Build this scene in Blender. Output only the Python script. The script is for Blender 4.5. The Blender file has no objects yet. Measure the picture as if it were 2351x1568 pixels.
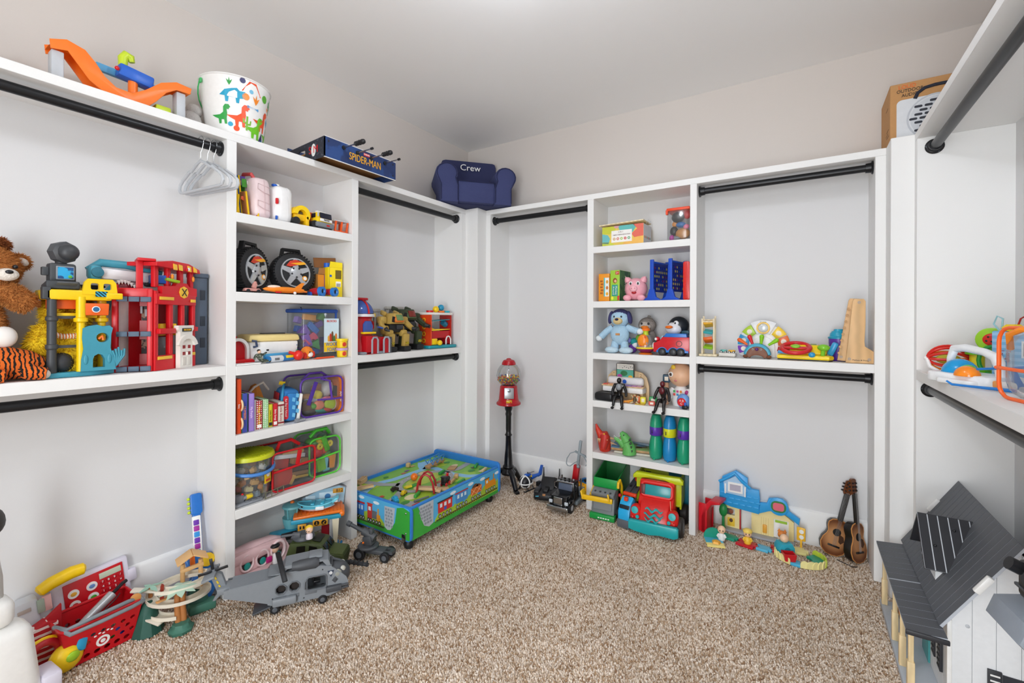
import bpy,bmesh,math,random
import numpy as np
from mathutils import Vector,Matrix,Euler
from mathutils.geometry import tessellate_polygon
SC=bpy.context.scene
COL=SC.collection
PI=math.pi
# ---------------------------------------------------------------- camera
cd=bpy.data.cameras.new('camera');cam=bpy.data.objects.new('camera',cd);COL.objects.link(cam)
cd.sensor_width=36;cd.lens=36*1030.75/2351;cd.shift_y=-51.7/2351;cd.clip_start=.02
cam.matrix_world=Matrix.Translation((0,0,1.28))@Matrix.Rotation(.5736,4,'Z')@Matrix.Rotation(PI/2,4,'X')@Matrix.Rotation(.0043,4,'Z')
SC.camera=cam
# ---------------------------------------------------------------- world, exposure
w=bpy.data.worlds.new('world');SC.world=w;w.use_nodes=True
w.node_tree.nodes['Background'].inputs[0].default_value=(.9,.95,1,1);w.node_tree.nodes['Background'].inputs[1].default_value=.5
vs=SC.view_settings;vs.view_transform='Standard';vs.look='None';vs.gamma=1;vs.use_curve_mapping=False;vs.exposure=0.13
SC.cycles.max_bounces=10;SC.cycles.diffuse_bounces=7;SC.cycles.transparent_max_bounces=24
SC.cycles.caustics_reflective=False;SC.cycles.caustics_refractive=False
LAMP_E=41.0;LAMP_FILL_E=26.0;DOOR_FILL_E=66.0
# fill light added in the doorway behind the camera to brighten the front faces
ld=bpy.data.lights.new('doorway_fill','AREA');ld.shape='RECTANGLE';ld.size=.95;ld.size_y=2.0;ld.energy=DOOR_FILL_E;ld.color=(.93,.97,1)
lo=bpy.data.objects.new('doorway_fill',ld);COL.objects.link(lo);lo.location=(-.2,-1.36,1.05);lo.rotation_euler=(PI/2,0,0)

# ---------------------------------------------------------------- materials
def lin(h):
    if isinstance(h,(tuple,list)):return tuple(h)
    h=h.lstrip('#');c=[int(h[i:i+2],16)/255 for i in (0,2,4)]
    return tuple(x/12.92 if x<=.04045 else ((x+.055)/1.055)**2.4 for x in c)
PAL=dict(white='f0f0ee',offwhite='e6e2d8',cream='eddfae',black='15161a',char='3a3c41',grey='8d9297',lgrey='bfc3c8',dgrey='5a5f66',red='d01820',dred='8e1218',
 orange='f5781c',yellow='f6cf14',lime='c3d92a',green='2f9e45',dgreen='1d5a44',teal='2cb3c0',blue='1f5fc4',lblue='5fb4e6',navy='2b3058',purple='6a3aa8',lpurple='9d86cc',
 pink='f0b3c0',pale='ecd3d4',magenta='c0348c',brown='7a4a2e',tan='c89a64',wood='dcb98a',beech='e4c89c',kraft='b98a58',skin='eec3a4',sky='7cc4ec',turq='26b3b8',gold='c9a54e',khaki='b89a4c',army='3d4a26',metal='b5b8bb')
_M={}
def M(c,rough=.38,metal=0,bump=0,scale=60,var=.05,coat=0):
    """procedural plastic / cloth / wood: palette colour with a little noise in tone and gloss"""
    key=(c,rough,metal,bump,scale,var,coat)
    if key in _M:return _M[key]
    m=bpy.data.materials.new('mat_%s'%(c if isinstance(c,str)else 'rgb'));m.use_nodes=True
    n=m.node_tree;b=n.nodes['Principled BSDF'];col=lin(PAL.get(c,c)if isinstance(c,str)else c)
    tc=n.nodes.new('ShaderNodeTexCoord');no=n.nodes.new('ShaderNodeTexNoise');no.inputs['Scale'].default_value=scale;no.inputs['Detail'].default_value=3
    n.links.new(tc.outputs['Object'],no.inputs['Vector'])
    mx=n.nodes.new('ShaderNodeMix');mx.data_type='RGBA'
    mx.inputs[6].default_value=(*[x*(1-var)for x in col],1);mx.inputs[7].default_value=(*[min(1,x*(1+var))for x in col],1)
    n.links.new(no.outputs['Fac'],mx.inputs[0]);n.links.new(mx.outputs[2],b.inputs['Base Color'])
    b.inputs['Roughness'].default_value=rough;b.inputs['Metallic'].default_value=metal
    if coat:b.inputs['Coat Weight'].default_value=coat
    if bump:
        bp=n.nodes.new('ShaderNodeBump');bp.inputs['Strength'].default_value=bump;bp.inputs['Distance'].default_value=.004
        n.links.new(no.outputs['Fac'],bp.inputs['Height']);n.links.new(bp.outputs[0],b.inputs['Normal'])
    _M[key]=m;return m
def clear(c='eef2f4',haze=.05,gloss=.08):
    """thin clear plastic: mostly transparent, a little haze and gloss"""
    key=('clear',c,haze,gloss)
    if key in _M:return _M[key]
    m=bpy.data.materials.new('mat_clear');m.use_nodes=True;n=m.node_tree;n.nodes.remove(n.nodes['Principled BSDF']);out=n.nodes['Material Output']
    tr=n.nodes.new('ShaderNodeBsdfTransparent');df=n.nodes.new('ShaderNodeBsdfDiffuse');gl=n.nodes.new('ShaderNodeBsdfGlossy')
    cl=lin(PAL.get(c,c));tr.inputs[0].default_value=(*[.55+.45*x for x in cl],1);df.inputs[0].default_value=(*cl,1);gl.inputs['Roughness'].default_value=.12
    a=n.nodes.new('ShaderNodeMixShader');a.inputs[0].default_value=haze;n.links.new(tr.outputs[0],a.inputs[1]);n.links.new(df.outputs[0],a.inputs[2])
    lw=n.nodes.new('ShaderNodeLayerWeight');lw.inputs[0].default_value=.25;mu=n.nodes.new('ShaderNodeMath');mu.operation='MULTIPLY_ADD';mu.inputs[1].default_value=.5;mu.inputs[2].default_value=gloss*.5
    n.links.new(lw.outputs['Fresnel'],mu.inputs[0])
    b=n.nodes.new('ShaderNodeMixShader');n.links.new(mu.outputs[0],b.inputs[0]);n.links.new(a.outputs[0],b.inputs[1]);n.links.new(gl.outputs[0],b.inputs[2]);n.links.new(b.outputs[0],out.inputs[0])
    _M[key]=m;return m
def fuzzy(c):return M(c,.95,0,.9,160,.14)
def cloth(c):return M(c,.9,0,.35,300,.08)
def chrome():return M('metal',.18,1)
def emis(c,s):
    key=('em',c,s)
    if key in _M:return _M[key]
    m=bpy.data.materials.new('mat_lamp');m.use_nodes=True;b=m.node_tree.nodes['Principled BSDF']
    b.inputs['Emission Color'].default_value=(*lin(PAL.get(c,c)),1);b.inputs['Emission Strength'].default_value=s;_M[key]=m;return m
def banded(c1,c2,scale=30,kind='wave',dist=2.0,rough=.6,axis='X',thr=.5,detail=2):
    """two-tone procedural print: stripes, spots or blotches"""
    key=('band',c1,c2,scale,kind,dist,axis,thr)
    if key in _M:return _M[key]
    m=bpy.data.materials.new('mat_print');m.use_nodes=True;n=m.node_tree;b=n.nodes['Principled BSDF'];b.inputs['Roughness'].default_value=rough
    tc=n.nodes.new('ShaderNodeTexCoord')
    if kind=='wave':
        t=n.nodes.new('ShaderNodeTexWave');t.bands_direction=axis;t.inputs['Distortion'].default_value=dist;t.inputs['Detail'].default_value=detail;t.inputs['Detail Scale'].default_value=2;o=t.outputs['Fac']
    elif kind=='dots':
        t=n.nodes.new('ShaderNodeTexVoronoi');t.inputs['Randomness'].default_value=.15;o=t.outputs['Distance']
    else:
        t=n.nodes.new('ShaderNodeTexNoise');t.inputs['Detail'].default_value=detail;o=t.outputs['Fac']
    t.inputs['Scale'].default_value=scale;n.links.new(tc.outputs['Object'],t.inputs['Vector'])
    r=n.nodes.new('ShaderNodeValToRGB');r.color_ramp.interpolation='LINEAR';e=r.color_ramp.elements
    e[0].position=max(0,thr-.02);e[1].position=min(1,thr+.02);e[0].color=(*lin(PAL.get(c1,c1)),1);e[1].color=(*lin(PAL.get(c2,c2)),1)
    n.links.new(o,r.inputs[0]);n.links.new(r.outputs[0],b.inputs['Base Color']);_M[key]=m;return m
def wood(c='wood',scale=9):
    key=('wood',c,scale)
    if key in _M:return _M[key]
    m=bpy.data.materials.new('mat_wood');m.use_nodes=True;n=m.node_tree;b=n.nodes['Principled BSDF'];b.inputs['Roughness'].default_value=.5
    tc=n.nodes.new('ShaderNodeTexCoord');t=n.nodes.new('ShaderNodeTexWave');t.bands_direction='X';t.inputs['Scale'].default_value=scale;t.inputs['Distortion'].default_value=6;t.inputs['Detail'].default_value=3;t.inputs['Detail Scale'].default_value=.6
    n.links.new(tc.outputs['Object'],t.inputs['Vector']);col=lin(PAL.get(c,c))
    mx=n.nodes.new('ShaderNodeMix');mx.data_type='RGBA';mx.inputs[6].default_value=(*[x*.86 for x in col],1);mx.inputs[7].default_value=(*[min(1,x*1.08)for x in col],1)
    n.links.new(t.outputs['Fac'],mx.inputs[0]);n.links.new(mx.outputs[2],b.inputs['Base Color']);_M[key]=m;return m
def asmat(c):return c if isinstance(c,bpy.types.Material)else M(c)

# ---------------------------------------------------------------- geometry collector
class G:
    def __init__(s):s.v=[];s.f=[];s.X=Matrix()
    def add(s,vs,fs):
        k=len(s.v);s.v+=[tuple(s.X@Vector(p))for p in vs];s.f+=[tuple(i+k for i in q)for q in fs];return s
    def bm(s,b):
        b.verts.index_update();s.add([v.co[:]for v in b.verts],[[v.index for v in q.verts]for q in b.faces]);b.free();return s
    def box(s,c,d,bev=0,rot=None,seg=2,taper=None):
        b=bmesh.new();bmesh.ops.create_cube(b,size=1)
        for v in b.verts:
            v.co=Vector((v.co.x*d[0],v.co.y*d[1],v.co.z*d[2]))
            if taper and v.co.z>0:v.co.x*=taper[0];v.co.y*=taper[1]
        if bev:bmesh.ops.bevel(b,geom=list(b.edges),offset=min(bev,.49*min(d)),segments=seg,profile=.5,affect='EDGES')
        mt=Matrix.Translation(c)@(Euler(rot).to_matrix().to_4x4()if rot else Matrix())
        b.transform(mt);return s.bm(b)
    def cyl(s,p0,p1,r,r1=None,n=20):
        p0=Vector(p0);p1=Vector(p1);r1=r if r1 is None else r1;z=(p1-p0).normalized()
        x=z.orthogonal().normalized();y=z.cross(x);vs=[]
        for p,q in ((p0,r),(p1,r1)):
            vs+=[p+(x*math.cos(2*PI*i/n)+y*math.sin(2*PI*i/n))*q for i in range(n)]
        fs=[(i,(i+1)%n,n+(i+1)%n,n+i)for i in range(n)]+[tuple(range(n-1,-1,-1)),tuple(range(n,2*n))]
        return s.add(vs,fs)
    def lathe(s,prof,c=(0,0,0),n=28,rot=None,arc=1):
        mt=Matrix.Translation(c)@(Euler(rot).to_matrix().to_4x4()if rot else Matrix());vs=[];fs=[];k=len(prof);m=n if arc==1 else n+1
        for i in range(m):
            a=2*PI*arc*i/n
            vs+=[mt@Vector((r*math.cos(a),r*math.sin(a),z))for r,z in prof]
        for i in range(n):
            j=(i+1)%m
            for q in range(k-1):fs.append((i*k+q,j*k+q,j*k+q+1,i*k+q+1))
        if k==4 and min(r for r,_ in prof)>1e-5:fs+=[(i*k+3,((i+1)%m)*k+3,((i+1)%m)*k,i*k)for i in range(n)]
        elif arc==1:
            if prof[0][0]>1e-5:fs.append(tuple(i*k for i in range(n-1,-1,-1)))
            if prof[-1][0]>1e-5:fs.append(tuple(i*k+k-1 for i in range(n)))
        return s.add(vs,fs)
    def ell(s,c,r,n=16,rot=None,zcut=None):
        if not isinstance(r,(tuple,list)):r=(r,r,r)
        b=bmesh.new();bmesh.ops.create_uvsphere(b,u_segments=n,v_segments=max(6,n*2//3),radius=1)
        for v in b.verts:v.co=Vector((v.co.x*r[0],v.co.y*r[1],max(v.co.z,zcut if zcut is not None else -2)*r[2]))
        b.transform(Matrix.Translation(c)@(Euler(rot).to_matrix().to_4x4()if rot else Matrix()));return s.bm(b)
    def tube(s,pts,r,n=8,closed=False):
        P=[Vector(p)for p in pts];m=len(P);vs=[];fs=[];R=r if isinstance(r,(list,tuple))else [r]*m;ref=None
        for i in range(m):
            a=P[(i-1)%m]if (i or closed)else P[i];b=P[(i+1)%m]if (i<m-1 or closed)else P[i]
            t=(b-a).normalized()
            if ref is None:ref=t.orthogonal().normalized()
            x=(ref-t*ref.dot(t));x=x.normalized()if x.length>1e-6 else t.orthogonal().normalized();ref=x;y=t.cross(x)
            vs+=[P[i]+(x*math.cos(2*PI*j/n)+y*math.sin(2*PI*j/n))*R[i]for j in range(n)]
        for i in range(m if closed else m-1):
            k=(i+1)%m
            for j in range(n):fs.append((i*n+j,i*n+(j+1)%n,k*n+(j+1)%n,k*n+j))
        if not closed:fs+=[tuple(range(n-1,-1,-1)),tuple(range((m-1)*n,m*n))]
        return s.add(vs,fs)
    def prism(s,out,y0,y1,holes=(),plane='xz',bev=0):
        """outline in a plane, extruded along the third axis from y0 to y1, with optional holes"""
        def P(a,b,d):return {'xz':(a,d,b),'xy':(a,b,d),'yz':(d,a,b)}[plane]
        if bev and not holes:
            b=bmesh.new();n=len(out);lo=[b.verts.new(P(x,z,y0))for x,z in out];hi=[b.verts.new(P(x,z,y1))for x,z in out]
            f0=b.faces.new(lo);f1=b.faces.new(hi)
            for i in range(n):b.faces.new((lo[i],lo[(i+1)%n],hi[(i+1)%n],hi[i]))
            bmesh.ops.recalc_face_normals(b,faces=list(b.faces))
            bmesh.ops.bevel(b,geom=list(f0.edges)+list(f1.edges),offset=bev,segments=2,profile=.5,affect='EDGES');return s.bm(b)
        loops=[list(out)]+[list(h)for h in holes];flat=[p for l in loops for p in l];n=len(flat)
        vs=[P(x,z,y0)for x,z in flat]+[P(x,z,y1)for x,z in flat];fs=[]
        if holes:
            tri=tessellate_polygon([[Vector((x,z,0))for x,z in l]for l in loops])
            for t in tri:fs.append(tuple(t));fs.append(tuple(i+n for i in reversed(t)))
        else:fs+=[tuple(range(n-1,-1,-1)),tuple(range(n,2*n))]
        k=0
        for l in loops:
            m=len(l)
            for i in range(m):fs.append((k+i,k+(i+1)%m,n+k+(i+1)%m,n+k+i))
            k+=m
        return s.add(vs,fs)
def rect(x0,z0,x1,z1):return [(x0,z0),(x1,z0),(x1,z1),(x0,z1)]
def circ(cx,cz,r,n=16,rz=None,a0=0,a1=2*PI):
    full=abs(a1-a0-2*PI)<1e-6;k=n if full else n+1
    return [(cx+r*math.cos(a0+(a1-a0)*i/n),cz+(rz or r)*math.sin(a0+(a1-a0)*i/n))for i in range(k)]
def rrect(x0,z0,x1,z1,r,n=4):
    o=[]
    for cx,cz,a in ((x1-r,z1-r,0),(x0+r,z1-r,PI/2),(x0+r,z0+r,PI),(x1-r,z0+r,1.5*PI)):
        o+=[(cx+r*math.cos(a+PI/2*i/n),cz+r*math.sin(a+PI/2*i/n))for i in range(n+1)]
    return o
def arcpts(c,r,a0,a1,n,fn=lambda x,z:(x,0,z)):return [fn(c[0]+r*math.cos(a0+(a1-a0)*i/n),c[1]+r*math.sin(a0+(a1-a0)*i/n))for i in range(n+1)]
# ---------------------------------------------------------------- objects
def obj(name,g,mat,parent=None,loc=None,rot=None,ang=38,flat=False):
    me=bpy.data.meshes.new(name);me.from_pydata(g.v,[],g.f);b=bmesh.new();b.from_mesh(me);bmesh.ops.recalc_face_normals(b,faces=list(b.faces));b.to_mesh(me);b.free()
    if not flat:me.shade_smooth();me.set_sharp_from_angle(angle=math.radians(ang))
    me.materials.append(asmat(mat));o=bpy.data.objects.new(name,me);COL.objects.link(o)
    if parent:o.parent=parent
    if loc:o.location=loc
    if rot:o.rotation_euler=rot
    return o
def thing(name,label,cat,loc=(0,0,0),rz=0,group=None,rot=None):
    o=bpy.data.objects.new(name,None);o.empty_display_size=.05;COL.objects.link(o);o.location=loc;o.rotation_euler=rot or (0,0,rz);tag(o,label,cat,group);return o
def tag(o,label,cat,group=None):
    o['label']=label;o['category']=cat
    if group:o['group']=group
    return o
def struct(o):o['kind']='structure';return o
def stuff(o):o['kind']='stuff';return o
def dup(root,loc,rz=None,label=None,rot=None,group=None):
    r=root.copy();COL.objects.link(r);r.location=loc
    if rz is not None:r.rotation_euler=(0,0,rz)
    if rot:r.rotation_euler=rot
    if label:r['label']=label
    if group:r['group']=group
    for ch in list(root.children):
        c=ch.copy();COL.objects.link(c);c.parent=r
        for q in list(ch.children):
            d=q.copy();COL.objects.link(d);d.parent=c
    return r
def bx(t,name,m,c,d,bev=0,rot=None,taper=None,seg=2):return obj(name,G().box(c,d,bev,rot,seg,taper),m,t)
def cy(t,name,m,p0,p1,r,r1=None,n=20):return obj(name,G().cyl(p0,p1,r,r1,n),m,t)
def sp(t,name,m,c,r,n=16,rot=None,zcut=None):return obj(name,G().ell(c,r,n,rot,zcut),m,t)
def tb(t,name,m,pts,r,n=8,closed=False):return obj(name,G().tube(pts,r,n,closed),m,t)
def la(t,name,m,prof,c=(0,0,0),n=28,rot=None):return obj(name,G().lathe(prof,c,n,rot),m,t)
def pz(t,name,m,out,y0,y1,holes=(),plane='xz',bev=0):return obj(name,G().prism(out,y0,y1,holes,plane,bev),m,t)
def tx(t,s,size,loc,col='black',rot=(PI/2,0,0),name='lettering',ext=.0006,sx=1,align='CENTER'):
    cu=bpy.data.curves.new(name,'FONT');cu.body=s;cu.size=size;cu.extrude=ext;cu.align_x=align;cu.align_y='CENTER';cu.resolution_u=3
    o=bpy.data.objects.new(name,cu);me=bpy.data.meshes.new_from_object(o);bpy.data.objects.remove(o)
    o=bpy.data.objects.new(name,me);me.materials.clear();me.materials.append(asmat(col));COL.objects.link(o);o.parent=t;o.location=loc;o.rotation_euler=rot;o.scale=(sx,1,1);return o
def wheel(t,c,r,wd,tire='black',hub='grey',axis='x',hr=.55,name='wheel'):
    d=Vector((1,0,0))if axis=='x' else Vector((0,1,0));c=Vector(c);g=G()
    rot=(0,PI/2,0)if axis=='x' else (PI/2,0,0);b=wd*.18
    q=r*.3 if hub else 0
    g.lathe([(q,-wd/2),(r-b,-wd/2),(r,-wd/2+b),(r,wd/2-b),(r-b,wd/2),(q,wd/2)],c,24,rot)
    o=obj(name,g,M(tire,.6),t)
    if hub:obj('hub',G().lathe([(0,-wd*.53),(r*hr*.8,-wd*.53),(r*hr,-wd*.49),(r*hr,wd*.49),(r*hr*.8,wd*.53),(0,wd*.53)],c,16,rot),hub,o)
    return o
def skin(t,name,m,verts,edges,radii,sub=2):
    me=bpy.data.meshes.new(name);me.from_pydata(verts,edges,[]);o=bpy.data.objects.new(name,me);COL.objects.link(o);o.modifiers.new('skin','SKIN')
    for i,r in enumerate(radii):me.skin_vertices[0].data[i].radius=(r,r)if not isinstance(r,tuple)else r
    me.skin_vertices[0].data[0].use_root=True
    s=o.modifiers.new('sub','SUBSURF');s.levels=sub;s.render_levels=sub
    dg=bpy.context.evaluated_depsgraph_get();m2=bpy.data.meshes.new_from_object(o.evaluated_get(dg));bpy.data.objects.remove(o)
    m2.shade_smooth();m2.materials.clear();m2.materials.append(asmat(m));o=bpy.data.objects.new(name,m2);COL.objects.link(o);o.parent=t;return o
def fur(t,o,m,n,length,wid=.0022,seed=1,droop=.5):
    """short plush pile: thin blades scattered over the mesh o, one part"""
    rng=random.Random(seed);me=o.data;tot=[p.area for p in me.polygons];fs=rng.choices(range(len(tot)),weights=tot,k=n);vs=[];q=[]
    for i in fs:
        p=me.polygons[i];idx=list(p.vertices);a,b,c=[me.vertices[k].co for k in (idx[:3]if len(idx)==3 or rng.random()<.5 else (idx[0],idx[2],idx[3]))]
        u,v=rng.random(),rng.random()
        if u+v>1:u,v=1-u,1-v
        x=a+(b-a)*u+(c-a)*v;nn=p.normal;d=(nn+Vector((rng.uniform(-.6,.6),rng.uniform(-.6,.6),rng.uniform(-.6,.6)-droop))).normalized();s_=d.cross(Vector((rng.random(),rng.random(),rng.random()))).normalized()*wid;k=len(vs)
        vs+=[x-s_-nn*.001,x+s_-nn*.001,x+d*length*rng.uniform(.6,1.1)];q.append((k,k+1,k+2))
    mm=bpy.data.meshes.new('fur');mm.from_pydata(vs,[],q);mm.materials.append(m);f=bpy.data.objects.new('fur',mm);COL.objects.link(f);f.parent=o;f['kind']='stuff';return f
RL,RB,RR=PI/2,0,-PI/2      # facing: left wall unit, back wall unit, right wall unit
# ================================================================ the room
XL,XW,YB,YW,XR,XRW,ZC=-2.182,-2.467,2.823,3.096,.425,.735,2.74
YF=-1.4
paint=M('d0c9c3',.85,0,.06,400,.015);whitep=M('e9e9e8',.55,0,.03,200,.01)
def cpmat():
    """carpet yarn: random tone per tuft (point attribute), broad vacuum-track variation"""
    m=bpy.data.materials.new('mat_carpet');m.use_nodes=True;n=m.node_tree;b=n.nodes['Principled BSDF'];b.inputs['Roughness'].default_value=.95
    tc=n.nodes.new('ShaderNodeTexCoord');at=n.nodes.new('ShaderNodeAttribute');at.attribute_name='tone';n2=n.nodes.new('ShaderNodeTexNoise');n2.inputs['Scale'].default_value=2.6;n2.inputs['Detail'].default_value=3
    n.links.new(tc.outputs['Object'],n2.inputs['Vector'])
    r=n.nodes.new('ShaderNodeValToRGB');e=r.color_ramp.elements;e[0].position=0;e[0].color=(*lin('8f6c50'),1);e[1].position=1;e[1].color=(*lin('fdf0e2'),1)
    for q,c in ((.2,'b0906f'),(.45,'d3bca3'),(.75,'ecdccb')):x=e.new(q);x.color=(*lin(c),1)
    n.links.new(at.outputs['Fac'],r.inputs[0]);r2=n.nodes.new('ShaderNodeValToRGB');r2.color_ramp.elements[0].color=(.9,.9,.9,1);r2.color_ramp.elements[1].color=(1,1,1,1);r2.color_ramp.elements[0].position=.42;r2.color_ramp.elements[1].position=.58
    mx=n.nodes.new('ShaderNodeMix');mx.data_type='RGBA';mx.blend_type='MULTIPLY';mx.inputs[0].default_value=1
    n.links.new(n2.outputs['Fac'],r2.inputs[0]);n.links.new(r.outputs[0],mx.inputs[6]);n.links.new(r2.outputs[0],mx.inputs[7]);n.links.new(mx.outputs[2],b.inputs['Base Color']);return m
carpet=cpmat()
def pile(x0,x1,y0,y1,sp_):
    """cut-pile tufts: leaning three-sided spikes with open tops"""
    rng=np.random.default_rng(5);nx,ny=int((x1-x0)/sp_),int((y1-y0)/sp_);X,Y=np.meshgrid(x0+(np.arange(nx)+.5)*sp_,y0+(np.arange(ny)+.5)*sp_);P=np.stack([X.ravel(),Y.ravel()],1)+rng.uniform(-.5,.5,(nx*ny,2))*sp_*.95
    keep=P[:,0]*-.5427+P[:,1]*.84>1.0;P=P[keep];n=len(P);a=rng.uniform(0,6.28,n);R=sp_*rng.uniform(.62,.8,n);V=np.zeros((n,6,3),np.float32)
    lean=rng.uniform(-.0035,.0035,(n,2));hz=rng.uniform(-.0015,.0025,n)
    for k in range(3):
        c,s_=np.cos(a+k*2.094),np.sin(a+k*2.094);V[:,k,0]=P[:,0]+R*c;V[:,k,1]=P[:,1]+R*s_;V[:,k,2]=-.0068;V[:,k+3,0]=P[:,0]+lean[:,0]+R*.55*c;V[:,k+3,1]=P[:,1]+lean[:,1]+R*.55*s_;V[:,k+3,2]=hz+.0008*(k-1)
    tri=np.array([[0,1,4],[0,4,3],[1,2,5],[1,5,4],[2,0,3],[2,3,5],[3,4,5]]);F=(tri[None]+(np.arange(n)*6)[:,None,None]).reshape(-1)
    me=bpy.data.meshes.new('carpet_pile');me.vertices.add(n*6);me.vertices.foreach_set('co',V.reshape(-1));me.loops.add(len(F));me.loops.foreach_set('vertex_index',F.astype(np.int32));me.polygons.add(len(F)//3);me.polygons.foreach_set('loop_start',np.arange(0,len(F),3,dtype=np.int32));me.update();at=me.attributes.new('tone','FLOAT','POINT');at.data.foreach_set('value',np.repeat(rng.beta(1.7,1.3,n),6).astype(np.float32))
    me.materials.append(carpet);o=bpy.data.objects.new('carpet_pile',me);COL.objects.link(o);o['label']='beige flecked cut-pile carpet covering the closet floor';o['category']='carpet';return stuff(o)
pile(XW,XRW,.2,YW,.007)
struct(obj('floor',G().box(((XW+XRW)/2,(YF+YW)/2,-.0365),(XRW-XW+.3,YW-YF+.3,.06)),M('b39f8b',.95,0,.5,120,.25)))
struct(obj('ceiling',G().box(((XW+XRW)/2,(YF+YW)/2,ZC+.04),(XRW-XW+.3,YW-YF+.3,.08)),M('f2f2f2',.9,0,.05,300,.01)))
struct(obj('wall_left',G().box((XW-.05,(YF+YW)/2,ZC/2),(.1,YW-YF+.2,ZC)),paint))
struct(obj('wall_back',G().box(((XW+XRW)/2,YW+.05,ZC/2),(XRW-XW,.1,ZC)),paint))
struct(obj('wall_right',G().box((XRW+.05,(YF+YW)/2,ZC/2),(.1,YW-YF+.2,ZC)),paint))
struct(obj('wall_front',G().prism(rect(XW,0,XRW,ZC),YF-.1,YF,[rect(-.67,.001,.27,2.06)]),paint))
dc=struct(obj('trim_1',G().prism([(-.74,0),(-.67,0),(-.67,2.06),(.27,2.06),(.27,0),(.34,0),(.34,2.13),(-.74,2.13)],YF,YF+.02),whitep))

def unit(name,label,loc,rz,lo,hi,divs,bays,depth,zt=2.122):
    """built-in shelving in local coordinates: x along the wall, y = depth from the front plane"""
    t=thing(name,label,'shelving',loc,rz)
    bx(t,'top_shelf',whitep,((lo+hi)/2,depth/2,zt-.018),(hi-lo,depth,.036),.0015,seg=1)
    for i,(a,b)in enumerate(divs):bx(t,'divider_panel',whitep,((a+b)/2,depth/2,(zt-.036)/2),(b-a,depth,zt-.036),.0015,seg=1)
    for (a,b,zs,bb)in bays:
        bx(t,'back_panel',M('dadadb',.6,0,.03,200,.01),((a+b)/2,depth-.004,(zt-.036)/2),(b-a,.008,zt-.036))
        if bb:obj('baseboard',G().prism([(depth-.008,0),(depth-.024,0),(depth-.024,.18),(depth-.018,.19),(depth-.008,.195)],a,b,plane='yz'),whitep,t)
        for z in zs:bx(t,'shelf',whitep,((a+b)/2,(depth-.008)/2,z-.0215),(b-a,depth-.008,.043),.0015,seg=1)
    return t
ZA,ZB_,ZS,ZD,ZE,ZM=1.765,1.400,1.057,.738,.393,1.063
# left wall: local x = world Y, origin at front plane
unit('shelving_unit','white built-in closet shelving with cubbies along the left wall',(XL,0,0),RL,-1.0,2.714,
     [(-1.0,-.957),(1.002,1.044),(1.674,1.7175),(2.665,2.714)],
     [(-.957,1.002,[ZM],1),(1.044,1.674,[ZA,ZB_,ZS,ZD,ZE],1),(1.7175,2.665,[ZM],1)],XL-XW)
unit('shelving_unit','white built-in closet shelving with cubbies along the back wall',(0,YB,0),RB,-2.067,.342,
     [(-2.067,-2.026),(-1.2204,-1.1763),(-.5633,-.5255),(.2999,.342)],
     [(-2.026,-1.2204,[],1),(-1.1763,-.5633,[ZA,ZB_,ZS,ZD,ZE],1),(-.5255,.2999,[ZM],1)],YW-YB)
# right wall: local x = -world Y
unit('shelving_unit','white built-in closet shelving with hanging rods along the right wall',(XR,0,0),RR,-2.69,1.0,
     [(-2.69,-2.64),(.957,1.0)],[(-2.64,.957,[ZM],1)],XRW-XR)
struct(obj('trim_2',G().box(((XW-2.067)/2,(2.714+YW)/2,1.061),(-2.067-XW,YW-2.714,2.122),.002,seg=1),whitep))
struct(obj('trim_3',G().box(((XRW+.342)/2,(2.69+YW)/2,1.061),(XRW-.342,YW-2.69,2.122),.002,seg=1),whitep))
# ---------------------------------------------------------------- closet rods
def rod(label,p0,p1,r=.0185):
    t=thing('closet_rod',label,'rod',p0,0,'black closet rods');d=Vector(p1)-Vector(p0);m=M('1c1d20',.35,.3)
    obj('tube',G().cyl(d*.0015,d*.9985,r,n=24),m,t);u=d.normalized();rot=u.to_track_quat('Z','Y').to_euler()
    for a,k in ((Vector((0,0,0)),1),(d,-1)):
        g=G().lathe([(0,0),(.0325,0),(.033,.003),(.03,.006),(.025,.008),(.0235,.03),(0,.03)],(0,0,0),24)
        o=obj('flange',g,m,t);o.location=a+u*k*.001;o.rotation_euler=(u*k).to_track_quat('Z','Y').to_euler()
        for q in range(3):obj('screw',G().ell((.0285*math.cos(q*2.09+1),.0285*math.sin(q*2.09+1),.0065),(.0035,.0035,.002),8),M('dgrey',.3,.8),o)
rod('upper black closet rod above the teddy bear, holding grey hangers',(-2.24,-.957,2.052),(-2.24,1.002,2.052))
rod('lower black closet rod under the fire station shelf',(-2.24,-.957,.977),(-2.24,1.002,.977))
rod('upper black closet rod below the navy armchair on the left wall',(-2.235,1.7175,2.046),(-2.235,2.665,2.046))
rod('lower black closet rod above the train table',(-2.235,1.7175,.992),(-2.235,2.665,.992))
rod('black closet rod high above the gumball machine',(-2.026,2.88,2.045),(-1.2204,2.88,2.045))
rod('upper black closet rod above the wooden saw-edged boards',(-.5255,2.9,2.055),(.2999,2.9,2.055))
rod('lower black closet rod above the two toy guitars',(-.5255,2.9,.985),(.2999,2.9,.985))
rod('upper grey-lit closet rod beside the cardboard speaker box',(.482,2.64,2.04),(.482,-.957,2.04))
rod('lower closet rod above the grey-roofed dollhouse',(.472,2.64,.98),(.472,-.957,.98))
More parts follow.
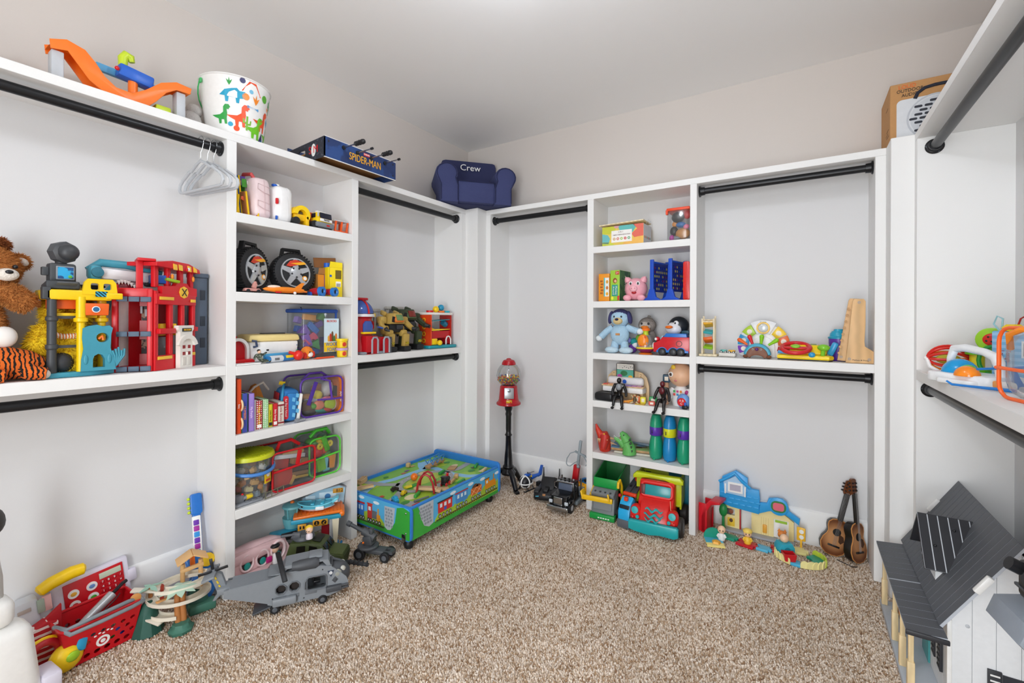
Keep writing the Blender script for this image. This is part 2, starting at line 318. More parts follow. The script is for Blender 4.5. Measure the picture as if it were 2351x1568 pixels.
# ---------------------------------------------------------------- ceiling lamp (just outside the frame) and an added fill globe
def lamp(label,x,y,e):
    t=thing('ceiling_light',label,'light',(x,y,ZC),0,'flush ceiling lights')
    la(t,'base','white',[(0,0),(.07,0),(.075,-.012),(.03,-.022),(.02,-.03),(0,-.03)])
    la(t,'glass_globe',emis('eef5ff',e),[(.02,-.028),(.06,-.04),(.095,-.07),(.108,-.11),(.1,-.15),(.07,-.185),(.03,-.203),(0,-.206)])
lamp('round white flush ceiling light over the toy room',-.82,1.27,LAMP_E)
lamp('unseen white globe added as fill light behind the camera',-.25,-.7,LAMP_FILL_E)  # second globe added as fill from the camera side, not a known fixture
# ================================================================ left wall, top shelf and upper rod
ZT=2.1235
def hanger(label,y,a):
    t=thing('clothes_hanger',label,'hanger',(-2.24,y,2.063),a,'grey clothes hangers');m=M('lgrey',.7)
    tb(t,'hook',chrome(),[(-.018,0,-.024),(-.0215,0,-.006)]+[(.0225*math.cos(q),0,.0225*math.sin(q)-.002)for q in [PI-i*PI/9 for i in range(10)]]+[(.022,0,-.014),(.014,0,-.036),(.003,0,-.05),(0,0,-.085)],.0016)
    p=[(0,-.088),(.03,-.10),(.075,-.128),(.085,-.126),(.14,-.158),(.163,-.178),(.168,-.196),(.158,-.212),(.14,-.215)]
    pts=[(x,0,z)for x,z in p]+[(-x,0,z)for x,z in reversed(p[1:])]
    tb(t,'body',m,pts,.0062,8,True)
hanger('grey clothes hanger farthest from the cubbies on the upper rod',.92,.1)
hanger('middle of the three grey hangers on the upper rod',.947,.13)
hanger('grey clothes hanger nearest the cubby divider on the upper rod',.972,.16)

t=thing('race_track','orange toy car ramp track with grey supports on the top shelf','toy track',(-2.25,.44,ZT),RL)
top=[(.005,.145),(.05,.165),(.10,.152),(.131,.117),(.156,.079),(.19,.052),(.24,.05),(.284,.083),(.336,.135),(.391,.161),(.447,.157)]
low=[(.442,.13),(.391,.127),(.355,.10),(.32,.05),(.29,.016),(.24,.008),(.19,.008),(.15,.02),(.112,.045),(.082,.086),(.053,.125),(.008,.113)]
for y0 in (-.005,.06):pz(t,'side_wall','orange',top+low,y0,y0+.006,bev=.002)
g=G();mid=[(x,z-.02)for x,z in top]
for (x0,z0),(x1,z1)in zip(mid,mid[1:]):g.add([(x0,0,z0),(x1,0,z1),(x1,.062,z1),(x0,.062,z0)],[(0,1,2,3)])
obj('track_bed',g,'orange',t)
for x0,zz in ((.012,.118),(.395,.128)):bx(t,'support','lgrey',(x0+.017,.03,zz/2),(.034,.045,zz),.004)
bx(t,'launcher','blue',(.262,.04,.135),(.115,.05,.05),.008,(0,.12,0));bx(t,'launcher_arm','lblue',(.25,.085,.14),(.20,.02,.03),.004,(0,.05,0))
tb(t,'lever','lime',[(.225,.05,.16),(.226,.05,.20),(.235,.05,.215),(.25,.05,.212),(.255,.05,.195)],[.014,.017,.018,.016,.01],12)
cy(t,'post','orange',(.255,.04,.02),(.255,.04,.12),.016);sp(t,'button','red',(.197,.012,.135),.008);bx(t,'gate','lime',(.35,.035,.025),(.055,.05,.045),.006)

t=thing('toy_bucket','white metal bucket printed with dinosaurs, green wire handle','bucket',(-2.315,1.10,ZT),RL);BR0,BR1,BH=.115,.148,.262
la(t,'pail',M('white',.3),[(BR0-.01,.001),(BR0,.004),(BR1,BH),(BR1+.005,BH+.003),(BR1+.003,BH+.008),(BR1-.006,BH+.003),(BR0-.004,.01),(0,.008)],n=40)
def decal(t,col,pts,a,z,s,name='print',flip=1):
    g=G();vs=[]
    for x,y in pts:
        zz=z+y*s;r=BR0+(BR1-BR0)*(zz/BH)+.0012;an=-PI/2+a+flip*x*s/r;vs.append((r*math.cos(an),r*math.sin(an),zz))
    g.add(vs,[tuple(range(len(vs)))]);return obj(name,g,M(col,.4),t,flat=True)
DINO=[(-1,-.1),(-.7,-.3),(-.35,-.45),(-.3,-.9),(-.1,-.9),(-.08,-.5),(.15,-.5),(.2,-.9),(.4,-.9),(.38,-.35),(.45,.1),(.4,.5),(.6,.48),(.62,.62),(.75,.7),(.6,.95),(.3,.95),(.12,.7),(.1,.2),(-.2,-.05),(-.6,-.1)]
TRI=[(-1,-.2),(-.6,.25),(-.1,.4),(.3,.5),(.5,.3),(.95,.35),(.75,.05),(.9,-.2),(.5,-.3),(.45,-.7),(.25,-.7),(.2,-.3),(-.3,-.3),(-.35,-.7),(-.55,-.7),(-.6,-.25)]
CACT=[(-.12,-1),(.12,-1),(.12,-.3),(.5,-.2),(.55,.4),(.38,.4),(.34,0),(.12,-.05),(.12,.9),(-.12,.9),(-.12,.1),(-.34,.15),(-.38,.5),(-.55,.5),(-.5,-.1),(-.12,-.2)]
VOLC=[(-1,-.6),(-.35,.5),(.35,.5),(1,-.6)];LEAF=[(0,-.8),(.35,-.2),(.6,.5),(.15,.1),(0,.9),(-.15,.1),(-.6,.5),(-.35,-.2)]
BONE=[(-.9,-.25),(-.6,-.1),(.6,-.1),(.9,-.25),(1,0),(.9,.25),(.6,.1),(-.6,.1),(-.9,.25),(-1,0)];BLOB=circ(0,0,.8,12);FIR=[(-.7,-.9),(0,.95),(.7,-.9)]
for c,s,a,z,k,f in [('1d9fc4',TRI,-.52,.185,.042,1),('e8501e',VOLC,.05,.235,.035,1),('5cb531',BLOB,.55,.213,.017,1),('e8501e',DINO,-.30,.095,.042,1),('e8501e',DINO,.56,.105,.042,1),
    ('6cc01f',DINO,.28,.062,.044,1),('6cc01f',DINO,1.0,.055,.035,1),('7ab83a',CACT,-.06,.07,.026,1),('f08a24',LEAF,.2,.185,.022,1),('f08a24',BLOB,-.14,.185,.015,1),('5b9fd0',BONE,.12,.145,.022,1),
    ('303060',FIR,.62,.03,.018,1),('1d9fc4',LEAF,.95,.12,.022,1),('2f9e45',LEAF,-.62,.235,.016,1),('303060',BLOB,-.25,.252,.012,1),('e8501e',BLOB,-.4,.035,.012,1),('2f9e45',CACT,.98,.2,.03,1),('f08a24',LEAF,.82,.18,.013,1),('2f9e45',DINO,-.86,.09,.036,1),('1d9fc4',BLOB,-.6,.05,.01,1),('7ac0e0',BLOB,.02,.215,.009,1),('6cc01f',BLOB,.42,.09,.009,1),('1d9fc4',LEAF,.7,-.0+.012,.014,1)]:decal(t,c,s,a,z,k*1.3,flip=f)
tb(t,'handle','43b566',[((BR1+.008)*math.cos(q),.13*math.sin(q)*.8,BH-.025-.13*math.sin(q))for q in [i*PI/18 for i in range(19)]],.003)
for s in (-1,1):bx(t,'handle_ear','43b566',(s*(BR1+.004),0,BH-.02),(.008,.02,.022),.003)
t=thing('plush_toy','small pale grey plush toy tucked behind the dinosaur bucket','plush toy',(-2.375,.935,ZT),RL)
sp(t,'body',fuzzy('b9b5b1'),(0,0,.055),(.045,.045,.056));sp(t,'head',fuzzy('b9b5b1'),(.012,.0,.115),(.034,.034,.03))

t=thing('tabletop_foosball','blue tabletop foosball game box overhanging the top shelf','table game',(-2.09,1.43,ZT),RL)
LF,DF,HF=.487,.34,.108;navy=M('27406f',.45)
g=G().prism(rrect(0,0,LF,HF,.008),0,.006);fr=obj('front_panel',g,banded('24457f','1b3162',7,'noise',thr=.5,detail=5),t)
bx(t,'rear_panel',navy,(LF/2,DF-.004,HF/2),(LF,.008,HF));pz(t,'end_panel',banded('2a2d38','4a4e5c',60,'noise',thr=.62),[(0,0),(DF,0),(DF,HF*.8),(0,HF)],.0,.006,[rrect(.17,.03,.23,.065,.01)],plane='yz');bx(t,'end_panel',navy,(LF-.003,DF/2,HF/2),(.006,DF-.012,HF-.002))
bx(t,'playfield',M('kraft',.8),(LF/2,DF/2,.045),(LF-.012,DF-.012,.006));
for z in (.0,HF):bx(t,'edge_trim','white',(LF/2,.003,z),(LF,.0075,.003))
for i,(xx,big)in enumerate(((.115,1),(.205,0),(.30,1),(.40,0))):
    r=cy(t,'player_rod',chrome(),(xx,.30,HF-.028),(xx,-.115,HF-.028),.004,n=10)
    la(t,'bushing','black',[(0,0),(.011,0),(.011,.006),(0,.006)],(xx,-.001,HF-.028),14,(PI/2,0,0))
    if big:la(r,'handle_grip',M('black',.5),[(0,0),(.011,0),(.013,.006),(.009,.012),(.013,.02),(.010,.028),(.014,.036),(.011,.046),(.014,.055),(.012,.068),(.006,.074),(0,.075)],(xx,-.10,HF-.028),16,(PI/2,0,0))
    else:la(r,'end_cap','black',[(0,0),(.007,0),(.007,.014),(0,.015)],(xx,-.115,HF-.028),12,(PI/2,0,0))
for xx,zz in ((.025,.086),(LF-.022,.09),(LF-.022,.022)):sp(t,'screw','black',(xx,0,zz),(.005,.003,.005),8)
tx(t,'SPIDER-MAN',.058,(.262,-.001,.048),'f5b321',(PI/2,.0,0),sx=.68);bx(t,'badge','red',(.27,-.0005,.087),(.042,.002,.016));tx(t,'MARVEL',.012,(.27,-.0022,.087),'white')
o=tx(t,'S M',.055,(-.001,.095,.05),'red',(PI/2,0,-PI/2));sp(t,'emblem','white',(-.0005,.095,.05),(.001,.02,.034),12)

t=thing('kids_armchair','navy blue fabric child armchair embroidered Crew, on the corner top','armchair',(-2.15,2.755,ZT),.84)
nv=cloth('2c3157');nv2=cloth('39406b')
bx(t,'base',nv,(0,.03,.06),(.43,.34,.118),.02);bx(t,'backrest',nv,(0,.165,.225),(.45,.10,.41),.035,(-.12,0,0))
bx(t,'seat_cushion',nv2,(0,-.01,.135),(.29,.30,.05),.02);bx(t,'seat_front',nv2,(0,-.155,.09),(.28,.05,.16),.018)
for s in (-1,1):
    a=pz(t,'armrest',nv2,[(s*.20-.065,.005),(s*.20+.065,.005),(s*.20+.065,.13)]+[(s*.22+.082*math.cos(q),.215+.075*math.sin(q))for q in [-.6+i*(PI+1.2)/12 for i in range(13)]]+[(s*.20-.065,.13)],-.19,.16,bev=.012)
    tb(a,'piping',cloth('20254a'),[(s*.20+.06,-.1915,.02),(s*.20+.06,-.1915,.13)]+[(s*.22+.072*math.cos(q),-.1915,.215+.066*math.sin(q))for q in [-.5+i*(PI+1.0)/12 for i in range(13)]]+[(s*.20-.06,-.1915,.13),(s*.20-.06,-.1915,.02)],.003,6)
tb(t,'piping',cloth('20254a'),[(-.13,-.182,.165),(.13,-.182,.165)],.003,6)
o=tx(t,'Crew',.072,(.0,.098,.355),'white',(PI/2-.12,0,0));

t=thing('cardboard_box','brown cardboard carton printed with a grey outdoor speaker','box',(.352,2.79,ZT),0)
kr=M('kraft',.85,0,.05,80,.05);bx(t,'carton',kr,(.15,.15,.143),(.30,.28,.285),.002,seg=1)
for x in (.0,.3):pass
pz(t,'printed_panel',M('d3d6da',.6),rrect(.024,.0,.292,.205,.02),.0082,.0098)
g=G().prism(circ(.165,.105,.105,36),.0072,.0080,[circ(.165,.105,.098,36)]);obj('printed_ring',g,M('b9bdc4',.6),t)
pz(t,'printed_grille',M('c5c9cf',.6),circ(.165,.105,.092,32),.0062,.0080)
for r in range(9):
    for c in range(5):
        x=.165+(c-2)*.036+(r%2)*.018-.009;z=.105+(r-4)*.0185
        if math.hypot(x-.165,z-.105)<.084:pz(t,'printed_slot',M('262a36',.6),rrect(x-.0145,z-.0055,x+.0145,z+.0055,.0054,3),.0054,.0070)
tb(t,'printed_handle',M('1c2030',.7),[(.09,.0085,.20),(.10,.0085,.225),(.125,.0085,.243),(.16,.0085,.248),(.25,.0085,.248),(.285,.0085,.232)],.0075,8)
tx(t,'LOUD',.026,(.062,.0088,.266),'e0692a',sx=.9);tx(t,'OUTDOOR\nAUDIO',.021,(.072,.0088,.236),'2a2522',sx=.9)
for q,z in enumerate((.06,.075,.09,.2)):bx(t,'printed_line',M('6b4c2e',.8),(-.0003,.08+.02*(q%2),z),(.001,.06,.003))

# ================================================================ left wall, long shelf beside the cubbies
ZMID=ZM+.001
t=thing('teddy_bear','large tan teddy bear with white muzzle and paw pads on the left shelf','plush toy',(-2.335,.235,ZMID+.008),RL)
fz=fuzzy('b9783c');fz2=fuzzy('8a4a1e');wf=fuzzy('e4dcd2')
fb=M('b9783c',.9,0,0,60,.25);h_=[]
h_.append((sp(t,'body',fz,(.045,.02,.155),(.085,.08,.15)),5000));h_.append((sp(t,'head',fz,(.088,.0,.375),(.072,.066,.07)),5000));sp(t,'muzzle',wf,(.115,-.06,.352),(.03,.022,.022));sp(t,'nose','black',(.118,-.081,.36),(.010,.006,.007))
for x,zz in ((.085,.388),(.135,.38)):sp(t,'eye','black',(x,-.058,zz),.007)
e=sp(t,'ear',fz2,(.108,.01,.455),(.026,.016,.027));fur(t,e,M('8a4a1e',.9,0,0,60,.25),900,.014,seed=5);e=sp(t,'ear',fz,(.156,.01,.405),(.03,.016,.024),rot=(0,.5,0));h_.append((e,900));sp(e,'ear_lining',fuzzy('cfc4b8'),(.160,-.006,.403),(.018,.008,.014),rot=(0,.5,0))
h_.append((tb(t,'arm',fz,[(.09,-.02,.30),(.13,-.03,.285),(.165,-.035,.255),(.18,-.035,.24)],[.034,.036,.034,.022],14),3000))
tb(t,'leg',fz,[(.05,-.02,.06),(.08,-.06,.07),(.095,-.09,.09)],[.05,.045,.042],14);sp(t,'paw_pad',M('e9e4df',.6),(.105,-.09,.14),(.032,.03,.036))
bx(t,'bow',cloth('black'),(.11,-.085,.062),(.06,.02,.03),.01,(0,.3,0))
for i,(o,k)in enumerate(h_):fur(t,o,fb,k,.014,.0016,seed=i)
t=thing('plush_bird','shaggy yellow plush bird slumped behind the underwater playset','plush toy',(-2.345,.505,ZMID+.006),RL)
yf=fuzzy('e6c51e')
la(t,'body',yf,[(0,0),(.09,.0),(.105,.03),(.098,.09),(.078,.15),(.05,.19),(0,.2)],n=24);sp(t,'head',yf,(.01,-.005,.235),(.068,.06,.085));tb(t,'wing',yf,[(-.05,-.04,.17),(-.075,-.06,.11),(-.07,-.07,.05)],[.03,.034,.02],12)
tb(t,'collar',banded('f0ece4','e07830',40,'wave',1),[(-.05,-.062,.15),(-.02,-.082,.138),(.02,-.082,.14),(.06,-.062,.145)],.011,8)
yb=M('e6c51e',.9,0,0,60,.2)
for i,o in enumerate([c for c in t.children if c.name.split('.')[0]in ('body','head','wing')]):fur(t,o,yb,5000 if i<2 else 1500,.022,.002,seed=i+20)
t=thing('plush_tiger','orange plush tiger with black stripes lying on the shelf','plush toy',(-2.245,.345,ZMID),RL)
tg=banded('16120f','d8661e',26,'wave',5,.95,'X',.36)
tb(t,'body',tg,[(-.12,0,.05),(-.08,0,.062),(0,0,.06),(.05,0,.052),(.085,0,.045)],[.03,.052,.056,.048,.03],16)
for x in (-.06,.035):tb(t,'leg',tg,[(x,-.02,.045),(x+.015,-.05,.026),(x+.05,-.06,.021)],[.03,.026,.02],12)
for x in (.075,.105):sp(t,'paw',fuzzy('ece4da'),(x,-.05+(x-.075)*2,.019),(.022,.018,.018))
sp(t,'tail_tuft',fuzzy('ece4da'),(.115,.03,.06),(.03,.02,.02))

t=thing('ocean_playset','teal, yellow and charcoal underwater rescue playset with shark mouth','playset',(-2.21,.435,ZMID),RL)
tl=M('3f93a8',.45);ye=M('f0c808',.35);ch=M('3d4044',.5)
pz(t,'base',tl,[(0,0),(.11,-.005),(.19,.03),(.19,.18),(0,.18)],0,.018,plane='xy',bev=.003)
for x,y in ((.014,.012),(.10,.14)):la(t,'post',ch,[(0,.018),(.014,.018),(.013,.10),(.017,.105),(.017,.118),(.013,.12),(.013,.20),(.017,.205),(.017,.215),(.013,.22),(.013,.28),(0,.28)],(x,y,0),16)
for x,y in ((.088,.004),(.158,.05)):la(t,'post',ye,[(0,.018),(.012,.018),(.012,.195),(.02,.2),(.02,.212),(.014,.215),(.014,.29),(0,.29)],(x,y,0),16)
for z in (.11,.215):bx(t,'rail',ch,(.057,.02,z),(.08,.008,.01))
bx(t,'deck',ye,(.085,.07,.296),(.18,.15,.036),.006);bx(t,'deck_corner',ch,(-.002,.01,.3),(.022,.03,.044),.004)
f=pz(t,'grate',ye,[(.088,.30),(.19,.30),(.185,.345),(.175,.358),(.105,.358),(.095,.345)],-.008,.006,[rrect(.112,.318,.136,.342,.006),rrect(.148,.318,.172,.342,.006)]);bx(t,'hazard_sticker',banded('black','2aa3c0',55,'wave',0,.5,'DIAGONAL'),(.142,-.0095,.302),(.034,.002,.02))
bx(t,'bumper',ye,(.18,-.004,.296),(.05,.016,.024),.004)
bx(t,'bin',M('ea641c',.45),(.127,.02,.245),(.075,.05,.045),.004,taper=(1.06,1.04));bx(t,'bin',M('d85a18',.45),(.052,.05,.262),(.085,.05,.034),.004);la(t,'sticker','white',[(0,0),(.012,0),(.012,.002),(0,.002)],(.127,-.0075,.245),16,(PI/2,0,0));la(t,'sticker','2b6a9a',[(0,0),(.009,0),(.009,.002),(0,.002)],(.127,-.009,.245),16,(PI/2,0,0));bx(t,'rail',ye,(.075,.035,.222),(.13,.02,.018),.003)
r=pz(t,'reef_wall',tl,[(.085,.018),(.185,.018),(.178,.06),(.168,.10),(.17,.15),(.175,.175),(.165,.185),(.145,.182),(.13,.188),(.105,.183),(.09,.175),(.088,.14),(.092,.1),(.086,.06)],-.012,.012,[circ(.145,.14,.018,14),[(.118,.03),(.152,.03),(.152,.06),(.145,.075),(.133,.08),(.122,.073),(.118,.06)]]);
for i in range(5):tb(t,'coral_branch',tl,[(.185,-.005,.03),(.18+.007*i,-.012,.07),(.182+.009*(i-1),-.014,.09+.006*(i%3))],.004,6)
for x,z in ((.098,.06),(.165,.06)):sp(t,'shell_relief',tl,(x,-.012,z),(.007,.004,.018))
sp(t,'rock',M('2d2f33',.6),(.045,.06,.05),(.04,.05,.042));tb(t,'starfish','orange',[(.137,.0,.135),(.146,-.004,.146),(.15,-.002,.132)],.006,6)
bx(t,'console',ch,(.045,.05,.325),(.09,.07,.03),.006,(-.2,0,0));bx(t,'keypad',M('55595e',.5),(.052,.014,.333),(.055,.03,.006),.002,(-.55,0,0))
bx(t,'monitor',ch,(.05,.07,.375),(.072,.05,.072),.008);bx(t,'screen_bezel',M('8a9299',.3),(.055,.043,.376),(.05,.006,.05),.003);bx(t,'screen',banded('2aa5d8','174a80',25,'noise',thr=.45),(.055,.0395,.376),(.041,.003,.041));sp(t,'screen_dot','5fae3c',(.067,.038,.363),(.006,.002,.006),10)
bx(t,'clip',ch,(.005,.06,.38),(.018,.02,.03),.003);cy(t,'neck',ch,(.05,.075,.405),(.05,.075,.425),.016)
la(t,'periscope',M('47494d',.55),[(0,-.03),(.03,-.03),(.04,-.02),(.04,.01),(.03,.02),(.0,.02)],(.055,.06,.452),8,(PI/2,0,.35));sp(t,'lens',M('3a3c40',.45),(.062,.035,.452),(.03,.025,.03))
o=thing('shark_head','teal and white hammerhead shark toy head with open red mouth','toy',(-2.345,.57,ZMID),RL);wh=M('eceaec',.35)
tb(o,'neck',wh,[(.115,.02,.0),(.115,.02,.15),(.105,.01,.24),(.095,-.01,.33)],[.05,.05,.055,.05],16)
bx(o,'hammer',wh,(.12,-.01,.385),(.19,.06,.05),.02,(0,.05,0));tb(o,'crest',tl,[(.0,-.01,.40),(.04,-.01,.432),(.12,-.01,.43),(.24,-.01,.405)],[.012,.016,.016,.012],10);bx(o,'eye_pod',tl,(.018,-.02,.39),(.042,.06,.062),.018);la(o,'eye',M('2f7488',.4),[(0,0),(.02,0),(.018,.006),(0,.008)],(.02,-.05,.39),16,(PI/2,0,0))
tb(o,'throat',tl,[(.055,-.005,.25),(.068,-.015,.3),(.085,-.02,.345)],[.026,.03,.018],12)
sp(o,'mouth',M('7a0f1c',.4),(.10,-.058,.325),(.036,.016,.04),rot=(0,.5,0))
for i in range(6):la(o,'tooth','white',[(0,.018),(.008,0),(0,0)],(.078+.010*i,-.074,.362+.004*i-.0035*i*i*.4),8,(PI,0,0))
for i in range(3):la(o,'tooth','white',[(0,.018),(.009,0),(0,0)],(.082+.012*i,-.07,.288-.002*i),8)
bx(o,'side_fin',M('2a2d33',.5),(.2,-.02,.36),(.05,.03,.03),.01);bx(o,'gantry','black',(.0,.06,.32),(.14,.03,.05),.004)

t=thing('fire_station','red toy fire station playset with white doors and slate tower','playset',(-2.20,.735,ZMID),RL);rd=M('cc1420',.35);rd2=M('a50f1a',.4);sl=M('4a5f74',.5);yl=M('f2c23a',.4)
def wing(ang,flip):
    e=Matrix.Rotation(ang,4,'Z');return e
def WB(name,m,c,d,ang,bev=.003,rot=None):return obj(name,G().box(c,d,bev,rot),m,t,rot=(0,0,ang))
A1=PI+.5*-1+.0   # left wing runs back to the left
W1,W2=.117,.22
aL=.52;aR=.55
# left wing: local u from hinge to the left (-x), rotated back
for u in (-.008,-W1):WB('post',rd,(u,0,.165 if u>-.05 else .1725),(.018,.022,.33 if u>-.05 else .345),-aL)
for z in (.012,.150,.288):
    WB('floor_slab',rd,(-W1/2,.045,z),(W1,.10,.014),-aL)
    for i in range(3):WB('slate_tile',sl,(-.02-i*.037,-.012,z),(.034,.008,.02),-aL,.0015)
for z0,col in ((.02,1),(.158,0)):
    o=obj('back_wall',G().prism(rect(-W1,z0,0,z0+.125),.088,.094,[rect(-W1+.03,z0+.045,-.03,z0+.105)]),rd2,t,rot=(0,0,-aL))
    obj('window_print',G().box((-W1/2,.098,z0+.075),(.07,.004,.07)),banded('211a1a','8a6a58',45,'noise',thr=.55),t,rot=(0,0,-aL))
for i in range(4):obj('print',G().box((-.04-i*.015,.0865,.235+.012*(i%2)),(.008,.002,.03),.002),M('8e9196',.4),t,rot=(0,0,-aL))
WB('parapet',rd,(-W1/2,.0,.315),(W1,.016,.035),-aL)
# right wing: facade towards the room
def RW(name,m,c,d,bev=.003):return obj(name,G().box(c,d,bev),m,t,rot=(0,0,aR))
for u,z1 in ((.008,.325),(.085,.29),(.15,.29),(W2-.006,.30)):RW('post',rd,(u,0,z1/2),(.018,.02,z1))
obj('facade',G().prism(rect(0,0,W2,.06),-.012,.0),rd,t,rot=(0,0,aR))
RW('sill',rd,(.05,-.01,.16),(.085,.03,.022));RW('sill',rd,(.205,-.01,.165),(.03,.03,.02));RW('lintel',rd,(W2/2,0,.292),(W2,.03,.045))
RW('floor_slab',rd2,(W2/2,.05,.15),(W2,.1,.01));RW('floor_slab',rd2,(W2/2,.05,.01),(W2,.1,.012));RW('floor_slab',rd2,(W2/2,.05,.285),(W2,.1,.01))
obj('back_wall',G().prism(rect(0,0,W2,.28),.096,.10,[rect(.06,.19,.1,.25),rect(.13,.03,.2,.13)]),rd2,t,rot=(0,0,aR))
for x,wd,z in ((.045,.075,.05),(.20,.032,.055),(.05,.075,.295),(.198,.03,.29)):RW('stripe_sticker',yl,(x,-.0175 if z>.2 else -.0145,z),(wd,.002,.013),.0005)
obj('pediment',G().prism([(.03,.31),(W2+.005,.31),(W2+.005,.345),(.18,.35),(.165,.365),(.11,.365),(.10,.35),(.03,.345)],-.014,.006),rd,t,rot=(0,0,aR))
for u in (.02,.085,.155,.215):RW('upper_post',rd,(u,.01,.385),(.02,.018,.09))
obj('roof',G().prism([(-.005,.425),(.24,.415),(.235,.432),(.17,.452),(.08,.455),(-.005,.44)],-.02,.105,bev=.003),rd,t,rot=(0,0,aR));obj('roof',G().box((-.02,.05,.448),(.06,.11,.012),.004),rd,t,rot=(0,0,-aL+.3))
for u in (-.04,):obj('upper_post',G().box((u,.03,.385),(.022,.02,.115),.002),rd,t,rot=(0,0,-aL+.3))
for i,u in enumerate((.09,.12,.17,.205)):obj('roof_sticker',G().prism([(u-.009,.418),(u+.011,.417),(u+.008,.440-.008*(i==3)),(u-.012,.443)],-.0225,-.020),yl,t,rot=(0,0,aR))
la_=obj('crest',G().lathe([(0,0),(.026,0),(.026,.003),(0,.004)],(.145,-.0145,.325),8,(PI/2,0,0)),yl,t,rot=(0,0,aR));obj('crest_print',G().box((.145,-.019,.325),(.004,.001,.04),0,(0,.7,0)).box((.145,-.019,.325),(.004,.001,.04),0,(0,-.7,0)),'black',t,rot=(0,0,aR))
for u in (.09,.21):obj('lantern',G().ell((u,-.008,.388),(.006,.006,.013),10),M('e88a20',.3),t,rot=(0,0,aR))
for u,z in ((.155,.425),(.165,.428)):obj('roof_lamp',G().ell((u,-.021,z),(.008,.004,.008),10),'white' if u>.16 else 'red',t,rot=(0,0,aR))
of=M('e9e6df',.45)
d=obj('door_frame',G().prism([(.10,0),(.17,0),(.17,.155),(.178,.165),(.178,.182),(.09,.182),(.09,.165),(.10,.155)],-.036,-.016),of,t,rot=(0,0,aR))
obj('arch',G().prism(arcpts((.135,.085),.058,.25,PI-.25,10,lambda x,z:(x,z))+arcpts((.135,.085),.04,PI-.25,.25,10,lambda x,z:(x,z)),-.046,-.034),of,t,rot=(0,0,aR))
obj('sign_panel',G().box((.136,-.0375,.163),(.052,.003,.014)),'black',t,rot=(0,0,aR));q=tx(t,'FIRE STATION',.0105,(0,0,0),'f2c23a',sx=.62);q.matrix_local=Matrix.Rotation(aR,4,'Z')@Matrix.Translation((.136,-.0398,.163))@Matrix.Rotation(PI/2,4,'X')@Matrix.Diagonal((.62,1,1,1))
for sx_ in (-1,1):
    for zz in (.062,.09):obj('door_window',G().box((.135+sx_*.015,-.0365,zz),(.014,.002,.014)),'dred',t,rot=(0,0,aR))
    obj('door_leaf_panel',G().box((.135+sx_*.015,-.0365,.028),(.02,.003,.035),.001),M('dcd8cf',.5),t,rot=(0,0,aR))
obj('door_handle',G().box((.135,-.039,.06),(.004,.006,.014),.001),of,t,rot=(0,0,aR))
bx(t,'tower',M('4a5868',.5),(.225,.165,.2),(.06,.06,.40),.004);bx(t,'tower_cap',M('4a5868',.5),(.225,.165,.41),(.068,.068,.02),.004)
for zz in (.10,.2,.32):bx(t,'tower_window',M('262f3a',.6),(.235,.134,zz),(.02,.003,.045),.001)
bx(t,'walkway','yellow',(.075,.085,.165),(.06,.05,.05),.003);o=bx(t,'slide_platform','blue',(.045,.07,.375),(.06,.05,.035),.003);bx(t,'slide_ramp',M('8aa81c',.4),(.08,.05,.372),(.05,.05,.012),.003,(0,.2,0))
# ================================================================ left cubbies, first row
z=ZA+.001
t=thing('cloth_book','colourful soft cloth baby book standing beside the pale pink case','book',(-2.22,1.062,z),RL)
for i,(m,x,a,h,dp)in enumerate([(cloth('yellow'),.012,.05,.10,.02),(cloth('8fc0e4'),.026,-.12,.135,.03),(cloth('2f62b8'),.05,-.10,.20,.05),(cloth('a86a3c'),.062,-.14,.12,.012),(cloth('5ab84a'),.072,.0,.165,.06),(cloth('c81c1c'),.098,.10,.115,-.0)]):
    p=obj('page',G().box((0,.09,h/2),(.013,.18,h),.005),m,t,loc=(x,dp,0),rot=(0,a,.12));obj('page_edge',G().tube([(0,.0,.004),(0,-.002,h-.004),(0,.09,h),(0,.17,h)],.0045,6),cloth('f3c818'),p)
bx(t,'patch',cloth('4f9e3c'),(.055,.045,.165),(.022,.004,.04),.001,(0,-.1,0));bx(t,'patch',cloth('58408e'),(.045,.046,.185),(.03,.004,.02),.001,(0,-.1,0));tx(t,'b',.025,(.07,.038,.168),'white')
la(t,'print','e05a28',[(0,0),(.012,0),(0,.001)],(.04,.022,.085),5,(PI/2,0,0))
t=thing('toy_case','pale pink hard toy suitcase with red handle, standing between cloth book and white case','case',(-2.215,1.185,z),RL+.12)
pk=M('ecd6d8',.35);bx(t,'shell',pk,(0,.095,.1),(.09,.19,.20),.028,(0,-.05,0),seg=3);tb(t,'handle','d04a4a',[(-.02,.05,.2),(-.03,.05,.215),(-.035,.1,.22),(-.02,.14,.20)],.009,8)
for zz in (.06,.14):tb(t,'strap_relief',M('d9bfc2',.4),[(-.03,.0,zz),(0,-.004,zz-.014),(.035,.001,zz-.016),(.046,.03,zz-.01),(.046,.03,zz+.02),(.03,-.001,zz+.018),(-.03,.0,zz+.025),(-.03,.0,zz)],.0016,6)
tb(t,'seam',M('d9bfc2',.4),[(.006,-.002,.012),(.003,-.003,.1),(0,-.001,.188)],.0014,6)
t=thing('toy_case','glossy white toy doctor case with red latch beside the pink suitcase','case',(-2.215,1.297,z),RL+.1)
bx(t,'shell',M('f3f3f3',.18),(0,.095,.094),(.098,.19,.186),.03,seg=3);bx(t,'latch','red',(-.049,.0,.10),(.012,.014,.03),.004);bx(t,'knob','blue',(-.028,.05,.19),(.025,.02,.012),.004);bx(t,'knob','white',(-.015,.05,.193),(.018,.02,.012),.004);bx(t,'hinge','blue',(-.048,.005,.018),(.008,.012,.02),.003);tb(t,'seam',M('dcdcdc',.3),[(.012,.0,.015),(.012,-.001,.1),(.008,.004,.182)],.0013,6)
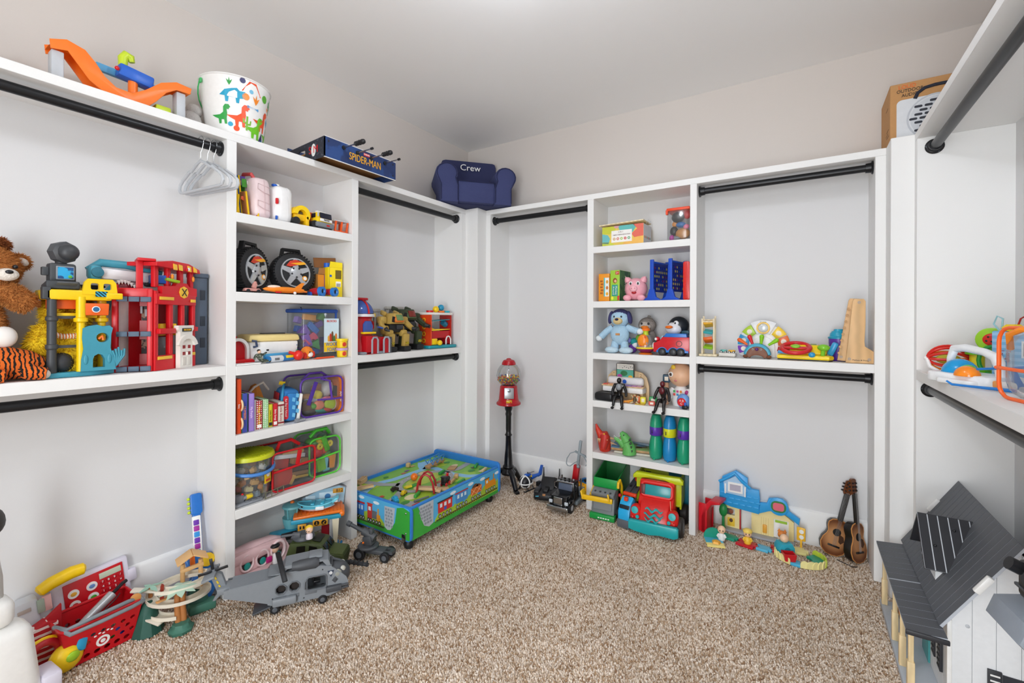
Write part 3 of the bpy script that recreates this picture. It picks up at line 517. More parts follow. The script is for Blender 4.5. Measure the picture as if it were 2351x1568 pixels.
t=thing('toy_digger','yellow toy digger with black rollers next to the white case','toy vehicle',(-2.21,1.385,z),RL)
g=G().prism(arcpts((0,.06),.046,-.6,PI+.0,14,lambda x,q:(x,q))+arcpts((0,.06),.024,PI,-.6,14,lambda x,q:(x,q)),.0,.06);obj('arm_arch',g,'yellow',t);bx(t,'chassis',M('e8b90f',.4),(.0,.05,.045),(.075,.08,.035),.008);bx(t,'window',M('5f5f5c',.3),(0,.028,.062),(.034,.004,.034),.002);bx(t,'boom',M('e8b90f',.4),(.03,.03,.03),(.022,.06,.055),.006)
for x in (-.035,.07):cy(t,'roller',M('1a1a1c',.5),(x,-.005,.021),(x,.09,.021),.020,n=18)
t=thing('toy_truck','yellow and grey toy truck with dark windscreen, lettered MAXX','toy vehicle',(-2.20,1.515,z),RL+.12)
bx(t,'bumper',M('7c8288',.5),(0,.02,.024),(.115,.05,.026),.006);bx(t,'cab','yellow',(0,.035,.062),(.105,.06,.058),.01,taper=(.9,.8));bx(t,'windscreen',M('1a1c2e',.12),(.004,.004,.075),(.078,.004,.03),.003,(-.12,0,0));bx(t,'grille','white',(.004,.001,.05),(.08,.006,.016),.003);tx(t,'MAXX',.013,(.004,-.0035,.05),'black');bx(t,'side_window',M('1a1c2e',.15),(-.051,.035,.072),(.004,.03,.024),.002);bx(t,'mirror','lgrey',(-.05,.0,.076),(.008,.006,.024),.002);bx(t,'number_plate','red',(.012,-.006,.022),(.02,.002,.008));bx(t,'roof_light','white',(0,.04,.098),(.06,.02,.01),.004)
bx(t,'bed',M('d24a1c',.4),(-.01,.12,.06),(.12,.10,.07),.006)
for x in (-.045,.05):wheel(t,(x,.03,.017),.017,.018,'black','yellow')
for x in (-.045,.05):wheel(t,(x,.14,.017),.017,.018,'black','yellow')
t=thing('toy_trailer','small orange open-sided toy trailer at the end of the top cubby','toy vehicle',(-2.205,1.622,z),RL)
org=M('ea5a1e',.4);bx(t,'floor_plate',org,(0,.04,.006),(.085,.08,.010),.003);bx(t,'deck','lgrey',(.0,.04,.066),(.085,.08,.006),.002)
for x in (-.038,.0,.038):bx(t,'upright',org,(x,.005,.036),(.009,.009,.056),.001,(0,.15,0))
for x in (-.038,.038):bx(t,'upright',org,(x,.075,.036),(.009,.009,.056),.001)
# ---------------------------------------------------------------- second row
z=ZB_+.001
def wheelcase(label,x,y,rz,tilt):
    t=thing('wheel_case',label,'case',(x,y,z+(.005 if tilt else 0)),rot=(tilt,0,rz),group='tyre-shaped carry cases');R,w=.112,.085;c=(0,.0,R+.004)
    la(t,'tyre',M('1b1c1f',.6),[(0,-w*.45),(R*.78,-w*.45),(R*.84,-w*.5),(R*.96,-w*.44),(R,-w*.3),(R,w*.3),(R*.96,w*.44),(R*.8,w*.5),(0,w*.5)],c,40,(PI/2,0,0))
    g=G()
    for i in range(44):
        a=2*PI*i/44;g.box((R*1.0*math.cos(a),-w*.27,c[2]+R*1.0*math.sin(a)),(.008,w*.36,.006),0,(0,-a+PI/2,0))
    obj('tread',g,M('17181a',.7),t)
    pz(t,'rim',M('2c2d30',.4),circ(0,c[2],R*.72,32),-.0,-w*.5+.036);g=G().prism(circ(0,c[2],R*.72,32),w*.42,w*.50,[circ(0,c[2],R*.66,32)]);o=obj('rim_ring',g,M('lgrey',.25,.4),t);o.location=(0,-w*.98,0)
    for i in range(5):
        a=PI/2+2*PI*i/5;s=G().prism([(-.016,.02),(-.011,R*.66),(.011,R*.66),(.016,.02)],-.006,.004);o=obj('spoke',s,M('lgrey',.25,.4),t,loc=(0,-w*.5-.001,c[2]),rot=(0,-(a-PI/2),0))
        sp(t,'wheel_nut','black',(.026*math.cos(a+.63),-w*.5-.012,c[2]+.026*math.sin(a+.63)),(.005,.003,.005),8)
    la(t,'hub_cap',M('lgrey',.25,.4),[(0,0),(.034,0),(.03,.008),(.018,.012),(0,.013)],(0,-w*.5,c[2]),24,(PI/2,0,0))
    pz(t,'sticker',M('d03a20',.4),[(-.052,.034),(-.03,.062),(.0,.07),(.035,.062),(.02,.045),(-.03,.03)],-w*.5-.009,-w*.5-.0075).location=(0,0,c[2]);o=pz(t,'sticker',M('f5b01e',.4),[(-.03,.048),(.045,.062),(.058,.05),(.02,.042)],-w*.5-.0105,-w*.5-.0092);o.location=(0,0,c[2])
    la(t,'badge',M('f0a020',.4),[(0,0),(.014,0),(.014,.002),(0,.002)],(.046,-w*.5-.007,c[2]-.03),16,(PI/2,0,0));la(t,'badge','white',[(0,0),(.009,0),(.009,.002),(0,.002)],(.046,-w*.5-.009,c[2]-.03),16,(PI/2,0,0))
    pz(t,'handle',M('141518',.5),[(-.062,R*1.75),(-.048,R*2.28),(.048,R*2.28),(.062,R*1.75),(.048,R*1.75),(.038,R*2.16),(-.038,R*2.16),(-.048,R*1.75)],-.012,.014,bev=.002);bx(t,'foot',M('141518',.5),(0,.01,.012),(.14,w*.8,.024),.006)
wheelcase('black tyre carry case leaning against the divider',-2.315,1.163,RL+.5,0)
wheelcase('black tyre carry case standing in the middle of the cubby',-2.345,1.415,RL-.08,-.12)
t=thing('toy_robot','small dusty pink toy car with rider figure beside the tyre case','toy vehicle',(-2.20,1.13,z),RL)
dp=M('c98e84',.5);bx(t,'chassis',dp,(0,.015,.014),(.08,.03,.014),.004,taper=(.85,.7));bx(t,'rider',dp,(.012,.015,.034),(.02,.016,.026),.004,(0,.3,0));sp(t,'rider_head',dp,(.016,.015,.048),.008,10)
for x in (-.024,.024):wheel(t,(x,-.001,.008),.008,.008,'black',None,'y')
for x in (-.024,.024):wheel(t,(x,.031,.008),.008,.008,'black',None,'y')
t=thing('toy_jet','orange toy fighter jet with clear canopy in front of the tyre case','toy plane',(-2.198,1.295,z),RL);oj=M('f08a1e',.4)
la(t,'fuselage',oj,[(0,-.115),(.008,-.10),(.015,-.05),(.016,.02),(.012,.08),(.009,.10),(0,.10)],(0,.018,.022),16,(0,PI/2,0));pz(t,'tail_fin',oj,[(.045,.03),(.085,.03),(.105,.062),(.09,.064)],.014,.022);pz(t,'wing',oj,[(-.03,-.008),(.05,-.014),(.07,-.012),(.0,.018)],.016,.020,plane='xy');pz(t,'wing',oj,[(-.03,.04),(.05,.075),(.07,.07),(.0,.018)],.016,.020,plane='xy');sp(t,'canopy',M('f3dccb',.15),(-.055,.018,.034),(.035,.011,.010));bx(t,'missile','red',(-.045,-.0,.008),(.03,.008,.008),.003);sp(t,'landing_wheel','white',(.04,-.004,.008),.008,10);bx(t,'tail_plane',oj,(.085,.018,.02),(.03,.05,.004),.001);bx(t,'nozzle','orange',(.11,.018,.018),(.02,.012,.008),.002)
t=thing('cardboard_box','open carton with purple and orange print holding a turquoise cup','box',(-2.295,1.585,z),RL-.1)
bx(t,'carton',M('b5793a',.7),(-.02,.05,.065),(.055,.09,.13),.001);bx(t,'printed_panel',M('7a3a86',.5),(.012,.003,.07),(.045,.004,.115));bx(t,'printed_panel',M('d98a2a',.5),(-.03,.003,.08),(.036,.004,.09));bx(t,'printed_panel',M('8ec6e0',.5),(-.03,.002,.02),(.036,.004,.035));pz(t,'flap',M('a36c38',.8),[(-.048,.13),(.006,.13),(.0,.165),(-.042,.162)],.0,.003)
for i in range(6):bx(t,'print',['d94f2a','f2d23a','3a8fc0','c83a5a','58a848','e8e2d8'][i],(.003+.014*(i%3),.0005,.02+.016*(i//3)),(.009,.001,.010))
la(t,'cup',M('58b8c0',.3),[(0,0),(.022,0),(.026,.02),(.022,.02),(.02,.004),(0,.004)],(.0,.04,.131),20)
t=thing('cardboard_box','bright yellow open toy carton with brown inner flap','box',(-2.25,1.614,z),RL-.15)
bx(t,'carton',M('f2d80e',.5),(.0,.045,.085),(.085,.085,.17),.001);pz(t,'flap',M('f2d80e',.5),[(-.035,.17),(.042,.17),(.042,.20),(-.03,.202)],.001,.004);pz(t,'inner_flap',M('8a5a30',.8),[(-.085,.17),(.042,.17),(.042,.235),(-.09,.225)],.084,.087);bx(t,'barcode_label','white',(.018,.0015,.075),(.03,.002,.03))
for i in range(6):bx(t,'print','black',(.008+.004*i,.0003,.07),(.0016,.001,.018))
bx(t,'printed_line',M('6a5a10',.6),(.018,.0018,.13),(.035,.002,.05));bx(t,'printed_logo','blue',(-.028,.0015,.12),(.012,.002,.012));bx(t,'print_strip',M('d8be0a',.5),(-.037,.0015,.09),(.006,.002,.16));cy(t,'blue_cap','blue',(-.03,.04,.17),(-.03,.04,.195),.018)
for i,(y,a)in enumerate(((1.475,.35),(1.555,.3))):
    t=thing('toy_flashlight',['red toy spyglass with blue eyepiece nearer the tyre case','red toy spyglass with blue eyepiece nearer the yellow carton'][i],'toy',(-2.215,y,z),RL,'red toy spyglasses')
    e=obj('barrel',G().lathe([(0,-.03),(.014,-.03),(.018,-.01),(.019,.03),(0,.03)],(0,.012,.0255),18,(PI/2,0,a)),M('b81828',.35),t);obj('eyepiece',G().lathe([(0,.028),(.014,.028),(.016,.036),(.0245,.036),(.025,.026),(.025,.046),(.014,.046),(.010,.038),(0,.037)],(0,.012,.0255),20,(PI/2,0,a)),M('2878c8',.3),t);bx(t,'clip','blue',(-.02,.035,.012),(.012,.03,.02),.003);obj('lens',G().lathe([(0,.040),(.011,.040),(.0,.043)],(0,.012,.0255),14,(PI/2,0,a)),'black',t)
# ---------------------------------------------------------------- third row
z=ZS+.001
t=thing('toy_arch','red and white toy arch doorway standing at the divider','toy',(-2.285,1.106,z),RL);t.scale=(.8,.8,.9)
g=G().prism(arcpts((0,.075),.062,0,PI,14,lambda x,q:(x,q))+[(-.062,.02),(-.046,.02)]+arcpts((0,.075),.046,PI,0,14,lambda x,q:(x,q))+[(.046,.02),(.062,.02)],0,.03);obj('arch',g,'white',t);pz(t,'door',M('c0141c',.4),[(.046,.02)]+arcpts((0,.075),.045,0,PI,14,lambda x,q:(x,q))+[(-.046,.02)],.022,.028);bx(t,'plinth',M('d8161e',.35),(.01,.01,.012),(.15,.07,.022),.008);bx(t,'gable','red',(-.03,.015,.142),(.04,.03,.01),.003)
for i,(x,y)in enumerate(((.0,1.075),(.0,1.13))):
    tag(obj('white_pad',G().prism([(-.028,-.03),(.026,-.036),(.03,.02),(-.02,.028)],0,.007,plane='xy',bev=.003),M('f2f2f2',.5),loc=(-2.215,y,z),rot=(0,0,RL)),['thin white pad lying nearest the divider in the third cubby','thin white pad lying beside the soldier figure'][i],'pad','white pads')
t=thing('toy_soldier','small toy soldier figure in camouflage sitting with legs stretched out','figure',(-2.203,1.165,z),RL);cm=banded('3a4236','7b8270',90,'noise',thr=.5)
skin(t,'body',cm,[(0,.012,.012),(0,.012,.028),(0,.012,.046),(.03,.0,.012),(.052,-.004,.009),(.03,.024,.012),(.056,.022,.009),(-.018,.008,.040),(-.03,.0,.02),(.02,.012,.042),(.036,.006,.055)],[(0,1),(1,2),(0,3),(3,4),(0,5),(5,6),(2,7),(7,8),(2,9),(9,10)],[.011,.012,.009,.008,.006,.008,.006,.006,.005,.006,.004],1)
sp(t,'head','skin',(0,.01,.058),(.008,.008,.010),10);sp(t,'hair',M('2a1e16',.7),(-.001,.012,.063),(.0085,.0085,.007),10);bx(t,'pistol','black',(.038,.004,.064),(.012,.003,.008),.001)
t=thing('storage_case','white plastic storage case with cream lid for magnetic blocks','case',(-2.285,1.285,z),RL-.08)
bx(t,'tub',M('f1f0ee',.4),(0,.075,.052),(.235,.14,.104),.014,taper=(1.06,1.06));bx(t,'lid',M('ecd58e',.45),(0,.075,.120),(.262,.165,.036),.014,taper=(.95,.92));bx(t,'lid_handle',M('2c2c30',.5),(.02,.075,.140),(.12,.03,.006),.002);tb(t,'latch',M('3a4a68',.4),[(-.118,-.012,.108),(-.10,-.014,.106),(-.096,-.014,.08),(-.112,-.013,.077)],.006,8)
tx(t,'MAGNETIC\nBLOCKS',.015,(.0,.0045,.075),'grey',sx=.9);bx(t,'print','3a70b0',(.10,.0035,.078),(.03,.001,.006))
cols=['c8362c','e8a020','2f8f4a','2a5fb0','8a3a9a','e8d030']
g=0
for i in range(12):
    x=.045+.011*(i%4)+.005*((i//4)%2);zz=.036+.011*(i//4);pz(t,'print',cols[i%6],[(x-.006,zz),(x+.006,zz),(x,zz+.011)],.0035,.0045)
for i in range(6):
    x=.10+.010*(i%3)-.004;zz=.035+.012*(i//3);pz(t,'print',cols[(i*5+1)%6],[(x-.005,zz),(x+.005,zz),(x,zz+.011)],.0032,.0042)
for i in range(4):o=la(t,'print','lgrey',[(.004,0),(.0055,0),(.0055,.001),(.004,.001)],(-.012+.018*(i%2),.0045,.032+.02*(i//2)),12,(PI/2,0,0))
t=thing('toy_package','blue packaged toy pen with white label lying before the cream-lidded case','package',(-2.215,1.275,z),RL+.22)
cy(t,'body',M('2f7fc0',.4),(-.075,.01,.017),(.08,.01,.017),.016,n=16);cy(t,'label',M('dfe3e8',.4),(-.062,.01,.017),(.012,.01,.017),.0165,n=16);bx(t,'card',M('4fa8d8',.4),(-.0,.028,.03),(.16,.004,.028),.001);bx(t,'tip','yellow',(.05,-.004,.024),(.045,.006,.014),.002)
for i in range(7):bx(t,'print','black',(-.04+.004*i,-.0068,.017),(.0015,.001,.012))
t=thing('toy_maraca','shiny red toy maraca ball by the magnetic block case','toy',(-2.222,1.372,z),RL)
sp(t,'ball',M('d8281e',.25),(0,.0,.027),.026);cy(t,'handle',M('d8281e',.3),(.0,.0,.03),(-.045,.01,.045),.008)
t=thing('plush_ball','small orange, red and white plush fish toy in front of the block bag','plush toy',(-2.245,1.435,z),RL)
sp(t,'body',fuzzy('e8842a'),(0,0,.036),(.034,.026,.034));sp(t,'face',fuzzy('f0ebe4'),(.008,-.02,.026),(.016,.010,.014));sp(t,'fin',fuzzy('d03020'),(-.022,-.016,.022),(.014,.01,.018));sp(t,'fin',fuzzy('d03020'),(.03,-.012,.026),(.010,.01,.018));sp(t,'eye','black',(.0,-.028,.04),.004,8)
tag(obj('craft_knife',G().box((0,0,.005),(.12,.012,.009),.003).box((-.065,0,.004),(.02,.006,.004),.001),M('ee5a2a',.4),loc=(-2.212,1.525,z),rot=(0,0,RL+.12)),'orange plastic toy knife lying in front of the block bag','toy')
def bag(label,loc,rz,w,d,h,trim,name='clear_bag',r=.03,trims=True,lean=0):
    t=thing(name,label,'bag',loc,rot=(lean,0,rz));o=bx(t,'clear_shell',clear(),(0,d/2,h/2),(w,d,h),r,seg=3)
    if trims:
        for y in (.004,d-.004):tb(t,'piping',trim,[(x,y,q)for x,q in rrect(-w/2+.004,.004,w/2-.004,h-.002,r*.8)],.005,8,True)
    return t
random.seed(4)
def blockgeo(k):
    g=G()
    if k==0:g.box((0,0,0),(.07,.028,.032),.002,seg=1)
    elif k==1:g.prism([(-.035,-.02),(.035,-.02),(0,.03)],-.014,.014)
    elif k==2:g.prism([(-.035,-.02),(-.014,-.02)]+arcpts((0,-.02),.014,PI,0,8,lambda x,q:(x,q))+[(.035,-.02),(.035,.022),(-.035,.022)],-.014,.014)
    elif k==3:g.cyl((0,0,-.03),(0,0,.03),.018,n=16)
    else:g.box((0,0,0),(.034,.03,.034),.002,seg=1)
    return g
BAGY,BAGX,BAGZ=1.532,-2.265,z
t=bag('clear zip bag of foam building blocks with blue zipper top',(BAGX,BAGY,BAGZ),RL,.215,.165,.27,'blue',r=.02,trims=False)
bx(t,'zip_band',M('1d4a9c',.6),(0,.0825,.262),(.222,.17,.022),.008);tb(t,'zip_pull',M('1b2a50',.5),[(-.108,.01,.264),(-.12,.0,.28),(-.114,-.002,.27)],.003,6);bx(t,'strap',M('1d4a9c',.6),(.095,-.002,.225),(.012,.004,.06),.001)
o=bx(t,'card_insert',M('cfe3ee',.4),(.065,-.004,.125),(.095,.002,.19));bx(o,'card_band',M('f3c81e',.4),(.065,-.0055,.058),(.095,.002,.052));tx(o,'WOOD\nFOAM',.03,(.068,-.0072,.058),'2a6fc0',sx=.8);tx(o,'BLOCKS',.017,(.065,-.0062,.205),'d8402a')
for i,(c,k)in enumerate((('d9a03c',0),('c83a2c',1),('6a4a2e',4),('3a7f4a',1),('c8702c',0))):pz(o,'print',c,[(.04+.012*i,.09),(.052+.012*i,.09),(.052+.012*i,.115+.012*(i%3)),(.046+.012*i,.125+.012*(i%3)),(.04+.012*i,.115+.012*(i%3))],-.0062,-.005)
foam=[('d99a52',0,-.04,.02,.215,0,.1),('78b86a',1,.05,.03,.22,.3,.2),('3f6fb8',0,-.02,.012,.155,0,.75),('6f4fa0',1,-.075,.02,.145,0,.1),('8a6fc0',0,.03,.04,.17,.2,-.4),('7a52a8',2,-.065,.015,.085,0,1.2),('c8506a',2,-.035,.014,.095,0,-.6),('4f9e5a',1,.0,.016,.065,0,.4),('4a78c0',0,-.01,.03,.025,.1,.1),('6a4a98',0,.07,.05,.03,.0,.0),('a08ad0',4,-.09,.06,.20,.3,.3),('3f5fa8',4,-.095,.05,.15,.1,.2),('4d3f86',3,.09,.06,.07,0,0),('d08a4a',4,.03,.05,.205,.4,.2),('54387e',0,-.08,.06,.03,0,.1),('b49ad8',4,.05,.09,.12,0,.3),('c89a52',4,-.02,.08,.06,.2,.2)]
CN={'d99a52':'tan','78b86a':'light green','3f6fb8':'blue wood-grain','54387e':'plum','6f4fa0':'purple triangular','8a6fc0':'lilac','7a52a8':'violet arch','c8506a':'pink arch','4f9e5a':'green','4a78c0':'mid blue','4d3f86':'indigo cylinder','6a4a98':'dark purple','b49ad8':'mauve','a08ad0':'pale lilac','3f5fa8':'deep blue','d08a4a':'orange-tan','c89a52':'sand'}
for c,k,x,y,q,a,b in foam:
    o=obj('foam_block',blockgeo(k),M(c,.85,0,.1,80),loc=(BAGX-(y+.025),BAGY-.008+x*.86,BAGZ+q+.012),rot=(b*.2,b,RL+a));tag(o,'%s foam block inside the blue-topped clear bag'%CN[c],'block','foam blocks in the blue-topped bag')
for i in range(2):
    t=thing('dough_tub',['upper yellow modelling dough tub stacked beside the foam block bag','lower yellow modelling dough tub under its twin, beside the foam block bag'][i],'tub',(-2.225,1.64,z+(1-i)*.053),RL,'yellow dough tubs')
    la(t,'can',M('f2cf10',.4),[(0,0),(.026,0),(.027,.003),(.028,.038),(0,.038)],n=24);la(t,'lid',M('f6d820' if i==0 else 'c9a8d0',.35),[(.0,.038),(.031,.038),(.032,.042),(.032,.050),(.029,.052),(0,.052)],n=24);la(t,'logo',M('d8402a',.4),[(0,0),(.013,0),(.011,.002),(0,.002)],(-.004,-.0275,.02),14,(PI/2,0,0))
# ---------------------------------------------------------------- fourth row: books and bags
z=ZD+.001
books=[('tall orange board book at the divider end of the book row','e8501c',1.068,.020,.255,.19,'e8501c','Baby'),('blue ring-bound numbers book with wooden rings','3f4aa0',1.094,.026,.185,.17,'2a6a50','NUMBERS'),('lilac book beside the numbers book','9a80cc',1.125,.024,.180,.165,'8a6ec0','My Purple'),('slim white board book between the lilac and red polka-dot books','e8e6e4',1.146,.010,.145,.16,'d0cccc',''),('red board book with white polka dots','a81c24',1.167,.028,.138,.15,'a81c24','Things That Go'),('pale green board book with white polka dots','8fc888',1.197,.026,.140,.15,'8fc888','Bedtime'),('small yellow board book among the polka-dot books','d8cc28',1.222,.020,.112,.14,'c8b828','Little Nurse'),('small red board book beside the yellow one','c8202c',1.246,.022,.112,.14,'c8202c','Baby Songs'),('cream board book with red bands at the backpack end','ddd6c8',1.275,.030,.116,.14,'c8b8b0','Little Bunny')]
for i,(lb,c,y,wd,h,dpt,c2,s)in enumerate(books):
    t=thing('board_book',lb,'book',(-2.203-.01*(i>2),y,z),RL-.06*(i%3),'books in the cubby')
    m=M(c,.45)if i not in (4,5)else banded('f0ece8',c,95 if i==4 else 110,'dots',thr=.30,rough=.45)
    bx(t,'spine',m,(0,.004,h/2),(wd,.008,h),.002);bx(t,'cover',M(c2,.45),(-wd/2+.0015,dpt/2,h/2),(.003,dpt,h));bx(t,'cover',M(c2,.45),(wd/2-.0015,dpt/2,h/2),(.003,dpt,h));bx(t,'pages',M('eeeae0',.8),(0,dpt/2,h/2),(wd-.006,dpt-.012,h-.008))
    if s:tx(t,s,wd*.55,(0,-.0005,h*.5),['white','e88a3a','f0d8f0','grey','f3d028','white','3a3010','white','a02830'][i],(PI/2,PI/2,0))
    if i==1:
        for q in (.045,.13):tb(t,'ring',wood('beech'),[(-.014,.012+.024*math.cos(a),q+.026*math.sin(a))for a in [k*2*PI/20 for k in range(20)]],.0045,6,True)
    if i==8:
        for q in (.012,.10):bx(t,'band',M('8a2830',.45),(0,-.0005,q),(wd+.0005,.002,.008))
    if i in (6,7,4):bx(t,'patch',M('2a2a28' if i==6 else 'f0ece8',.5),(0,-.0006,.015),(wd*.7,.002,.016))
t=thing('soft_backpack','blue checked soft toy backpack with red Fun Day at School strip','bag',(-2.235,1.335,z),RL-.30)
ck=banded('2f78b8','5aa6d8',16,'wave',0,.85,'Z');bx(t,'body',cloth('2a6fae'),(0,.08,.085),(.085,.17,.17),.028,(0,.12,0),seg=3)
bx(t,'front_pocket',cloth('2f78b8'),(.004,-.0,.08),(.06,.03,.145),.014,(0,.12,0))
for i in range(3):
    for k in range(2):pz(t,'check_print',cloth('6ab4dc'),[(.006+.018*k,.03+.04*i+.02*k),(.02+.018*k,.025+.04*i+.02*k),(.023+.018*k,.045+.04*i+.02*k),(.009+.018*k,.05+.04*i+.02*k)],-.0165,-.0152)
o=pz(t,'title_strip',cloth('c02434'),rrect(-.035,.02,-.011,.14,.011),-.018,-.015);tx(o,'Fun Day at School',.0125,(-.023,-.0188,.08),'white',(PI/2,PI/2,0));bx(t,'side_panel',cloth('a8202c'),(-.046,.09,.115),(.004,.10,.07),.002,(0,.12,0));tb(t,'piping',cloth('3f9ac8'),[(-.045,.0,.02),(-.035,.0,.15),(-.02,.05,.178),(.0,.12,.182)],.006,8);bx(t,'edge_panel',cloth('e6e6e2'),(.045,-.003,.075),(.016,.024,.14),.006,(0,.12,0));bx(t,'tag',cloth('e8c020'),(-.01,.12,.19),(.03,.003,.02),.001,(.3,.2,0))
t=thing('fabric_scrap','orange and white fabric toy peeking out behind the books','cloth',(-2.385,1.235,z),RL)
la(t,'fabric_fold',cloth('d88a3a'),[(0,.20),(.02,.19),(.045,.12),(.05,0),(0,0)],n=7);tb(t,'fabric_hem',cloth('e8e0d4'),[(-.05,-.01,.14),(-.02,-.03,.185),(.03,-.02,.205),(.07,0,.16)],.006,6)
pp=M('5a34a0',.5)
t=bag('clear toy bag with purple piping full of play food',(-2.235,1.525,z),RL-.08,.255,.20,.215,pp,r=.045);PBX,PBY,PBZ=-2.235,1.525,z
tb(t,'handle',pp,[(-.09,.06,.20),(-.05,.05,.235),(.02,.05,.235),(.06,.06,.21)],.006,8);tb(t,'piping',pp,[(-.01,-.002,.205),(.04,-.003,.19),(.052,-.003,.10),(.052,-.003,.09)],.006,8);tb(t,'piping',pp,[(-.03,-.003,.092),(.05,-.003,.085),(.123,-.002,.085)],.005,8);bx(t,'strap',M('4a2a90',.8),(-.06,.0,.13),(.022,.004,.13),.002,(0,.35,0))
food=[('lime slice','b8d82a',.075,.012,.045,(.035,.012,.025)),('peach half','f09070',.0,.012,.05,(.03,.012,.022)),('pink cake','ee7a9a',.07,.02,.075,(.035,.014,.012)),('brown bun','6a4a30',-.06,.03,.05,(.032,.025,.028)),('dark olive','3a3226',-.05,.03,.02,(.035,.025,.02)),('green cup','5aa83a',-.035,.012,.05,(.02,.012,.014)),('teal spoon','2aa08a',.02,.02,.016,(.04,.014,.012)),('red lobster','d8402c',.055,.012,.016,(.025,.01,.010)),('white egg','e8e8ea',.10,.025,.04,(.02,.02,.028)),('grey pan','b8bcc8',.0,.05,.075,(.06,.03,.02)),('yellow cheese','e6d24a',.0,.03,.105,(.028,.018,.022)),('tan bread','c89050',-.03,.06,.09,(.04,.03,.02)),('brown roll','9a6238',.03,.07,.13,(.035,.02,.03)),('silver foil','c8c4c4',.075,.05,.13,(.03,.03,.04))]
for n_,c,x,y,q,r in food:
    o=obj('play_food',G().ell((0,0,0),[q_*1.22 for q_ in r],12),M(c,.4),loc=(PBX-.004-(y+.02),PBY+x,PBZ+q+.004),rot=(0,.2,RL));tag(o,'%s toy inside the purple-trimmed clear bag'%n_,'play food','play food in the purple bag')
t=thing('toy_box','slim orange toy carton at the far end of the book cubby','box',(-2.24,1.646,z),RL-.1);bx(t,'carton',M('e87a22',.45),(0,.06,.1),(.03,.12,.20),.001);tx(t,'Arrow',.022,(.0,-.0008,.09),'white',(PI/2,PI/2,0));bx(t,'print','white',(.006,-.0006,.175),(.004,.001,.022));bx(t,'side_label',M('6a6468',.5),(-.0155,.06,.12),(.001,.09,.06))
tag(obj('toy_part',G().cyl((0,0,.008),(.045,0,.008),.007,n=12).box((.0,0,.010),(.02,.018,.018),.004),M('8c9096',.35),loc=(-2.197,1.35,z),rot=(0,0,RL)),'small grey plastic toy part in front of the blue backpack','toy part')
# ---------------------------------------------------------------- fifth row
z=ZE+.001
t=thing('block_bucket','clear bucket of building bricks with lime lid and blue handle','bucket',(-2.295,1.162,z),RL)
la(t,'clear_pail',clear(),[(0,.002),(.085,.002),(.09,.01),(.104,.2),(.1,.2),(.086,.012),(0,.006)],n=32);la(t,'lid',M('c6cc1e',.4),[(0,.222),(.10,.222),(.108,.219),(.112,.210),(.112,.2),(.106,.2),(.104,.205),(0,.205)],n=40)
g=G()
for i in range(21):
    x=-.1+.01*i;w=math.sqrt(max(0,.104**2-x*x));g.box((x,0,.223),(.004,2*w,.003))
obj('lid_rib',g,M('aab414',.4),t)
tb(t,'handle',M('4a86d0',.4),[(.106*math.cos(a),.112*math.sin(a),.155-.02*abs(math.sin(a)))for a in [-PI+i*PI/16 for i in range(17)]],.0085,8);bx(t,'label_card',M('f0c818',.4),(.045,-.086,.105),(.045,.003,.06),.001,(0,0,.45));la(t,'label_print','white',[(0,0),(.012,0),(.012,.001),(0,.001)],(.0455,-.089,.118),14,(PI/2,0,.45));o=bx(t,'label_print','d8402a',(.0455,-.0885,.09),(.03,.001,.01),0,(0,0,.45))
brickc=['dca85a','d8c890','7fa8d0','e06a5a','f0ece4','b8d0dc','d88a3a','9ab0c0'];bn=['tan','cream','pale blue','coral red','white','ice blue','orange','slate blue']
random.seed(9);k=0
for lv in range(5):
    for i in range(7):
        a=i*2*PI/7+lv*.4;rr=.062;c=random.randrange(8);o=obj('toy_brick',G().box((0,0,0),(.034,.022,.022),.002,seg=1).cyl((-.008,0,.011),(-.008,0,.015),.005,n=8).cyl((.008,0,.011),(.008,0,.015),.005,n=8),M(brickc[c],.4),loc=(-2.295+rr*math.cos(a),1.162+rr*math.sin(a),z+.028+lv*.03),rot=(random.uniform(-.3,.3),random.uniform(-.3,.3),random.uniform(0,3)));tag(o,'%s toy brick %s the lime-lidded clear bucket'%(bn[c],['at the bottom of','low down in','halfway up in','near the top of','topmost in'][lv]),'toy brick','bricks in the lime-lidded bucket')
rp=M('c8101c',.4)
RBX,RBY=-2.225,1.358;t=bag('clear toy bag with red piping holding books and puzzles',(RBX,RBY,z),RL-.05,.235,.22,.20,rp,r=.03)
tb(t,'piping',rp,[(-.112,-.002,.105),(0,-.003,.112),(.112,-.002,.12)],.006,8);bx(t,'zip_flap',rp,(.02,.0,.155),(.022,.006,.075),.002,(0,.2,0));tb(t,'handle',rp,[(-.07,.05,.20),(-.06,.04,.24),(.0,.04,.245),(.05,.05,.21)],.009,8);bx(t,'zip_pull',chrome(),(.028,-.005,.135),(.006,.002,.016),.001)
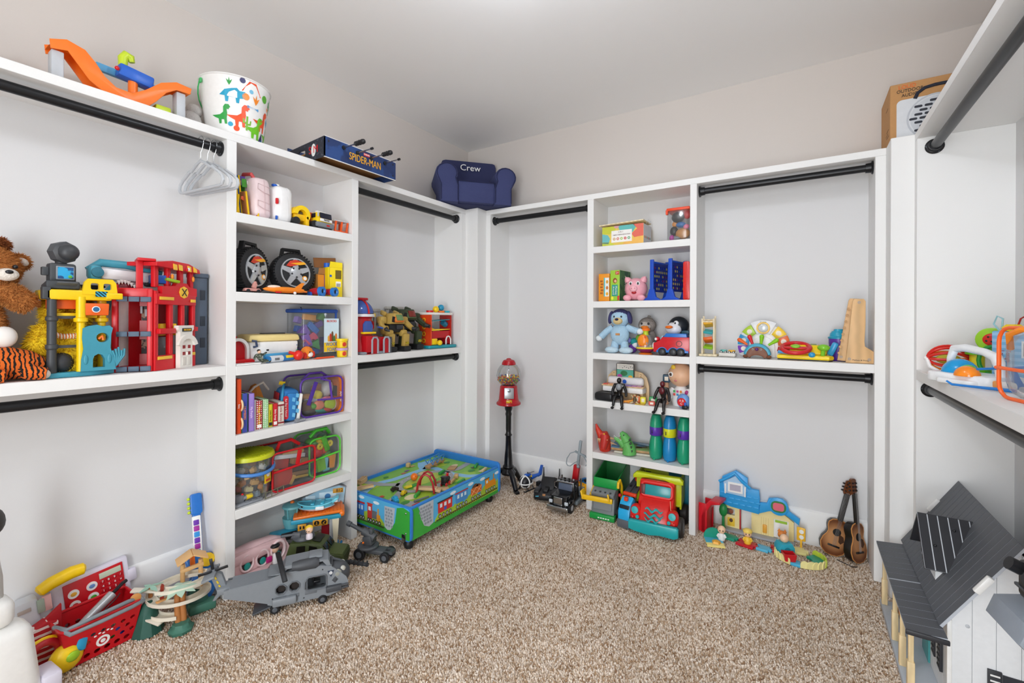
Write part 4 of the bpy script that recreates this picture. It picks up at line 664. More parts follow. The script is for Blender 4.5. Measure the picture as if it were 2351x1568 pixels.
for i,(n_,c,x,y,q,d,a)in enumerate([('red picture book','b8362c',-.05,.02,.05,(.10,.012,.085),0),('brown puzzle board','8a6a44',.06,.025,.05,(.10,.02,.018),.1),('mustard puzzle board','b8963c',.06,.025,.03,(.10,.02,.014),.1),('dark card stack','4a3a32',.06,.025,.075,(.10,.02,.02),.1),('white tray','d8dadc',.0,.06,.15,(.17,.08,.02),.15),('green card','2f8a52',-.095,.03,.04,(.02,.02,.07),.1),('yellow card','d8a820',-.085,.06,.075,(.04,.04,.04),0),('blue booklet','2a3f78',.0,.1,.06,(.19,.02,.11),0),('orange tan card','c89a4a',.01,.018,.025,(.02,.01,.05),.5),('dark red booklet','7a2a28',.05,.08,.1,(.1,.02,.06),0),('wooden puzzle','a8763c',.07,.04,.11,(.09,.03,.03),.2),('red toy shape','c03028',-.04,.07,.115,(.08,.05,.05),.2),('navy card stack','2a3050',-.06,.1,.13,(.06,.05,.06),0),('tan frame','c8a468',.03,.05,.16,(.12,.03,.03),-.1)]):
    o=obj('puzzle_piece',G().box((0,0,0),d,.002,seg=1),M(c,.4),loc=(RBX-y-.02,RBY+x*.85,z+q+.006),rot=(0,a,RL));tag(o,'%s inside the red-trimmed clear bag'%n_,'toy','things in the red-trimmed bag')
gp=M('58c83a',.4);GBX,GBY=-2.255,1.558
t=bag('clear toy bag with bright green piping of pretend groceries',(GBX,GBY,z),RL-.1,.19,.19,.215,gp,r=.045)
tb(t,'piping',gp,[(-.088,-.002,.095),(0,-.003,.108),(.088,-.002,.118)],.0055,8);bx(t,'strap',clear('6ac84a',.45),(.0,.0,.18),(.03,.006,.09),.002,(0,-.3,0));tb(t,'handle',M('43b52e',.4),[(-.06,.06,.215),(-.03,.05,.25),(.03,.05,.252),(.06,.07,.22)],.01,8)
for i,(n_,c,x,y,q,r,kind)in enumerate([('lime green bottle','7fc828',-.01,.016,.05,(.026,.016,.035),1),('pale blue carton','7ac4d8',.03,.02,.045,(.022,.016,.04),1),('orange box','f0942a',.065,.02,.055,(.028,.016,.04),1),('red pepper','d81c20',-.02,.03,.12,(.03,.03,.03),0),('tomato','e0301c',.02,.03,.125,(.025,.025,.025),0),('purple grapes','5a48a8',-.07,.03,.05,(.022,.02,.035),0),('yellow ring beside the strap','f4d818',-.018,.008,.155,(.018,.010,.018),2),('yellow ring at the bag corner','f4d818',.055,.008,.16,(.018,.010,.018),2),('leafy green lettuce','4fae3a',-.02,.07,.17,(.05,.04,.03),0),('clear green lid','3a8a5a',.05,.08,.18,(.03,.03,.03),0),('turquoise packet','2aa8b0',-.02,.05,.02,(.07,.03,.015),1),('red packet','c81820',-.06,.06,.12,(.03,.03,.05),1),('green bean pod','3f9e34',.05,.04,.09,(.035,.02,.02),0),('blue carton','3a70c0',.0,.07,.09,(.03,.03,.05),1),('yellow lemon','e8d02a',.0,.03,.185,(.025,.022,.02),0)]):
    g=G()
    if kind==0:g.ell((0,0,0),r,14)
    elif kind==1:g.box((0,0,0),[2*q_ for q_ in r],.006)
    else:g.tube([(r[0]*.65*math.cos(a),0,r[0]*.65*math.sin(a))for a in [k*2*PI/16 for k in range(16)]],.008,8,True)
    tag(obj('toy_grocery',g,M(c,.35),loc=(GBX-y-.02,GBY+x*.85,z+q+.006),rot=(0,.15*(i%3-1),RL)),'%s inside the green-trimmed clear bag'%n_,'play food','things in the green-trimmed bag')
t=thing('toy_crawler','grey toy construction base with yellow drum before the clear bucket','toy vehicle',(-2.20,1.115,z),RL)
bx(t,'plate',M('868b92',.45),(0,.025,.008),(.13,.05,.014),.004);
for i in range(3):la(t,'plate_ring',M('70757c',.45),[(.007,.0),(.013,0),(.013,.004),(.007,.004)],(-.0+.025*i,.012,.0155),14)
bx(t,'cab',M('70757c',.45),(-.035,.03,.032),(.04,.035,.034),.005);cy(t,'drum',M('e8c81c',.4),(-.005,.02,.032),(.022,.02,.034),.012,n=16);cy(t,'nozzle',M('868b92',.45),(-.02,.02,.031),(-.005,.02,.032),.009,n=12);sp(t,'lamp','red',(-.022,.02,.05),.006,10);bx(t,'tail_block',M('b82a20',.45),(-.062,.03,.02),(.012,.03,.02),.003)
t=thing('track_chain','thin dark grey toy track rail standing before the red-trimmed bag','toy track',(-2.195,1.215,z),RL)
for s in (0,.028):tb(t,'rail',M('6a6a52',.4),[(-.03,.0,.004+s),(.02,.002,.006+s),(.07,.004,.012+s)],.002,6)
for i in range(4):cy(t,'rung',M('6a6a52',.4),(-.025+.03*i,.001,.004+.003*i),(-.025+.03*i,.001,.034+.003*i),.002,n=6)
# ================================================================ floor below the left cubbies
def P2(name,t,m,out,y0,y1,plane='xz',holes=(),bev=0,loc=None,rot=None):return obj(name,G().prism(out,y0,y1,holes,plane,bev),m,t,loc,rot)
tag(obj('wall_outlet',G().prism(rrect(-.035,-.018,.035,.018,.004),0,.004),whitep,loc=(-2.433,1.17,.15),rot=(0,0,RL)),'small white outlet plate on the baseboard behind the pink plane','outlet')
t=thing('toy_airplane','pale pink toy airliner with oval windows under the cubbies','toy plane',(-2.275,1.078,0),RL);pk=M('efc9cb',.35)
oval=lambda x,zz,a,b:[(x+a*math.cos(q),zz+b*math.sin(q))for q in [i*2*PI/16 for i in range(16)]]
P2('fuselage_side',t,pk,[(0,.03),(.235,.01),(.275,.03),(.285,.06),(.265,.105),(.235,.135),(.20,.145),(.0,.152)],-.008,.0,holes=[oval(.06,.085,.028,.036),oval(.135,.08,.028,.036),oval(.215,.085,.03,.038)])
g=G().tube([(-.01,.03,.11),(.10,.03,.115),(.20,.035,.11),(.255,.04,.09),(.285,.045,.06)],[.045,.048,.044,.036,.015],16);obj('fuselage',g,pk,t)
for x,zz,a,b in ((.06,.085,.028,.036),(.135,.08,.028,.036)):
    tb(t,'window_frame',M('f6dcdd',.3),[(q[0],-.011,q[1])for q in oval(x,zz,a+.003,b+.003)],.005,8,True);P2('window_pane',t,M('3a2a2a',.3),oval(x,zz,a,b),-.004,-.002);sp(t,'seat',M('1f9a90',.4),(x+.004,-.006,zz-.018),(.016,.004,.018),10)
tb(t,'cockpit_frame',M('f6dcdd',.3),[(q[0],-.011,q[1])for q in oval(.215,.085,.036,.046)],.006,8,True);P2('wing',t,pk,[(.02,-.02),(.18,-.02),(.10,-.09),(.03,-.075)],.03,.045,'xy',bev=.004);P2('tail_fin',t,pk,[(-.02,.14),(.035,.145),(-.005,.2),(-.025,.2)],.02,.035,bev=.003)
t2=thing('toy_pilot','small toy pilot figure with black hat in the pink airliner cockpit','figure',(-2.265,1.275,.0),RL)
la(t2,'body',M('f0f0f0',.4),[(0,.03),(.018,.03),(.016,.07),(.008,.08),(0,.08)],(0,-.005,.0),14);sp(t2,'head','skin',(0,-.005,.098),(.017,.016,.018));sp(t2,'hat','black',(0,-.003,.114),(.024,.021,.011));bx(t2,'lap_blanket',M('c01e78',.6),(-.035,-.012,.062),(.03,.012,.03),.006);bx(t2,'seat',M('2ab0b0',.4),(.018,.005,.05),(.024,.03,.05),.006)
t=thing('airport_playset','turquoise and orange toy airport terminal with B12 gate board','playset',(-2.272,1.474,0),.95);tq=M('2f9fc0',.4);tqc=M('6fb8c0',.4)
bx(t,'base',M('2a86c8',.4),(.03,-.01,.008),(.24,.12,.014),.004);bx(t,'deck',tq,(.035,.0,.190),(.25,.12,.022),.004);bx(t,'runway',M('f07a1c',.4),(.045,.01,.21),(.25,.13,.016),.006,(0,-.03,0))
g=G()
for i in range(12):g.box((-.06+.02*i,.01,.2205+.0006*i),(.003,.125,.003))
obj('runway_rib',g,M('d86410',.4),t);bx(t,'ramp_roll',M('f07a1c',.4),(.165,-.0,.20),(.03,.12,.03),.012)
for x in (-.06,.13):bx(t,'column',tq,(x,.03,.10),(.018,.02,.17),.003)
P2('support_leg',t,M('e6dcc0',.4),[(.125,.015),(.14,.015),(.15,.18),(.115,.18)],-.06,-.045);tb(t,'support_foot',M('2a86c8',.4),[(.13,-.055,.018),(.15,-.058,.02),(.165,-.052,.05)],.006,8)
bx(t,'gate_wing',tq,(-.13,.005,.115),(.13,.06,.03),.008,(0,0,.25));o=bx(t,'departure_board','black',(-.10,-.035,.115),(.075,.004,.04),.002,(0,0,.25))
for i in range(9):bx(t,'print',['d8b020','4aa83a','c8c8c8'][i%3],(-.128+.026*(i%3),-.0425+.0068*(i%3),.103+.012*(i//3)),(.016,.001,.004),0,(0,0,.25))
for x,s in ((-.035,'v 8'),(.055,'\u2193 /')):o=bx(t,'sign_plate',M('d89a2a',.4),(x,-.061,.16 if x<0 else .172),(.042 if x<0 else .075,.003,.034),.002);
for x in (.037,.073):la(t,'sign_print','black',[(0,0),(.013,0),(.013,.001),(0,.001)],(x,-.0625,.172),16,(PI/2,0,0))
for x,r in ((.037,0),(.073,.8)):obj('sign_arrow',G().box((x,-.0645,.172),(.004,.001,.016),0,(0,r,0)).box((x,-.0645,.166),(.010,.001,.003),0,(0,r,0)),M('d89a2a',.4),t)
for x in (-.043,-.027):bx(t,'sign_print','black',(x,-.063,.16),(.008,.001,.016),.001)
la(t,'control_tower',tqc,[(0,.12),(.035,.12),(.04,.135),(.048,.165),(.05,.185),(.0,.185)],(-.09,.045,0),20);la(t,'tower_glass',clear('8ad0d4',.35),[(.036,.185),(.042,.24),(.04,.24),(.034,.187)],(-.09,.045,0),20);la(t,'tower_roof',tqc,[(0,.262),(.03,.26),(.05,.25),(.052,.24),(0,.24)],(-.09,.045,0),20);la(t,'tower_light','orange',[(0,0),(.012,0),(.008,.01),(0,.011)],(-.09,.045,.261),12)
for a in (.3,1.5,2.8,4.2,5.4):cy(t,'tower_post',tqc,(-.09+.037*math.cos(a),.045+.037*math.sin(a),.185),(-.09+.043*math.cos(a),.045+.043*math.sin(a),.24),.004,n=8)
o=P2('gate_board',t,M('a8cfe4',.4),[(-.05,.21),(.175,.215),(.185,.30),(.15,.315),(.04,.30),(-.04,.265)],.07,.076);bx(o,'board_plate',M('d89a2a',.4),(.145,.0685,.288),(.055,.003,.026),.001);tx(o,'B12',.024,(.153,.0665,.288),'black');bx(o,'board_pane',M('cfe6f2',.3),(.0,.0685,.25),(.05,.002,.05),.002);bx(o,'board_pane',M('cfe6f2',.3),(.09,.0685,.262),(.09,.002,.05),.002);la(o,'board_print',M('3f7fb8',.4),[(0,0),(.016,0),(.016,.001),(0,.001)],(.09,.067,.262),14,(PI/2,0,0));P2('board_frame',o,M('8a8f96',.4),[(-.055,.205),(-.045,.268),(.04,.306),(.15,.321),(.19,.304),(.185,.30),(.15,.315),(.04,.30),(-.04,.265),(-.05,.21)],.068,.078)
P2('door_panel',t,M('a81c2c',.4),rrect(.06,.03,.11,.14,.006),-.03,-.02);sp(t,'luggage','yellow',(-.04,-.03,.045),(.035,.02,.028));bx(t,'luggage_belt','yellow',(-.06,-.02,.07),(.03,.03,.05),.006);bx(t,'scanner','lgrey',(.11,-.03,.1),(.02,.03,.16),.004)
t=thing('whale_boat','sky blue whale-shaped toy boat resting on the orange runway','toy boat',(-2.255,1.505,.2245),.86)
g=G().lathe([(0,0),(.03,.0),(.045,.02),(.048,.03)],(0,0,0),24);
for i,v in enumerate(g.v):g.v[i]=(v[0]*2.0+.0,v[1]*.9,v[2]+.08*(v[0])**2*6)
obj('hull',g,M('5ec4dc',.3),t);g=G().lathe([(0,.002),(.031,.002),(.046,.021)],(0,0,-.0015),24)
for i,v in enumerate(g.v):g.v[i]=(v[0]*2.02,v[1]*.92,v[2]*.7+.08*(v[0])**2*6-.0012)
obj('belly',g,M('eef2f4',.35),t);tb(t,'gunwale',M('6fd0e6',.3),[(.096*math.cos(a),.043*math.sin(a),.03+.08*(.048*math.cos(a))**2*6+.012*math.cos(a)**2)for a in [i*2*PI/28 for i in range(28)]],.004,8,True)
P2('tail_fluke',t,M('6fd0e6',.3),[(.085,.03),(.115,.055),(.105,.06),(.08,.045)],-.03,.03,bev=.002);bx(t,'fin',M('f2f4f5',.35),(.02,-.045,.018),(.045,.015,.02),.006);bx(t,'fin',M('f2f4f5',.35),(.10,-.01,.04),(.02,.02,.02),.006);sp(t,'eye','black',(-.07,-.026,.03),(.007,.005,.008),10)
for x in (-.02,.03):bx(t,'seat',M('43b8d4',.3),(x,0,.03),(.02,.055,.02),.004)
t=thing('army_truck','olive green toy army truck with grey roof turret and long gun','toy vehicle',(-2.055,1.385,0),.62);ag=M('3f4a22',.5)
P2('body',t,ag,[(-.14,.03),(.13,.03),(.14,.075),(.135,.1),(.06,.115),(.03,.155),(-.04,.17),(-.12,.165),(-.145,.09)],-.06,.06,bev=.006);bx(t,'hood',M('4a5628',.5),(.098,0,.104),(.07,.105,.016),.005,(0,.1,0))
for y in (-.061,.061):P2('side_window',t,M('10120c',.3),[(-.03,.11),(.02,.11),(.012,.148),(-.025,.155)],y-.001,y+.001);P2('side_window',t,M('10120c',.3),[(-.09,.11),(-.045,.11),(-.045,.155),(-.085,.152)],y-.001,y+.001)
for y in (-.028,.028):bx(t,'windscreen',M('10120c',.2),(.049,y,.136),(.004,.045,.038),.002,(0,-.64,0))
bx(t,'roof_hatch',M('15180e',.4),(-.0,.0,.1685),(.04,.075,.004),.001,(0,.2,0));bx(t,'grille',M('333c1c',.5),(.137,0,.08),(.006,.08,.03),.002)
for x in (-.085,.085):
    for y in (-.055,.055):wheel(t,(x,y,.035),.035,.03,'black','dgrey','y')
la(t,'turret_ring',M('5a5e64',.5),[(0,0),(.05,0),(.052,.006),(.046,.02),(.0,.02)],(-.075,.0,.168),20);P2('turret_shield',t,M('5a5e64',.5),[(-.12,.188),(-.035,.188),(-.045,.205),(-.11,.205)],-.05,-.044);bx(t,'gun_mount',M('5a5e64',.5),(-.09,-.05,.205),(.04,.02,.025),.004);cy(t,'gun_barrel',M('5a5e64',.5),(-.10,-.055,.21),(-.15,-.085,.215),.006,n=10)
tb(t,'front_gun',M('33363a',.55),[(.13,-.02,.05),(.17,-.03,.055),(.26,-.05,.05)],[.012,.010,.009],8)
for i in range(5):bx(t,'gun_rib',M('2a2c30',.6),(.165+.022*i,-.029-.0048*i,.0545),(.008,.024,.022),.003)
t=thing('toy_figure','tiny blonde toy figure in white riding the olive truck turret','figure',(-2.045,1.325,.1895),.62)
la(t,'body',M('e8dce4',.4),[(0,0),(.016,0),(.015,.02),(.007,.03),(0,.03)],n=14);sp(t,'head','skin',(0,0,.042),.017);sp(t,'hair',M('f2c82a',.5),(-.003,.006,.047),(.0185,.0175,.017));sp(t,'eye','black',(.004,-.0165,.042),.0025,8);sp(t,'eye','black',(-.006,-.016,.042),.0025,8)

t=thing('army_helicopter','large grey toy military helicopter with rear ramp on the carpet','toy helicopter',(-1.90,1.185,0),.97);t.scale=(.95,.95,.95);hg=M('82888e',.5);hg2=M('6a6f75',.5);hd=M('45484d',.5)
octo=lambda x,zz,r:[(x+r*math.cos(PI/8+i*PI/4),zz+r*math.sin(PI/8+i*PI/4))for i in range(8)]
side=[(-.30,.115),(-.13,.052),(-.09,.035),(.13,.035),(.185,.05),(.215,.08),(.205,.105),(.175,.135),(.14,.165),(.09,.175),(-.06,.17),(-.13,.155),(-.30,.148)]
for y in (-.055,.047):P2('hull_side',t,hg,side,y,y+.008,holes=[octo(-.075,.105,.022),octo(-.02,.108,.022),rrect(.035,.075,.115,.135,.012)])
P2('hull_belly',t,hg,[(-.13,.046),(-.09,.03),(.13,.03),(.185,.045),(.185,.052),(.13,.038),(-.09,.038),(-.13,.056)],-.054,.054);P2('hull_roof',t,hg,[(-.28,.147),(-.13,.154),(-.06,.169),(.09,.174),(.14,.164),(.14,.168),(.09,.18),(-.06,.176),(-.13,.16),(-.28,.152)],-.054,.054)
for x in (-.075,-.02):
    for y in (-.057,):tb(t,'window_frame',hg2,[(q[0],y,q[1])for q in octo(x,.105 if x<-.05 else .108,.024)],.003,6,True)
for x in (-.075,-.02):P2('window_shade',t,M('241c1a',.6),octo(x,.106,.022),-.040,-.036)
tb(t,'door_frame',hg2,[(q[0],-.058,q[1])for q in rrect(.033,.073,.117,.137,.012)],.003,6,True);tb(t,'door_grip',hg2,[(.03,-.06,.082),(.024,-.064,.09),(.024,-.064,.12),(.03,-.06,.128)],.003,6);bx(t,'cabin_seat','black',(.075,0,.085),(.03,.03,.012),.003);bx(t,'cabin_seat_back','black',(.06,0,.105),(.008,.03,.04),.003)
g=G().lathe([(.066,.0),(.07,.02),(.064,.05),(.045,.075),(.02,.088),(0,.09)],(.135,0,.10),20,(0,PI/2,0));
for i,v in enumerate(g.v):g.v[i]=(v[0],v[1]*.82,.10+(v[2]-.10)*(.95 if v[2]>.10 else .8))
obj('nose',g,hd,t)
for y in (-.03,.03):sp(t,'nose_window',M('b9b9ae',.15),(.188,y,.135),(.016,.012,.014),12);sp(t,'nose_window',M('9a9c94',.15),(.165,y*1.55,.125),(.02,.010,.02),12)
tb(t,'canopy_frame',hd,[(.135,-.055,.135),(.14,-.03,.17),(.14,0,.178),(.14,.03,.17),(.135,.055,.135)],.006,8);tb(t,'canopy_frame',hd,[(.14,0,.178),(.175,0,.165),(.205,0,.135)],.006,8)
obj('engine',G().tube([(-.03,-.04,.193),(.0,-.042,.193),(.07,-.042,.193),(.085,-.042,.193)],[.018,.024,.025,.017],14),hd,t);P2('engine_deck',t,hg,[(-.13,.175),(-.08,.178),(-.06,.205),(.06,.21),(.125,.2),(.135,.172),(.12,.17),(.1,.196),(-.05,.19),(-.07,.17)],-.05,.05);bx(t,'roof_hatch',hg,(.07,.0,.214),(.06,.07,.012),.004)
P2('tail_boom',t,hg,[(-.12,.155),(-.12,.06),(-.28,.115),(-.33,.125),(-.33,.15)],-.035,.035,bev=.006);P2('tail_fin',t,hg,[(-.33,.12),(-.29,.125),(-.315,.205),(-.345,.225),(-.365,.22)],-.012,.012,bev=.003);bx(t,'tail_plane',hg,(-.355,-.015,.218),(.05,.12,.01),.003,(0,-.3,0));P2('tail_skid',t,hg,[(-.33,.125),(-.35,.09),(-.34,.09),(-.31,.12)],-.008,.008)
for i in range(4):bx(t,'hazard_stripe',M('e0c020',.5),(-.338+.008*i,-.0135,.193-.02*i),(.006,.002,.014),0,(0,-.45,0))
for a in (.2,1.75,3.3):bx(t,'tail_rotor_blade','black',(-.345+.032*math.cos(a),-.022,.23+.032*math.sin(a)),(.05,.004,.012),.001,(0,-a,0))
la(t,'rotor_hub',hg2,[(0,0),(.018,0),(.014,.015),(0,.016)],(-.345,-.0,.226),12);bx(t,'main_rotor_blade','black',(-.075,-.045,.205),(.022,.16,.008),.003,(.5,0,.3))
for x in (-.1,.1):
    for y in (-.05,.05):wheel(t,(x,y,.02),.02,.02,'black','dgrey','y')
bx(t,'side_pod',hg,(-.06,-.064,.055),(.10,.022,.036),.008);bx(t,'gun_pod',hd,(.15,-.062,.065),(.07,.022,.028),.006);cy(t,'gun_barrel',hd,(.17,-.065,.072),(.215,-.06,.072),.005,n=8);cy(t,'gun_barrel',hd,(.17,-.065,.06),(.215,-.06,.06),.005,n=8)
for x,w in ((-.075,.045),(-.02,.04),(.05,.05)):bx(t,'hull_panel',hg2,(x,-.0562,.066),(w,.003,.016),.0012)
bx(t,'hull_panel',hg2,(-.16,-.0365,.118),(.05,.003,.03),.001);bx(t,'hull_panel',hg2,(-.19,-.0365,.09),(.03,.003,.02),.001,(0,-.3,0));P2('skull_sticker',t,M('2e3a50',.4),[(.122,.148),(.15,.148),(.137,.118)],-.0575,-.0555);sp(t,'sticker_print',M('d8dadc',.4),(.136,-.058,.138),(.008,.001,.008),10)
obj('rear_ramp',G().box((-.045,0,0),(.10,.09,.007),.002),M('4c5056',.5),t,loc=(-.10,0,.035),rot=(0,-.28,0))
for x,zz in ((-.26,.135),(-.2,.1),(-.11,.07),(.02,.045),(.12,.06),(.16,.1),(.0,.185),(.1,.16)):sp(t,'screw','black',(x,-.056 if x>-.13 else -.036,zz),(.003,.002,.003),6)
t=thing('toy_cannon','dark grey toy anti-aircraft cannon on wheels beside the train table','toy',(-1.925,1.62,0),.35);cg=M('4a4d51',.5)
for x,y,r in ((-.055,-.045,.032),(-.055,.05,.032),(.085,-.035,.026),(.085,.035,.026)):wheel(t,(x,y,r),r,.018,'black','dgrey','y')
bx(t,'chassis',cg,(.0,0,.042),(.15,.06,.022),.005);P2('tow_frame',t,cg,[(.02,-.03),(.12,-.02),(.12,.02),(.02,.03)],.035,.05,'xy',holes=[[(.04,-.015),(.1,-.01),(.1,.01),(.04,.015)]]);la(t,'turntable',cg,[(0,0),(.055,0),(.056,.006),(.05,.012),(0,.014)],(-.03,0,.056),24);bx(t,'gun_mount',cg,(-.025,.0,.092),(.05,.05,.05),.006,(0,-.2,0));cy(t,'breech',cg,(.01,0,.105),(-.06,0,.135),.02,n=14);cy(t,'barrel',cg,(-.05,0,.13),(-.145,0,.165),.010,n=12);cy(t,'muzzle',cg,(-.135,0,.161),(-.155,0,.169),.014,n=12);bx(t,'sight',cg,(-.01,.0,.14),(.02,.03,.03),.005);sp(t,'button','orange',(-.045,-.026,.085),.006,8)
bx(t,'rear_spade',M('2c2e31',.6),(-.05,.08,.018),(.03,.10,.006),.002,(.25,0,.4))
tag(obj('toy_block',G().prism([(-.03,0),(.03,0),(.02,.04),(-.02,.03)],-.02,.02,bev=.004),M('e8541c',.4),loc=(-2.15,1.085,0),rot=(0,0,RL)),'orange plastic toy wedge on the carpet behind the helicopter tail','toy')
# ================================================================ floor of the long left bay
t=thing('shopping_basket','red plastic toy shopping basket with two grey handles and bullseye logo','basket',(-2.295,.588,0),RL+.05);t.scale=(.93,.93,.95);rb=M('c4111d',.38)
def frus(w0,d0,w1,d1,z0,z1):return [(-w0/2,-d0/2,z0),(w0/2,-d0/2,z0),(w0/2,d0/2,z0),(-w0/2,d0/2,z0),(-w1/2,-d1/2,z1),(w1/2,-d1/2,z1),(w1/2,d1/2,z1),(-w1/2,d1/2,z1)]
W0,D0,W1_,D1_,HB=.20,.13,.255,.18,.155
hol=[[(x+.009*math.cos(a)*(1+.2*(r==0)),zz+.008*math.sin(a)*(1+.2*(r==0)))for a in [k*PI/4 for k in range(8)]]for r,zz in enumerate((.022,.05,.075,.1))for x in [(-.08+.032*i+.016*(r%2))for i in range(6)]if not (r in (1,2)and abs(x+.005)<.03)]
tl_=math.atan2((D1_-D0)/2,HB)
for s in (1,-1):
    o=obj('side_wall',G().prism([(-W0/2,0),(W0/2,0),(W1_/2,HB),(-W1_/2,HB)],-.002,.002,hol),rb,t,loc=(0,-s*D0/2,.002),rot=(tl_*1 if s==1 else tl_,0,0 if s==1 else PI))
tl2=math.atan2((W1_-W0)/2,HB);hol2=[circ(x,zz,.008,8)for zz in (.03,.06,.09)for x in (-.04,-.013,.013,.04)]
for s in (1,-1):o=obj('end_wall',G().prism([(-D0/2,0),(D0/2,0),(D1_/2,HB),(-D1_/2,HB)],-.002,.002,hol2),rb,t,loc=(s*W0/2,0,.002),rot=(tl2,0,PI/2*s))
bx(t,'bottom',rb,(0,0,.004),(W0,D0,.006));tb(t,'rim',rb,[(x,y,HB+.004)for x,y in rrect(-W1_/2,-D1_/2,W1_/2,D1_/2,.02)],.006,8,True)
for r0,r1,c in ((0,.008,'white'),(.014,.022,'white')):
    o=obj('logo',G().prism(circ(0,0,r1,24),-.001,.001,[circ(0,0,r0,24)]if r0 else []),c,t,loc=(.0,-D0/2-.013,.058),rot=(tl_,0,0))
for i in range(5):o=obj('logo_print',G().ell((0,0,0),(.005,.001,.0035),8),'white',t,loc=(-.026+.013*i,-D0/2-.019-(.002 if i%2 else 0),.09+(.006 if i%2 else 0)),rot=(tl_,0,0))
for y,lift in ((-.085,.02),(-.05,.05)):tb(t,'handle',M('7e868c',.45),[(-.128,y*.2,HB+.005),(-.11,y-.035,HB+.0+lift*.2),(-.02,y-.045,HB+lift*.4),(.08,y-.04,HB+lift*.4),(.125,y-.02,HB+.004),(.13,y*.2,HB+.005)],.0075,10)
for n_,c,x,y,q,sz in (('orange','e8641c',-.04,-.02,.04,(.03,.02,.02)),('blue','2a50c8',.07,-.02,.03,(.02,.02,.02)),('dark grey','4a4a50',.0,.0,.03,(.05,.04,.03)),('green','3a8a3a',.04,-.03,.03,(.02,.02,.02)),('grey','8a8a90',-.05,.02,.04,(.04,.03,.03))):
    tag(obj('toy_grocery',G().ell((0,0,0),sz,10),M(c,.4),loc=(-2.295-y,.588+x*.9,q)),'%s toy inside the red shopping basket'%n_,'toy','toys in the shopping basket')
t=thing('hair_iron','silver toy hair straightener with black cord in the red basket','toy',(-2.295,.60,.105),RL+.08)
obj('barrel',G().tube([(-.075,-.01,.0),(-.02,.01,.025),(.05,.03,.06)],[.014,.016,.018],12),M('b8babd',.3,.5),t);tb(t,'cord','black',[(.05,.03,.062),(.085,.035,.085),(.10,.04,.088)],.007,8);tb(t,'cord','black',[(-.08,-.02,.02),(0,-.035,.04),(.04,-.03,.065),(.06,-.01,.07)],.002,6)
t=thing('cash_register','red and white toy cash register keypad leaning against the wall','toy',(-2.418,.632,.0),rot=(-.06,-.10,RL));wv=M('dcd8e6',.4)
bx(t,'housing',wv,(.0,.01,.13),(.235,.03,.235),.008);bx(t,'keypad_panel',M('c41420',.35),(.005,-.008,.135),(.185,.006,.20),.003);bx(t,'display',M('c3cdb8',.2),(.055,-.012,.213),(.07,.002,.024),.001)
for s in (-1,1):bx(t,'hinge_clip',wv,(s*.125,.005,.12 if s<0 else .16),(.03,.02,.05),.004)
for i in range(6):
    x,q=-.06+.055*(i%2),.19-.045*(i//2);la(t,'picture_button','white',[(0,0),(.017,0),(.017,.003),(0,.004)],(x,-.011,q),20,(PI/2,0,0));sp(t,'picture_print',['e0a83a','6a8fc8','c83a3a','4aa83a','3a5fb8','d8b02a'][i],(x,-.0152,q),(.010,.0008,.008),10)
for i,ch_ in enumerate('789/456x123-0.C+'):
    x,q=.028+.019*(i%4),.188-.019*(i//4);bx(t,'key',M('b01220',.35),(x,-.0115,q),(.015,.003,.015),.001);tx(t,ch_,.012,(x,-.0135,q),'white')
tx(t,'TOTAL',.017,(.055,-.0125,.107),'white')
tag(obj('toy_handset',G().tube([(-.068,0,-.006),(-.062,0,-.004),(-.03,0,.004),(.03,0,.004),(.062,0,-.004),(.068,0,-.006)],[.014,.022,.024,.024,.022,.014],10),M('f0c600',.4),loc=(-2.385,.512,.275),rot=(0,-.24,RL)),'yellow toy telephone handset on top of the cash register','toy')
t=thing('toy_scanner','pale grey toy checkout drawer beside the cash register','toy',(-2.38,.438,0),rot=(0,-.1,RL));bx(t,'drawer',M('cdd0d6',.4),(0,.03,.12),(.07,.06,.235),.012);bx(t,'window',M('9fb0a0',.3),(.038,.0,.20),(.02,.01,.05),.003);bx(t,'note',M('e8b8b4',.5),(.055,.005,.20),(.025,.006,.06),.002);bx(t,'slot',M('b4a8a0',.5),(-.005,-.002,.205),(.035,.004,.014),.002)
t=thing('snack_bag','red toy paper bag with curved white stripes','bag',(-2.335,.44,0),RL);st=banded('b81420','e8dcd8',14,'wave',1.5,.6,'Z',.62)
P2('sack',t,st,[(-.05,0),(.045,0),(.05,.15),(.02,.165),(-.045,.135)],-.02,.03,bev=.004);P2('flap',t,M('b81420',.6),[(.02,.05),(.065,.06),(.062,.2),(.02,.165)],.0,.02,bev=.003)
t=thing('baby_toy','yellow toy with red ring, blue comb and green leaf by the basket','toy',(-2.225,.462,0),RL+.2);tb(t,'ring',M('b8202a',.4),[(-.02+.045*math.cos(a),.03,.075+.05*math.sin(a))for a in [i*PI/12 for i in range(13)]],.013,10);tb(t,'outer_ring','yellow',[(-.02+.058*math.cos(a),.035,.075+.062*math.sin(a))for a in [i*PI/12 for i in range(13)]],.007,8);sp(t,'body','yellow',(.03,.0,.05),(.05,.035,.05));bx(t,'comb',M('2a9ac8',.4),(.065,-.02,.08),(.03,.015,.045),.006,(0,.2,0));sp(t,'leaf',M('9ac82a',.4),(.035,-.034,.06),(.02,.006,.018),8)
t=thing('toy_kitchen','white toy appliance with black knob at the picture edge beside the basket','toy',(-2.17,.318,0),RL+.1);ww=M('ecebe8',.4)
